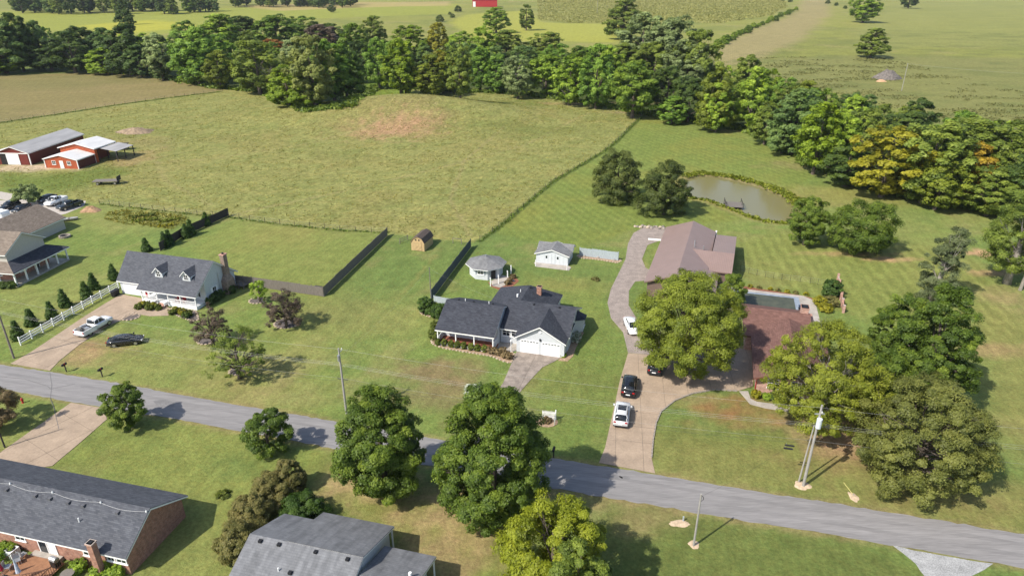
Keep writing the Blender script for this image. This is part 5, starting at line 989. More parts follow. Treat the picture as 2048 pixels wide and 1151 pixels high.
# ---- barns
H = house('barn', (63, 330), -4, 'long dark red steel barn with grey roof and white sliding door', 'barn')
body_y(H, red_steel, 0, 24, [(-9.6, 0), (0, 0), (0, 3.5), (-4.8, 5.1), (-9.6, 3.5)]); roof(H, metal_dull, gable_polys(-9.9, .3, -.4, 24.4, 3.45, 5.25, 'y'))
box('side_cladding', red_steel_dk, H, .004, .03, .1, 23.9, .02, 3.3); posts(H, [(0, 0), (-9.6, 0)], .01, 3.4, .12)
d_ = box('sliding_door', white, H, -6.7, -3.0, -.14, -.05, .05, 3.1); box('sliding_door', red_steel, H, -2.8, -.4, -.12, -.03, .05, 3.1); box('door_track', trim, H, -9.4, -.2, -.2, -.02, 3.15, 3.35); box('doorway', black, H, -8.6, -6.7, -.02, -.004, .02, 3.1)
lt = body_y(H, red_steel, 0, 22, [(-14.5, 0), (-9.61, 0), (-9.61, 3.0), (-14.5, 2.2)], 'lean_to'); MB().slab([(-14.8, -.3, 2.3), (-9.62, -.3, 3.2), (-9.62, 22.3, 3.2), (-14.8, 22.3, 2.3)], .08).build('lean_to_roof', metal_lgt, lt); box('doorway', black, H, -12.6, -10.4, -.03, -.004, .02, 2.0); 
H = house('barn', (158, 338), -8, 'orange red workshop barn with pale roof and open side shed', 'barn')
body_y(H, red_board, 0, 7, [(-10, 0), (0, 0), (0, 2.6), (-5, 3.7), (-10, 2.6)]); roof(H, metal_lgt, gable_polys(-10.3, .3, -.3, 6.9, 2.6, 3.85, 'y'))
box('side_cladding', red_steel_dk, H, .004, .03, .1, 6.9, .02, 2.4); posts(H, [(0, 0), (-10, 0), (.05, 7.1)], .01, 2.55, .1)
window(H, 'S', 0, -7.2, 1.1, 1.0, .9); window(H, 'S', 0, -2.6, 1.1, 1.0, .9); door(H, 'S', 0, -4.9, .95, 2.05, white)
body_y(H, red_board, 7.02, 8.0, [(-10.4, 0), (.3, 0), (.3, 4.1), (-5.05, 5.3), (-10.4, 4.1)], 'tall_gable'); roof(H, metal_lgt, gable_polys(-10.8, .7, 6.6, 16.0, 4.1, 5.5, 'y')); box('back_wall', red_steel, H, -10.3, -2.0, 8.02, 15.6, 0, 3.9)
posts(H, [(.3, 8.2), (.3, 12), (.3, 15.8)], 0, 4.0, .1, wood_dark); MB().slab([(.75, 8.8, 3.75), (5.6, 8.8, 3.0), (5.6, 16.6, 3.0), (.75, 16.6, 3.75)], .08).build('lean_to_roof', metal_dull, H); posts(H, [(5.4, 9.0), (5.4, 12.6), (5.4, 16.4)], 0, 2.93, .1, wood_dark)
H = house('barn', (945, 14), 0, 'small red barn at the top edge of the far fields', 'barn'); box('wall', mat('barn_red', (.36, .02, .022), .6, noise=.1), H, 0, 36, 0, 14, 0, 9); roof(H, mat('barn_red_roof', (.36, .025, .028), .5, noise=.08), gable_polys(-.5, 36.5, -.5, 14.5, 8.9, 12), None); box('door', white, H, .8, 4.5, -.2, -.02, 0, 7)
# ---- the brick house at the bottom left
H = house('house', (268, 1143), -14, 'red brick ranch house with charcoal roof at the bottom left')
body_x(H, brick, -25, 0, [(-.3, 0), (7.2, 0), (7.2, 2.45), (3.1, 4.6), (-.3, 2.45)])
roof(H, shin_dark2, [[(-25.5, -.75, 2.5), (.45, -.75, 2.5), (.45, 3.1, 4.9), (-25.5, 3.1, 4.9)], [(-25.5, 3.1, 4.9), (.45, 3.1, 4.9), (.45, 7.65, 2.5), (-25.5, 7.65, 2.5)]])
cb_ = MB(); pr_ = None; rng_ = random.Random(2); pts_ = []
for i in range(53): x = .3-i*.5; pts_.append((x, 2.75-.22*abs(math.sin(i*math.pi/10.4))*1.0, 4.9-.62*(.35+.22*abs(math.sin(i*math.pi/10.4)))+.09))
cb_.tube(pts_, .014, 6); cb_.build('lightning_cable', mat('grey_cable', (.5, .5, .5), .5), H)
for i in (0, 10, 21, 31, 42): x, y, z = pts_[i]; MB().lathe([(.08, z-.05), (.08, z+.05), (.02, z+.2)], 8, (x, y)).build('air_terminal', trim, H)
vents(H, [(-2.5, 2.25, 4.42), (-6.3, 2.25, 4.42), (-8.0, 2.25, 4.42), (-10.1, 2.25, 4.42), (-11.8, 2.25, 4.42), (-15.2, 2.25, 4.42)], mat('vent_grey', (.10, .10, .11), .7), .15); pipe(H, -5.9, 1.1, 3.7, .4)
chimney(H, -2.85, -2.25, -1.3, -.76, 0, 4.05, brick)
for x, w in ((-11.9, 1.0), (-4.2, 1.0), (-1.75, .7), (-.62, .95)): window(H, 'S', -.3, x, 1.35, w, .75)
door(H, 'S', -.3, -9.4, .85, 2.0, glassm, .3, knob=False); door(H, 'S', -.3, -8.4, .85, 2.0, white, .3)
D_ = thing('deck', world_of(H, 0, 0, 0), R(-14), 'red stained wooden deck behind the brick house', 'deck'); 
for i in range(34): box('board', deckwood, D_, -11.4+i*.14, -11.4+i*.14+.125, -6.5, -.9, .30, .36)
box('step', concrete2, D_, -10.6, -7.4, -.89, -.32, 0, .42)
for (xa, ya, xb, yb) in ((-11.45, -6.4, -11.45, -1.2), (-6.6, -4.4, -6.6, -1.3), (-8.4, -3.6, -6.8, -2.6)):
    L = math.hypot(xb-xa, yb-ya); r_ = MB(); a_ = math.atan2(yb-ya, xb-xa)
    for z in (.55, 1.25): r_.tube([(xa, ya, z), (xb, yb, z)], .05, 4)
    for i in range(int(L/.22)): s = (i+.5)/int(L/.22); r_.tube([(xa+(xb-xa)*s, ya+(yb-ya)*s, .36), (xa+(xb-xa)*s, ya+(yb-ya)*s, 1.25)], .025, 4)
    r_.build('railing', railwood, D_)
AC = thing('air_conditioner', world_of(H, -12.4, -1.1, 0), R(-14), 'white air conditioner unit beside the deck rail', 'air conditioner'); box('cabinet', white, AC, -.45, .45, -.45, .45, 0, .85); MB().lathe([(.38, .852), (.38, .87), (.1, .9)], 14).build('fan_grille', black, AC)
for i, (x, y, m_, lab) in enumerate(((-10.6, -3.6, mat('red_cloth', (.36, .03, .05), .8, noise=.15), 'folded red umbrella at the bottom left corner'), (-8.9, -3.4, mat('blue_cloth', (.45, .5, .6), .8, noise=.15), 'folded pale blue umbrella on the deck'))):
    u = thing('patio_umbrella', world_of(H, x, y, .36), 0, lab, 'umbrella'); MB().cyl(0, 0, 0, 2.5, .025, n=8).build('pole', galv, u); MB().lathe([(.22, .9), (.16, 1.3), (.11, 1.8), (.05, 2.35), (.01, 2.5)], 9).build('canopy', m_, u); MB().lathe([(.28, 0), (.28, .06), (.06, .1)], 12).build('base', black, u)
gr = thing('grill', world_of(H, -7.1, -1.4, .36), R(-20), 'black and grey barbecue grill on the deck', 'grill'); box('cart', black, gr, -.35, .35, -.25, .25, 0, .75); MB().tube([(-.36, 0, .85), (.36, 0, .85)], .27, 10).build('lid', galv, gr)
for i, (x, y) in enumerate(((-10.8, -2.0), (-11.0, -2.8), (-10.9, -1.3))):
    t_ = thing('patio_chair', world_of(H, x, y, .36), R(40+60*i), f'grey patio chair on the deck, {["middle one", "nearest the bottom edge", "nearest the wall"][i]}', 'chair'); box('seat', galv, t_, -.28, .28, -.28, .28, .38, .43); box('backrest', galv, t_, -.28, .28, .28, .32, .43, .95); [box('leg', galv, t_, sx-.02, sx+.02, sy-.02, sy+.02, 0, .38) for sx in (-.25, .25) for sy in (-.25, .25)]
tb = thing('garden_table', world_of(H, -5.1, -2.1, 0), 0, 'brown round garden table beside the deck', 'table'); MB().lathe([(.6, .7), (.6, .74)], 18).build('top', wood_grey, tb); MB().cyl(0, 0, 0, .7, .06).build('leg', wood_grey, tb)
# ---- the weathered grey roofs at the bottom
H = house('house', (870, 1151), -14.5, 'low house with weathered grey shingle roofs at the bottom edge')
body_x(H, sidingw, -15.2, -5.0, [(-9.5, 0), (.6, 0), (.6, 2.7), (-3.9, 4.7), (-9.5, 2.5)]); box('wall', sidingw, H, -11.6, -5.1, .5, 1.7, 0, 2.5); box('wall', sidingw, H, -5.0, -.4, -9.5, -.9, 0, 2.5)
MB().prism([(-5.0, -4.0, 2.5), (-5.0, 1.8, 2.5), (-5.0, -3.9, 4.85)], (.06, 0, 0)).build('gable_wall', sidingw, H)
roof(H, shin_grey, [[(-15.6, -3.9, 5.0), (-4.75, -3.9, 5.0), (-4.75, -10, 2.5), (-15.6, -10, 2.5)], [(-15.6, -3.9, 5.0), (-11.9, -3.9, 5.0), (-11.9, 1.1, 2.75), (-15.6, 1.1, 2.75)]])
roof(H, shin_grey, [[(-12.1, -3.88, 5.06), (-4.75, -3.88, 5.06), (-4.75, 2.25, 2.7), (-12.1, 2.25, 2.7)]]); roof(H, shin_grey, [[(-4.7, -5.0, 4.2), (.3, -5.0, 4.2), (.3, -.1, 2.6), (-4.7, -.1, 2.6)], [(-4.7, -5.0, 4.2), (.3, -5.0, 4.2), (.3, -10, 2.5), (-4.7, -10, 2.5)]])
posts(H, [(-4.95, 2.05), (.1, -.3)], 0, 2.5, .06); vents(H, [(-14.3, -4.35, 4.85), (-12.5, -4.3, 4.85), (-9.0, -4.25, 4.85), (-6.0, -4.3, 4.85), (-10.4, -6.2, 4.1), (-2.4, -5.4, 4.05)], s=.15); pipe(H, -11.5, -6.2, 4.1, .3); MB().cyl(-.6, -3.8, 3.5, 4.3, .14).build('roof_turbine', trim, H); pipe(H, -1.6, -5.2, 4.1, .25)
# ---- the brown metal roofed building
H = house('garage', (1297, 552), -19, 'large garage with brown pink metal roofs behind the wide tree', 'garage')
wallb = mat('brown_wall', (.16, .11, .09), .7, noise=.1); box('wall', wallb, H, .9, 9.8, -8.5, 18.7, 0, 2.75); box('wall', wallb, H, 9.81, 13.8, -.2, 17.2, 0, 2.7); box('wall', wallb, H, 9.81, 11.6, -8.4, -.6, 0, 2.2)
roof(H, metal_brown_d, [[(.4, -9, 2.85), (5.6, -9, 4.75), (5.6, 19.2, 4.75), (.4, 19.2, 2.85)], [(5.6, -9, 4.75), (10.1, -9, 3.05), (10.1, 19.0, 3.05), (5.6, 19.2, 4.75)], [(10.12, -9, 3.04), (12.0, -9, 2.35), (12.0, -.75, 2.35), (10.12, -.75, 3.04)]], wallb)
roof(H, metal_brown, [[(6.2, 5.0, 4.3), (14.1, 5.0, 4.3), (14.1, -.6, 2.8), (6.2, -.6, 2.8)], [(10.3, 5.0, 4.3), (14.1, 5.0, 4.3), (14.1, 17.6, 3.0), (10.3, 17.6, 3.0)]], wallb)
for x, y, z in ((7.0, 6.3, 4.3), (8.6, 6.9, 3.8), (6.9, 8.0, 4.3)): pipe(H, x, y, z, .55, .09, galv)
box('white_post', trim, H, 10.0, 10.3, 19.1, 19.4, 0, 3.2)
# ---- the brick ranch on the right with its pool
H = house('house', (1510, 782), -16, 'brick house with brown red shingle roof between the two yellow green trees')
box('wall', brick_pink, H, -.0, 9, 0, 12, 0, 2.5); box('wall', brick_pink, H, -1.2, 8.6, 11, 20.5, 0, 2.5)
roof(H, shin_red, [[(-.55, -.9, 2.5), (4.5, -.9, 4.4), (4.5, 14, 4.4), (-.55, 14, 2.5)], [(4.5, -.9, 4.4), (9.5, -.9, 2.5), (9.5, 14, 2.5), (4.5, 14, 4.4)]], mat('brown_fascia', (.15, .06, .045), .6))
roof(H, shin_red, [[(-1.7, 10.6, 2.5), (7.6, 10.6, 2.5), (7.6, 16.0, 4.5), (-1.7, 16.0, 4.5)], [(-1.7, 16.0, 4.5), (7.6, 16.0, 4.5), (7.6, 21.1, 2.6), (-1.7, 21.1, 2.6)]], mat('brown_fascia', (.15, .06, .045), .6))
chimney(H, 6.3, 7.3, 16.1, 17.4, 3.5, 5.3, brick_pink); window(H, 'S', 0, 2.0, 1.0, 1.2, 1.2); window(H, 'S', 0, 5.0, 1.0, 1.6, 1.2); MB().tube([(-.06, -.06, 0), (-.06, -.06, 2.4)], .05, 6).build('downspout', redp, H)
pt_ = [world_of(H, x, y, 0) for x, y in ((-5, 20.7), (10.5, 20.7), (10.5, 31.2), (-5, 32.6))]
sheet('pool_terrace', [pt_[0], pt_[1], world_of(H, 10.5, 31.0, 0), world_of(H, 8.9, 32.4, 0), pt_[3]], .05, concrete2, 'pale concrete terrace round the covered pool')
PL = thing('swimming_pool', world_of(H, 2.0, 28.3, .05), R(-16), 'swimming pool under a sagging dark mesh winter cover', 'pool'); 
poolrim = mat('pool_coping', (.42, .44, .46), .6, noise=.08); coverm = mat('pool_cover_mesh', (.035, .045, .034), .7, col2=(.09, .095, .065), scale=.7, spec=.5); coverb = mat('pool_cover_edge', (.24, .28, .33), .5, noise=.18, scale=1.5)
rimo = MB(); 
for q in ((-6.0, 6.0, 2.6, 3.0), (-6.0, 6.0, -3.0, -2.6), (-6.0, -5.6, -2.59, 2.59), (5.6, 6.0, -2.59, 2.59)): rimo.box(q[0], q[1], q[2], q[3], -.02, .08)
rimo.build('coping', poolrim, PL)
cvx = np.linspace(-5.9, 5.9, 41); cvy = np.linspace(-2.9, 2.9, 23); cv = MB(); rng2 = np.random.default_rng(6)
for j, y in enumerate(cvy):
    for i, x in enumerate(cvx): e = min(5.9-abs(x), 2.9-abs(y)); cv.v.append((x, y, .10-.03*min(e, 1.0)+.05*(fbm(np.array([x+9.]), np.array([y*1.5+3]), 1.1, 3)[0]-.5)*min(e*2, 1)))
for j in range(22):
    for i in range(40): cv.f.append((j*41+i, j*41+i+1, j*41+i+42, j*41+i+41))
cvo = cv.build('cover', coverm, PL, True)
em = MB(); 
for q in ((-5.95, 5.95, 2.35, 2.95), (5.15, 5.95, -2.9, 2.345)): em.box(q[0], q[1], q[2], q[3], .105, .135)
em.build('cover_hem', coverb, PL)
PL.location.z = .06
WB = G(1505, 572); 
bed('strip_bed', 'red brick edged strip bed along the far side of the pool', [(1487, 572), (1610, 592), (1632, 598), (1630, 602), (1604, 597), (1487, 577)], mat('red_mulch', (.22, .09, .05), .95, noise=.3, scale=4), False)
ua = G(1603, 621); pu = thing('pool_pump_box', ua, R(-16), 'small dark equipment box on the pool terrace', 'equipment'); box('housing', black, pu, -.5, .5, -.4, .4, .05, .75); box('lid', mat('dark_navy', (.03, .035, .06), .4), pu, -.55, .55, -.45, .45, .75, .82)
# pink brick screen wall running away from the pool corner
A = G(1674, 565); Bq = G(1686, 625); wl = thing('brick_wall', A, math.atan2(Bq[1]-A[1], Bq[0]-A[0]), 'pink brick garden wall with stepped pillars right of the pool', 'wall'); L = math.dist(A, Bq)
for i in range(6): x = i*L/5; box('pillar', brick_pink, wl, x-.18, x+.18, -.18, .18, 0, 1.75-.08*i); 
for i in range(5): x = i*L/5; box('wall_panel', brick_pink, wl, x+.181, x+L/5-.181, -.08, .08, 0, 1.35-.08*i)

# ---- outbuildings of the middle lot
H = house('garden_shed', (823, 500), -16, 'small pine barn shaped shed at the pasture fence', 'shed')
pr = [(0, 0), (2.75, 0), (2.75, 1.75), (2.25, 2.55), (1.375, 2.95), (.5, 2.55), (0, 1.75)]; body_y(H, wood_new, 0, 4.5, pr)
rs = [(-.12, 1.72), (.44, 2.62), (1.375, 3.05), (2.31, 2.62), (2.87, 1.72)]; roof(H, mat('shed_shingle', (.085, .065, .055), .9, noise=.2, scale=5), [[(rs[i][0], -.15, rs[i][1]), (rs[i+1][0], -.15, rs[i+1][1]), (rs[i+1][0], 4.65, rs[i+1][1]), (rs[i][0], 4.65, rs[i][1])] for i in range(4)], wood_new, fth=.06)
for x in (.95, 1.8): 
    d_ = box('door_leaf', wood_new, H, x-.42, x+.42, -.05, -.004, .1, 1.85); b_ = MB(); [b_.box(x-.4, x+.4, -.08, -.052, z, z+.09) for z in (.12, .93, 1.72)]; b_.tube([(x-.38, -.066, .2), (x+.38, -.066, .95)], .04, 4); b_.build('brace', wood_new, d_)
for x in (1.05, 1.7): box('gable_window', glassm, H, x-.14, x+.14, -.02, -.003, 2.1, 2.4)
H = house('octagonal_house', (945, 556), -16, 'white octagonal garden house with grey roof', 'garden house')
oc = lambda r, z, cx=1.75, cy=2.6: [(cx+r*math.cos(R(22.5+45*i)), cy+r*math.sin(R(22.5+45*i)), z) for i in range(8)]
MB().prism(oc(3.0, 0), (0, 0, 2.35)).build('wall', sidingw, H); o_ = MB(); e_ = oc(3.75, 2.2); o_.v = e_+[(1.75, 2.6, 3.45)]; o_.f = [(i, (i+1) % 8, 8) for i in range(8)]+[tuple(range(7, -1, -1))]; ro = o_.build('roof', shin_lgrey, H)
MB().prism(oc(3.72, 2.04), (0, 0, .15)).build('fascia', trim, ro); MB().cyl(1.75, 2.6, 3.3, 3.7, .16).build('roof_vent', galv, H)
wy = 2.6-3.0*math.cos(R(22.5)); window(H, 'S', wy, 1.6, 1.05, 1.0, .75, shutters=mat('grey_shutter', (.3, .33, .36), .6))
dd = math.cos(R(22.5))*3.0; a45 = R(-45); c_ = (1.75+dd*math.cos(a45), 2.6+dd*math.sin(a45)); n_ = Vector((math.cos(a45), math.sin(a45), 0)); t_ = Vector((-n_.y, n_.x, 0)); q0 = Vector((*c_, 0))
MB().prism([tuple(q0-t_*.45+Vector((0, 0, .1))), tuple(q0+t_*.45+Vector((0, 0, .1))), tuple(q0+t_*.45+Vector((0, 0, 2.1))), tuple(q0-t_*.45+Vector((0, 0, 2.1)))], tuple(n_*.04)).build('door', black, H)
for s in (-1, 1): MB().prism([tuple(q0+t_*(.62*s-.12)+Vector((0, 0, .1))), tuple(q0+t_*(.62*s+.12)+Vector((0, 0, .1))), tuple(q0+t_*(.62*s+.12)+Vector((0, 0, 2.1))), tuple(q0+t_*(.62*s-.12)+Vector((0, 0, 2.1)))], tuple(n_*.03)).build('shutter', MATS['grey_shutter'], H)
sheet('garden_patio', GP([(982, 562), (1005, 550), (1022, 555), (1030, 562), (1000, 575), (985, 572)]), .05, concrete2, 'small concrete patio beside the octagonal house')
bed('flower_bed', 'reddish mulch bed round the octagonal house patio', [(975, 563), (982, 573), (1000, 580), (1022, 575), (1038, 562), (1030, 552), (1020, 552), (1024, 560), (1002, 573), (986, 570)], mat('red_mulch'if 'red_mulch' in MATS else 'red_mulch', (.22, .09, .05)), False)
for i, (px, py) in enumerate(((981, 572), (997, 567), (1015, 558), (1022, 547))):
    p_ = thing('patio_post', G(px, py), 0, f'white post at the octagonal house patio, {["nearest the roof ridge below", "second from the left", "third from the left", "rightmost"][i]}', 'post'); MB().box(-.09, .09, -.09, .09, 0, 1.5).build('post', trim, p_); MB().lathe([(.12, 1.5), (.12, 1.56), (.02, 1.7)], 4).build('cap', trim, p_)
H = house('garden_shed', (1072, 525), -16, 'white panelled garden shed with grey crossed gable roofs', 'shed')
body_y(H, sidingw, 0, 4.6, [(0, 0), (6.1, 0), (6.1, 2.05), (3.05, 2.95), (0, 2.05)]); roof(H, shin_lgrey, gable_polys(-.3, 6.4, -.3, 4.2, 2.05, 3.1, 'y')); roof(H, shin_lgrey, [[(-.4, 2.4, 2.1), (6.5, 2.4, 2.1), (6.5, 3.9, 2.9), (-.4, 3.9, 2.9)], [(-.4, 3.9, 2.9), (6.5, 3.9, 2.9), (6.5, 5.3, 2.1), (-.4, 5.3, 2.1)]])
panelg = mat('grey_panel', (.55, .58, .60), .6, noise=.05)
for x0, x1 in ((.75, 1.55), (1.62, 2.3), (3.75, 4.5), (4.6, 5.3), (5.38, 6.0)): box('wall_panel', panelg, H, x0, x1, -.03, -.004, .15, 1.95)
for x0, x1 in ((2.42, 3.0), (3.06, 3.64)): box('door_leaf', panelg, H, x0, x1, -.06, -.004, .12, 2.05)
for x in (2.0, 4.15): box('pane', glassm, H, x-.16, x+.16, -.05, -.031, 1.15, 1.65)
sheet('shed_apron', GP([(1068, 525), (1072, 533), (1138, 541), (1142, 535), (1135, 530), (1075, 522)]), .05, concrete2, 'narrow concrete strip before the white garden shed')
for px, py in ((1071, 532), (1134, 540)): p_ = thing('bollard', G(px, py), 0, 'short white post at the shed apron, '+('left one' if px < 1100 else 'right one'), 'post'); MB().cyl(0, 0, 0, 1.3, .07, .07, 8).build('post', trim, p_)
# ================================================================== FENCES
def board_fence(name, label, pa, pb, h, m, step=2.4, board=.14, seed=1, gap=.012):
    A, Bp = G(*pa), G(*pb); L = math.dist(A, Bp); root = thing(name, A, math.atan2(Bp[1]-A[1], Bp[0]-A[0]), label, 'fence'); n = max(round(L/step), 1); s = L/n; rng = random.Random(seed)
    for i in range(n+1): MB().box(i*s-.05, i*s+.05, .02, .12, 0, h+.05+rng.uniform(-.03, .05)).build('post', m, root)
    for i in range(n):
        p = MB(); k = int((s-.02)/board); w = (s-.02)/k; hh = h+rng.uniform(-.05, .05)
        for j in range(k): x = i*s+.01+j*w; d = rng.uniform(-.008, .008); p.box(x+gap/2, x+w-gap/2, -.02+d, .0+d, .05, hh+rng.uniform(-.025, .025))
        for z in (.35, h-.3): p.box(i*s+.051, (i+1)*s-.051, .012, .06, z, z+.09)
        p.build('panel', m, root)
    return root
board_fence('board_fence', 'dark stained board fence behind the dormered house', (322, 502), (366, 473), 1.8, wood_dark, seed=2); board_fence('board_fence', 'dark stained board fence reaching the pasture corner', (366, 473), (458, 431), 1.8, wood_dark, seed=3)
board_fence('board_fence', 'weathered grey board fence facing the road across the back lawn', (466, 567), (648, 593), 1.8, wood_grey, seed=4); board_fence('board_fence', 'weathered grey board fence running back to the pasture corner', (648, 593), (775, 471), 1.8, wood_grey, seed=5)
board_fence('board_fence', 'blue grey board fence slanting back beside the octagonal house', (864, 598), (942, 494), 1.8, wood_blue, seed=6); board_fence('board_fence', 'short pale board fence between the corner bushes and the charcoal roof', (868, 604), (900, 610), 1.2, wood_pale, seed=7)
board_fence('board_fence', 'pale blue board screen standing alone right of the garden shed', (1159, 511), (1236, 521), 1.7, wood_pale, seed=8)
bed('flower_bed', 'stony tan strip below the pale blue screen', [(1153, 511), (1160, 516), (1200, 520), (1234, 526), (1244, 521), (1236, 519), (1160, 509)], mulch_tan)
for px, py, r in ((1196, 516, .35), (1169, 513, .3), (1228, 521, .3)): 
    o = MB().lathe([(r*.8, -.02), (r, r*.3), (r*.8, r*.7), (r*.3, r)], 8).build('garden_rock', stone); o.location = G(px, py); tag(o, f'{ {1196: "middle", 1169: "left", 1228: "right"}[px]} stone on the strip below the pale blue screen', 'rock')
def wire_fence(label, pts, h=1.2, step=4.0, m=wood_dark, wires=3, name='wire_fence', r=.05):
    A = pts[0]; root = thing(name, A, 0, label, 'fence'); q = []; acc = 0
    for a, b in zip(pts[:-1], pts[1:]):
        L = math.dist(a[:2], b[:2]); n = max(round(L/step), 1)
        for i in range(n): s = i/n; q.append(Vector((a[0]+(b[0]-a[0])*s, a[1]+(b[1]-a[1])*s, 0)))
    q.append(Vector((pts[-1][0], pts[-1][1], 0)))
    for p in q: p.z = float(terr(p.x, p.y))
    q = [p-Vector(A) for p in q]; pm_ = MB().tube([(0, 0, -.1), (0, 0, h)], r, 6); first = None
    for p in q:
        if first is None: first = pm_.build('post', m, root); o = first
        else: o = first.copy(); COL.objects.link(o); o.parent = root
        o.location = p; o.rotation_euler = (random.uniform(-.04, .04), random.uniform(-.04, .04), 0)
    w = MB()
    for k in range(wires): z = h*(k+1)/(wires+.2); w.tube([p+Vector((0, 0, z)) for p in q], .008, 3, False)
    w.build('wire', galv, root); return root
wire_fence('wire fence between the hayfield and the pasture', FENCE_W); wire_fence('wire fence between the pasture and the mown meadow', FENCE_E); wire_fence('wire fence along the near side of the pasture', FENCE_S, step=3.2)
wire_fence('thin dark metal fence across the lawn behind the pool', GP([(1480, 543), (1530, 555), (1580, 562), (1620, 567), (1650, 572)]), 1.2, 1.4, black, 3, 'metal_fence', .025)
wire_fence('wire fence beyond the hayfield', GP([(0, 140), (100, 141), (190, 145)]), 1.2, 6)
# wooden gates by the pine shed and the old goal frame
for (pa, pb, lab) in (((800, 488), (816, 480), 'leaning wooden gate left of the pine shed'), ((906, 486), (923, 488), 'low wooden frame right of the pine shed')):
    A, Bp = G(*pa), G(*pb); g_ = thing('field_gate', A, math.atan2(Bp[1]-A[1], Bp[0]-A[0]), lab, 'gate'); L = math.dist(A, Bp)
    for x in (0, L): MB().box(x-.05, x+.05, -.05, .05, 0, 1.15).build('post', wood_grey, g_)
    for z in ((.3, .65, 1.02) if pa[0] < 850 else (1.02,)): MB().box(.051, L-.051, -.02, .02, z, z+.1).build('rail', wood_grey, g_)
A, Bp = G(42, 690), G(238, 576); L = math.dist(A, Bp); n = 10; s = L/n; wf = thing('rail_fence', A, math.atan2(Bp[1]-A[1], Bp[0]-A[0]), 'white three rail fence along the drive', 'fence')
for i in range(n+1): MB().box(i*s-.07, i*s+.07, -.07, .07, 0, 1.35).add([(i*s-.09, -.09, 1.351), (i*s+.09, -.09, 1.351), (i*s+.09, .09, 1.351), (i*s-.09, .09, 1.351), (i*s, 0, 1.45)], [(3, 2, 1, 0), (0, 1, 4), (1, 2, 4), (2, 3, 4), (3, 0, 4)]).build('post', trim, wf)
for i in range(n):
    for z in (.3, .68, 1.06): MB().box(i*s+.071, (i+1)*s-.071, -.03, .03, z, z+.15).build('rail', trim, wf)
# picket corner by the road
A, Bp, Cq = G(1084, 836), G(1111, 839), G(1108, 852); pk = thing('picket_fence', A, math.atan2(Bp[1]-A[1], Bp[0]-A[0]), 'small white picket fence corner standing alone on the lawn', 'fence'); L = math.dist(A, Bp); a_ = pk.rotation_euler.z; pk.scale = (1, 1, 1.2)
pick = MB().prism([(-.05, -.012, .08), (.05, -.012, .08), (.05, -.012, .95), (0, -.012, 1.06), (-.05, -.012, .95)], (0, .024, 0)); po = None
for i in range(11):
    if po is None: po = pick.build('picket', trim, pk); o = po
    else: o = po.copy(); COL.objects.link(o); o.parent = pk
    o.location = (.08+i*(L-.16)/10, -.03, 0)
for z in (.3, .75): MB().box(0, L, -.015, .03, z, z+.08).build('rail', trim, pk)
cl = Vector((Cq[0]-A[0], Cq[1]-A[1], 0)); cl.rotate(__import__('mathutils').Euler((0, 0, -a_))); 
for i in range(5): s = (i+.6)/5; o = po.copy(); COL.objects.link(o); o.parent = pk; o.location = (L+(cl.x-L)*s, cl.y*s, 0); o.rotation_euler = (0, 0, R(80))
MB().tube([(L, 0, .79), (cl.x, cl.y, .79)], .035, 4).build('rail', trim, pk); MB().box(L-.06, L+.06, -.06, .06, 0, 1.2).build('post', trim, pk)
c = G(1094, 843); sheet('picket_bed', [(c[0]+1.35*math.cos(t), c[1]+1.1*math.sin(t)) for t in [i*.524 for i in range(12)]], .04, mulch_tan, 'round tan bed inside the white picket corner', 'flower bed', None); bush('picket_plant', 'low brown plant in the white picket corner', 1094, 843, 1.2, .6, 'leaf_brownshrub', 'dome', clumps=40, per=30)

# ================================================================== POLES AND WIRES
def pole(px, h, label, r=.15, m=polewood, lean=(0, 0), arm=None, can=None, name='utility_pole'):
    p = G(*px); o = thing(name, p, 0, label, 'pole'); MB().tube([(0, 0, -.3), (lean[0]*.5, lean[1]*.5, h*.5), (lean[0], lean[1], h)], [r, r*.85, r*.65], 10).build('shaft', m, o)
    def wp(x, y, z): return Vector((p[0]+lean[0]*z/h+x, p[1]+lean[1]*z/h+y, z))
    return o, wp
road_dir = Vector((math.cos(R(-14)), math.sin(R(-14)), 0)); rn = Vector((-road_dir.y, road_dir.x, 0))
def bracket(o, lean, h, z, L=.7, side=1):
    b = Vector((lean[0]*z/h, lean[1]*z/h, z)); MB().tube([b, b+rn*L*side], .04, 6).build('bracket', galv, o); e = b+rn*L*side; MB().lathe([(.05, e.z), (.09, e.z+.06), (.05, e.z+.13), (.08, e.z+.19), (.03, e.z+.26)], 8, (e.x, e.y)).build('insulator', mat('porcelain', (.5, .5, .48), .3), o)
PL_, wL = pole((28, 716), 9.6, 'brown utility pole at the left edge by the rail fence', lean=(.1, 0))
PM, wM = pole((693, 826), 9.3, 'slim grey utility pole left of the big maple', lean=(0, 0), m=polegrey); bracket(PM, (0, 0), 9.3, 8.7); MB().cyl(-.02, -.27, 7.7, 8.5, .17, n=10).build('transformer', galv, PM); MB().tube([(-.6, .15, 5.0), (.7, -.16, 5.0)], .05, 5).build('cable_box', black, PM)
PR, wR = pole((1606, 972), 10.4, 'tall pale utility pole with transformer, thicker of the roadside pair', .16, polegrey, (.05, 0)); MB().cyl(-.05, -.36, 7.9, 9.0, .27, n=12).build('transformer', mat('pale_enamel', (.55, .6, .62), .4), PR); bracket(PR, (.05, 0), 10.4, 9.8, .6, -1); box('street_bracket', galv, PR, -.5, .5, -.05, .05, 9.3, 9.4)
PS, wS = pole((1597, 964), 7.4, 'thinner pale pole leaning beside the transformer pole', .10, polegrey, (.35, .1))
PV, wV = pole((1387, 1091), 6.4, 'short pale service pole on the near verge', .11, polegrey); MB().tube([(0, 0, 6.2), (.25, .05, 6.0), (.3, .05, 5.7), (0, .03, 5.4)], .03, 5).build('cable_loop', black, PV)
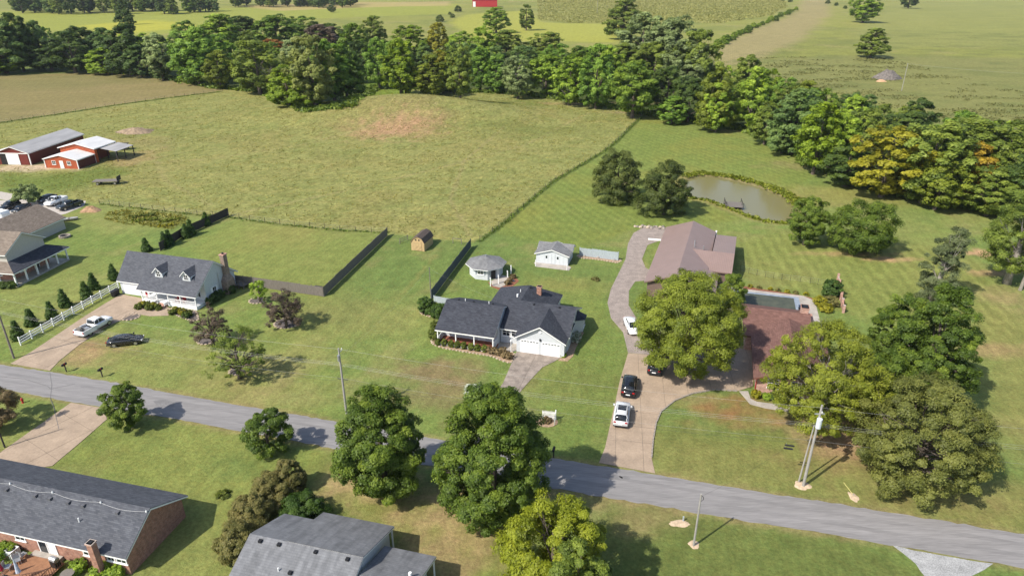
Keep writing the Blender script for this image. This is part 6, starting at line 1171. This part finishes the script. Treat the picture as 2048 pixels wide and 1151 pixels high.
PY, wY = pole((862, 597), 5.8, 'slim dark yard pole beside the blue grey fence', .09, wood_grey); PB, wB = pole((10, 894), 6.0, 'dark pole at the left edge beside the wide drive', .10, wood_dark)
PF_, wF = pole((1803, 182), 12, 'thin white pole far off on the right hill', .15, polegrey); PK, wK = pole((1194, 28), 17, 'thin white pole beyond the corn', .18, polegrey)
nx_ = G(2620, 1060); wN = lambda x, y, z: Vector((nx_[0]+x, nx_[1]+y, z)); pv_ = G(-640, 560); wP = lambda x, y, z: Vector((pv_[0]+x, pv_[1]+y, z))
def wire(name, label, A, Bp, sag=.5, r=.018, m=None, n=14):
    mid = (A+Bp)/2; pts = []
    for i in range(n+1): s = i/n; p = A.lerp(Bp, s); p.z -= sag*4*s*(1-s); pts.append(p-A)
    o = MB().tube(pts, r, 4, False).build(name, m or mat('bare_conductor', (.33, .33, .32), .55, .1)); o.location = A; return tag(o, label, 'wire', 'overhead wires')
spans = ((wL, wM, 'between the left edge pole and the slim grey pole'), (wM, wR, 'between the slim grey pole and the transformer pole'), (wR, wN, 'leaving the transformer pole to the right'), (wP, wL, 'coming to the left edge pole from the left'))
for a, b, lab in spans:
    hs = {wL: 9.5, wM: 9.2, wR: 10.1, wN: 10.0, wP: 9.5}; ha, hb = hs[a], hs[b]
    wire('power_line', 'topmost pale wire '+lab, a(0, 0, ha), b(0, 0, hb), .7, .0075)
    for k, (dz, dy) in enumerate(((2.0, .1), (2.2, .1), (2.35, .1))): wire('power_line', f'{["upper", "middle", "lower"][k]} wire of the close trio '+lab, a(0, dy, ha-dz), b(0, dy, hb-dz), .75+.06*k, .007)
    wire('phone_cable', 'upper low hung cable '+lab, a(0, -.1, ha-4.0), b(0, -.1, hb-4.0), .8, .008, mat('dull_cable', (.25, .25, .24), .6)); wire('phone_cable', 'lower low hung dark cable '+lab, a(0, -.1, ha-4.4), b(0, -.1, hb-4.4), .95, .012, black)
wire('service_drop', 'thin service wire from the slim grey pole to the yard pole', wM(0, 0, 8.2), wY(0, 0, 5.6), .7, .005); wire('service_drop', 'thin service wire from the yard pole to the charcoal roofed house', wY(0, 0, 5.5), Vector(world_of(bpy.data.objects['house'], -6.8, 10, 3.0)), .3, .005); wire('service_drop', 'thin wire across the road from the transformer pole to the short service pole', wR(0, 0, 8.0), wV(0, 0, 6.1), .6, .008, black)
wire('service_drop', 'thin pale wire crossing the right hill', wF(0, 0, 11.8), Vector((*G(2300, 210)[:2], 11)), 1.5, .02)
for i, (px, py, dx) in enumerate(((1579, 891, 0), (1577, 894, 1))):
    p = G(px, py, 4.3); b_ = thing('splice_case', (p[0], p[1], 4.35-.2*i), R(-14), ('upper', 'lower')[i]+' black cable case hung on the wires left of the transformer pole', 'cable case'); MB().tube([(-.5, 0, 0), (-.42, 0, 0), (.42, 0, 0), (.5, 0, 0)], [.03, .1, .1, .03], 8).build('case', black, b_); MB().tube([(-.35, 0, 0), (-.35, 0, .3)], .015, 4).build('hanger', galv, b_)
def dirt(name, label, px, py, rx, ry, h, m, seed=1, rot=0.):
    c = G(px, py); rng = random.Random(seed); n, k = 22, 6; mb = MB(); mb.v.append((0, 0, h))
    for j in range(1, k+1):
        for i in range(n): t = i*2*math.pi/n; s = j/k; w = 1+.09*math.sin(3*t+seed)+.07*math.sin(5*t+seed*2)+.05*math.sin(9*t+seed)+rng.uniform(-.05, .05); mb.v.append((rx*s*w*math.cos(t), ry*s*w*math.sin(t), max(h*(1-s**1.6)*(1+rng.uniform(-.25, .25)), .02) if j < k else -.02))
    mb.f += [(0, 1+i, 1+(i+1) % n) for i in range(n)]
    for j in range(k-1):
        for i in range(n): a = 1+j*n+i; b = 1+j*n+(i+1) % n; mb.f.append((a, a+n, b+n, b))
    o = mb.build(name, m, None, True); o.location = c; o.rotation_euler.z = rot; return tag(o, label, 'dirt pile')
dirt('sand_mound', 'pale sand heaped round the foot of the transformer pole', 1605, 970, .95, .75, .16, sand, 2); dirt('sand_patch', 'pale sand patch with a stake on the near verge', 1359, 1046, 1.1, .55, .08, sand, 4); dirt('sand_patch', 'small pale sand patch at the foot of the service pole', 1388, 1088, .55, .6, .08, sand, 6); dirt('sand_patch', 'pale sand patch at the end of the yellow guy wire', 1707, 993, .5, .8, .08, sand, 8)
st_ = thing('stake', G(1366, 1041), 0, 'short pale stake in the sand patch on the near verge', 'stake'); MB().box(-.06, .06, -.05, .05, 0, .5).build('shaft', wood_pale, st_); MB().box(-.07, .07, -.06, .06, .5, .58).build('cap', wood_pale, st_)
gy = thing('guy_guard', G(1706, 990), 0, 'yellow guy wire guard lying slanted by the road', 'guy wire'); e = Vector(G(1686, 969))-Vector(G(1706, 990)); MB().tube([(0, 0, .1), (e.x*.5, e.y*.5, .22), (e.x, e.y, .35)], .03, 6).build('guard', mat('yellow_plastic', (.48, .43, .16), .6), gy); MB().cyl(0, 0, -.05, .18, .05, n=6).build('anchor', galv, gy)
dirt('dirt_pile', 'heap of tan dirt beside the parked dark pickup', 182, 421, 2.3, 1.7, 1.0, mat('tan_dirt', (.34, .21, .12), .95, noise=.3, scale=1.5, bump=.1), 3); dirt('brush_pile', 'old heap of earth and brush in the left pasture', 272, 264, 6.0, 4.0, 1.4, mat('grey_brush', (.27, .20, .13), .95, noise=.35, scale=1.2, bump=.2), 5)
dirt('brush_pile', 'grey brush pile on the right hill', 1774, 158, 7.0, 5.0, 4.2, mat('grey_sticks', (.16, .14, .125), .95, noise=.4, scale=1.5, bump=.3), 7); dirt('dirt_pile', 'patch of bare orange clay beside the brush pile', 1762, 163, 2.6, 2.0, .9, mat('orange_clay', (.5, .3, .17), .95), 9)
# sticks that bristle from the brush piles
rs_ = random.Random(4); sm = MB(); c = G(1774, 158)
for i in range(160): t = rs_.uniform(0, 6.28); r_ = rs_.uniform(0, 5.5); a_ = Vector((r_*math.cos(t), r_*math.sin(t)*.7, rs_.uniform(.5, 4*(1-r_/7)))); d_ = Vector((rs_.uniform(-1, 1), rs_.uniform(-1, 1), rs_.uniform(0, 1))).normalized()*rs_.uniform(1, 2.5); sm.tube([a_, a_+d_], [.09, .02], 4, False)
o = sm.build('branches', bark_pale); o.parent = bpy.data.objects['brush_pile.001']

# ================================================================== VEHICLES
wheel_cache = {}
def wheels(root, xs, y, r=.36, w=.24, rim=rimm):
    for x in xs:
        for s in (-1, 1):
            t = MB().tube([(x, s*y-w/2, r), (x, s*y+w/2, r)], r, 18).build('wheel', tyre, root); MB().tube([(x, s*(y+w/2-.02), r), (x, s*(y+w/2+.012), r)], r*.66, 14).build('rim', rim, t)
def loft(sections):
    m = MB(); n = len(sections[0])
    for s in sections: m.v += s
    for i in range(len(sections)-1):
        for k in range(n-1): m.f.append((i*n+k, i*n+k+1, (i+1)*n+k+1, (i+1)*n+k))
        m.f.append((i*n+n-1, i*n, (i+1)*n, (i+1)*n+n-1))
    m.f.append(tuple(range(n-1, -1, -1))); m.f.append(tuple((len(sections)-1)*n+k for k in range(n))); return m
def sec(x, hw, zb, zt, rnd=.12, tum=.0):
    """rounded cross-section at station x: half width hw, from zb to zt"""
    t = hw-tum; h = zt-zb
    return [(x, -hw*.93, zb), (x, -hw, zb+h*.25), (x, -hw, zb+h*.6), (x, -t-(hw-t)*.2, zt-rnd*.8), (x, -t+rnd*.7, zt-.01), (x, 0, zt+.025), (x, t-rnd*.7, zt-.01), (x, t+(hw-t)*.2, zt-rnd*.8), (x, hw, zb+h*.6), (x, hw, zb+h*.25), (x, hw*.93, zb)]
def car(kind, col, rear, front, label, rough=.22, group=None, name=None, rim=rimm):
    A, Bp = Vector(G(*rear)), Vector(G(*front)); c = (A+Bp)/2; ang = math.atan2(Bp.y-A.y, Bp.x-A.x)
    o = thing(name or {'suv': 'sport_utility_vehicle', 'sedan': 'sedan', 'pickup': 'pickup_truck'}[kind], (c.x, c.y, .05), ang, label, {'suv': 'car', 'sedan': 'car', 'pickup': 'pickup truck'}[kind], group); p = paint('paint_'+'_'.join(f'{int(v*1000):03d}' for v in col), col, rough)
    red = mat('tail_lens', (.35, .012, .012), .2); clear = mat('head_lens', (.7, .72, .74), .12)
    if kind == 'suv':
        L, W = 4.75, .94; st = [(-2.36, .80, .42, .86), (-2.28, .90, .30, 1.02), (-1.6, W, .24, 1.08), (-.4, W, .24, 1.06), (.7, W, .24, 1.02), (1.3, W, .25, .98), (2.0, .90, .28, .90), (2.32, .80, .34, .78), (2.40, .66, .42, .62)]
        gh = [(-2.20, .74, 1.02, 1.08), (-2.05, .78, 1.04, 1.46), (-1.75, .76, 1.05, 1.62), (-1.0, .76, 1.04, 1.70), (.0, .76, 1.02, 1.69), (.45, .74, 1.0, 1.58), (.95, .72, .99, 1.24), (1.28, .70, .97, 1.0)]
        wx, ax = (-1.42, 1.45), .82
    elif kind == 'sedan':
        L, W = 4.8, .91; st = [(-2.40, .74, .42, .80), (-2.30, .86, .30, .95), (-1.5, W, .22, 1.0), (0, W, .2, .98), (1.1, W, .22, .94), (2.0, .86, .26, .82), (2.34, .74, .32, .70), (2.42, .6, .4, .56)]
        gh = [(-1.95, .66, .95, .99), (-1.35, .68, .96, 1.30), (-.8, .66, .96, 1.43), (0, .66, .96, 1.45), (.4, .66, .95, 1.38), (.95, .66, .94, 1.12), (1.3, .66, .92, .95)]
        wx, ax = (-1.42, 1.45), .79
    else:
        L, W = 5.7, .98; st = [(.35-.02, W, .42, 1.16), (1.0, W, .40, 1.16), (1.75, W, .40, 1.12), (2.5, .94, .42, 1.08), (2.78, .88, .45, .98), (2.86, .78, .5, .8)]
        st = [(-.42, W, .42, 1.18)]+st; gh = [(-.40, .80, 1.14, 1.20), (-.32, .78, 1.14, 1.80), (.2, .78, 1.12, 1.90), (.85, .77, 1.12, 1.86), (1.15, .76, 1.1, 1.70), (1.62, .74, 1.08, 1.14)]
        wx, ax = (-1.7, 1.85), .86
    loft([sec(*s) for s in st]).build('body', p, o, True)
    gs = [[(x, -hw, zb), (x, -hw*.97, zb+(zt-zb)*.4), (x, -hw*.86, zt-.10*min(1, (zt-zb)*2)), (x, -hw*.72, zt), (x, hw*.72, zt), (x, hw*.86, zt-.10*min(1, (zt-zb)*2)), (x, hw*.97, zb+(zt-zb)*.4), (x, hw, zb)] for x, hw, zb, zt in gh]
    loft(gs).build('cabin_glass', glass('car_glass', (.012, .014, .016)), o, True)
    # painted roof skin and pillars over the glass
    hi = max(g[3] for g in gh); top = [g for g in gh if g[3] > hi-.17]; rf = MB()
    rp = [[(x, -hw*.86, zt-.085), (x, -hw*.70, zt+.015), (x, 0, zt+.035), (x, hw*.70, zt+.015), (x, hw*.86, zt-.085)] for x, hw, zb, zt in top]
    for s in rp: rf.v += s
    for i in range(len(rp)-1):
        for k in range(4): rf.f.append((i*5+k, i*5+k+1, (i+1)*5+k+1, (i+1)*5+k))
    ro_ = rf.build('roof', p, o, True)
    def pillar(p0, p1):
        for s in (-1, 1): MB().tube([(p0[0], s*p0[1], p0[2]), (p1[0], s*p1[1], p1[2])], .045, 5).build('pillar', p, o)
    for i, j in ((0, 1), (1, 2), (len(gh)-1, len(gh)-3)):
        a, b = gh[i], gh[j]; pillar((a[0], a[1], a[2]+.02 if a[3]-a[2] < .2 else a[3]-.05), (b[0], b[1]*.87, b[3]-.06))
    for xq in {'suv': (-.35, -1.45), 'sedan': (-.55,), 'pickup': (.35,)}[kind]:
        g_ = min(gh, key=lambda g: abs(g[0]-xq)); pillar((xq, g_[1]*1.005, g_[2]), (xq, g_[1]*.9, g_[3]-.1))
    wheels(o, wx, ax, .37 if kind != 'sedan' else .33, rim=rim)
    xr = st[0][0]; xf = st[-1][0]
    for s in (-1, 1):
        MB().box(xf-.34, xf-.04, s*.62-.16, s*.62+.16, st[-1][3]+.02, st[-1][3]+.14).build('headlight', clear, o)
        if kind != 'pickup': MB().box(xr-.02, xr+.12, s*.68-.15, s*.68+.15, .78 if kind == 'sedan' else .84, .92 if kind == 'sedan' else 1.0).build('tail_light', red, o)
        MB().box(.9 if kind != 'pickup' else 1.3, 1.1 if kind != 'pickup' else 1.5, s*(W+.02)-.0 if s > 0 else -W-.22, s*(W+.02)+.2 if s > 0 else -W-.02, 1.0 if kind != 'pickup' else 1.18, 1.16 if kind != 'pickup' else 1.4).build('mirror', p, o)
    if kind != 'pickup': MB().box(xr-.035, xr+.01, -.26, .26, .56, .70).build('number_plate', trim, o); MB().box(xr-.05, xr+.2, -.84, .84, .34, .46).build('bumper', black, o)
    if kind == 'suv':
        MB().box(-.9, .15, -.5, .5, 1.715, 1.745).build('sunroof', glass('car_glass'), o)
        for s in (-1, 1): MB().tube([(-1.6, s*.62, 1.70), (-.6, s*.64, 1.77), (.2, s*.62, 1.71)], .022, 5).build('roof_rail', galv if sum(col) > 1 else black, o)
    if kind == 'pickup':
        bd = MB(); [bd.box(-2.72, -.44, s*W-.05, s*W+.05, .45, 1.17) for s in (-1, 1)]; bd.box(-2.8, -2.722, -.98, .98, .5, 1.16); bd.build('bed_side', p, o); MB().box(-2.71, -.45, -.92, .92, .5, .62).build('bed_floor', black, o)
        for s in (-1, 1): MB().box(-2.83, -2.78, s*.88-.08, s*.88+.08, .75, 1.08).build('tail_light', red, o)
        MB().box(-2.95, -2.81, -.95, .95, .42, .58).build('bumper', rimm, o)
    return o
silver, blk, wht = (.60, .61, .62), (.008, .008, .010), (.76, .77, .78)
car('suv', silver, (1240, 856), (1246, 815), 'silver sport utility car nearest the road on the drive'); car('suv', blk, (1255, 797), (1261, 760), 'black sport utility car parked ahead of the silver one'); car('suv', (.012, .016, .022), (1307, 752), (1312, 720), 'dark car with its nose under the wide olive tree')
car('sedan', wht, (1255, 641), (1271, 676), 'white car half hidden at the left side of the wide tree'); tk = car('pickup', wht, (166, 673), (214, 646), 'white pickup truck on the drive of the dormered house'); car('sedan', (.012, .014, .018), (228, 690), (278, 684), 'black sedan parked on the lawn beside the drive')
car('suv', (.006, .007, .009), (40, 411), (1, 424), 'black van at the left edge of the far yard'); car('pickup', (.02, .025, .03), (163, 409), (118, 423), 'dark pickup truck at the right end of the far yard'); car('pickup', wht, (128, 401), (98, 414), 'white pickup truck behind the dark pickup in the far yard'); car('sedan', (.04, .045, .055), (110, 396), (80, 407), 'dark grey car behind the white pickup in the far yard'); car('sedan', (.01, .011, .013), (64, 412), (22, 432), 'black low car behind the tan garage roof')
for i, (x, y, m_) in enumerate(((-1.0, .2, black), (-1.6, -.4, galv), (-2.2, .3, wood_grey))):
    w_ = tk.matrix_world; a_ = tk.rotation_euler.z; l_ = thing('load_crate', (tk.location.x+x*math.cos(a_)-y*math.sin(a_), tk.location.y+x*math.sin(a_)+y*math.cos(a_), .67), a_, f'{["black box", "grey box", "wooden box"][i]} lying in the white pickup bed', 'crate'); box('body', m_, l_, -.25, .25, -.3, .3, .01, .45+.15*i); box('lid', m_, l_, -.27, .27, -.32, .32, .45+.15*i, .5+.15*i)
# trailer and boats in the far yard
tr = thing('camper', G(0, 441), R(-20), 'white camper roof at the left edge beside the tan roof', 'camper'); loft([sec(-2.5, 1.1, .5, 2.4), sec(2.3, 1.1, .5, 2.4), sec(2.6, .9, .6, 1.9)]).build('body', white, tr); box('stripe', galv, tr, -2.4, 2.2, -1.115, -1.105, 1.0, 1.2); wheels(tr, (-.5,), 1.0, .33)
bt = thing('rowing_boat', G(137, 441), R(25), 'small pale boat beside the tan garage', 'boat'); loft([[(x, -w, .55), (x, -w*.7, .12), (x, w*.7, .12), (x, w, .55)] for x, w in ((-1.9, .72), (-.5, .75), (1.0, .66), (1.9, .3))]).build('hull', mat('dull_aluminium', (.4, .38, .34), .5, .3), bt); [box('bench', wood_grey, bt, x-.15, x+.15, -.66, .66, .556, .6) for x in (-1.2, .2)]
fp = thing('fire_pit', G(130, 474), 0, 'round stone fire pit on the left lawn', 'fire pit')
for r2 in range(2):
    for i in range(14): t = i*6.283/14+r2*.22; MB().box(-.2, .2, -.13, .13, .22*r2, .22*r2+.21).build('stone', stone, fp); o = fp.children[-1]; o.location = (.95*math.cos(t), .95*math.sin(t), 0); o.rotation_euler.z = t+1.571
MB().lathe([(.8, 0), (.8, .05)], 14).build('ash', black, fp)
wg = thing('hay_wagon', G(219, 368), R(6), 'old flatbed hay wagon standing in the pasture', 'wagon'); box('bed', wood_grey, wg, -3.6, 2.6, -1.2, 1.2, .9, 1.05); wheels(wg, (-2.4, 1.8), .95, .4); box('headboard', wood_dark, wg, 2.5, 2.6, -1.1, 1.1, 1.051, 2.1); MB().tube([(2.6, 0, .8), (4.6, 0, .4)], .07, 6).build('tongue', black, wg)
fd = thing('hay_feeder', G(245, 299), R(10), 'dark wooden feeder beside the open barn shed', 'feeder'); [box('slat', wood_dark, fd, -1.6, 1.6, y-.05, y+.05, z, z+.22) for y in (-1, 1) for z in (.4, .9)]; [box('post', wood_dark, fd, x-.08, x+.08, y-.08, y+.08, 0, 1.6) for x in (-1.5, 1.5) for y in (-1, 1)]; MB().slab([(-1.9, -1.3, 2.0), (1.9, -1.3, 2.0), (1.9, 1.3, 1.8), (-1.9, 1.3, 1.8)], .08).build('roof', wood_dark, fd)
# dock
dk = thing('dock', G(1468, 415), R(-10), 'small weathered wooden dock on the pond', 'dock')
for i in range(16): box('plank', wood_grey, dk, -1.9+i*.25, -1.9+i*.25+.235, -.6, 3.4, .25, .31)
for x, y in ((-1.9, 3.3), (1.9, 3.3), (-1.9, 1.4), (1.9, 1.4), (-1.9, -.5), (1.9, -.5)): MB().cyl(x, y, -1.0, 1.3, .07).build('post', wood_dark, dk)
for x in (-1.9, 1.9): box('rail', wood_dark, dk, x-.04, x+.04, -.4, 3.2, 1.05, 1.13)
# mailboxes, hydrant ornament, rocks, poolside heap
for i, (px, py, lab) in enumerate(((133, 743, 'black mailbox on a post at the end of the left drive'), (205, 753, 'black mailbox on a post right of the left drive end'), (1107, 914, 'dark mailbox on a post beside the huge shade tree'))):
    mb_ = thing('mailbox', G(px, py), R(-14), lab, 'mailbox'); MB().box(-.06, .06, -.06, .06, 0, 1.05).build('post', wood_dark, mb_); MB().prism([(-.13, -.4, 1.06), (.13, -.4, 1.06), (.13, -.4, 1.24), (.08, -.4, 1.33), (-.08, -.4, 1.33), (-.13, -.4, 1.24)], (0, .75, 0)).build('box', black, mb_); MB().box(.131, .15, -.1, .0, 1.2, 1.45).build('flag', redp, mb_)
hy = thing('hydrant', G(46, 805), 0, 'small red hydrant on the lawn near the left edge', 'hydrant'); MB().lathe([(.16, 0), (.16, .05), (.11, .06), (.11, .55), (.15, .57), (.13, .68), (.03, .78)], 10).build('barrel', redp, hy); MB().tube([(-.2, 0, .42), (.2, 0, .42)], .06, 8).build('nozzle', redp, hy)
rr_ = random.Random(5); hp = thing('stone_heap', G(1305, 455), R(-10), 'heap of stones and old boards at the top of the gravel drive', 'rubble heap')
for i in range(34): x, y = rr_.uniform(-4, 5), rr_.uniform(-.6, .6); s = rr_.uniform(.2, .45); MB().lathe([(s*.8, -.03), (s, s*.4), (s*.6, s*.8), (s*.15, s)], 6).build('stone', rr_.choice([stone, wood_grey, edging]), hp); hp.children[-1].location = (x, y, 0); hp.children[-1].rotation_euler.z = rr_.uniform(0, 6)
bm = thing('timber_beam', G(1318, 481), R(-14), 'white timber lying on the gravel beside the metal roof', 'timber'); box('beam', trim, bm, -2.2, 1.2, -.15, .15, .03, .3); [box('block', wood_grey, bm, x-.1, x+.1, -.25, .25, -.02, .029) for x in (-1.5, .6)]
tp_ = thing('tree_snag', G(2040, 580), 0, 'pale dead trunk standing at the right edge', 'tree'); MB().tube([(0, 0, -.2), (.1, 0, 3), (.15, .1, 6.5)], [.3, .24, .14], 9).build('trunk', bark_pale, tp_)
tc_ = thing('picnic_table', G(636, 582), R(-16), 'dark low table just behind the grey board fence corner', 'table'); box('top', wood_dark, tc_, -.7, .7, -.45, .45, .75, .85); [box('leg', wood_dark, tc_, x-.06, x+.06, -.4, .4, 0, .749) for x in (-.6, .6)]
# low kerb curving along the drive's right side
kp = GP([(1303, 915), (1306, 880), (1312, 846), (1322, 823), (1350, 801), (1385, 787), (1430, 779), (1475, 782)]); kb = thing('kerb', kp[0], 0, 'low brown stone kerb curving along the right side of the drive', 'kerb')
for a, b in zip(kp[:-1], kp[1:]):
    n = max(int(math.dist(a, b)/.6), 1); ang = math.atan2(b[1]-a[1], b[0]-a[0])
    for i in range(n): s = (i+.5)/n; o = MB().box(-.27, .27, -.09, .09, 0, .16).build('kerb_stone', stone, kb); o.location = (a[0]+(b[0]-a[0])*s-kp[0][0], a[1]+(b[1]-a[1])*s-kp[0][1], 0); o.rotation_euler.z = ang+random.uniform(-.06, .06)

# ------------------------------------------------------------------ thin summer haze that softens the far trees and fields
_m = bpy.data.materials.new('thin_haze'); _m.use_nodes = True; _t = _m.node_tree; _t.nodes.clear(); _o = _t.nodes.new('ShaderNodeOutputMaterial'); _v = _t.nodes.new('ShaderNodeVolumePrincipled')
_v.inputs['Color'].default_value = (.80, .88, 1.0, 1); _v.inputs['Density'].default_value = .000045; _v.inputs['Anisotropy'].default_value = .0; _t.links.new(_v.outputs[0], _o.inputs['Volume'])
tag(MB().box(-3350, 3350, -420, 4750, -6.0, 57.0).build('haze', _m), 'thin pale summer haze over the land', kind='stuff')
# ------------------------------------------------------------------ look-alikes are told apart by their order from the left
from collections import defaultdict
_by = defaultdict(list)
for o in scene.objects:
    if o.parent is None and 'label' in o and 'category' in o: _by[o['label']].append(o)
_ord = ['leftmost', 'second', 'third', 'fourth', 'fifth', 'sixth', 'seventh', 'eighth', 'ninth', 'tenth', 'eleventh', 'twelfth', 'thirteenth', 'fourteenth', 'fifteenth', 'sixteenth', 'seventeenth', 'eighteenth', 'nineteenth', 'twentieth']
_ord += ['twenty '+q for q in ['first']+_ord[1:9]]+['thirtieth']
for lab, obs in _by.items():
    if len(obs) < 2 or len(obs) > 30: continue
    obs.sort(key=lambda o: o.location.x/max(o.location.y, 1))
    for i, o in enumerate(obs): o['label'] = lab+(', leftmost' if i == 0 else ', rightmost' if i == len(obs)-1 else f', {_ord[i]} from left')
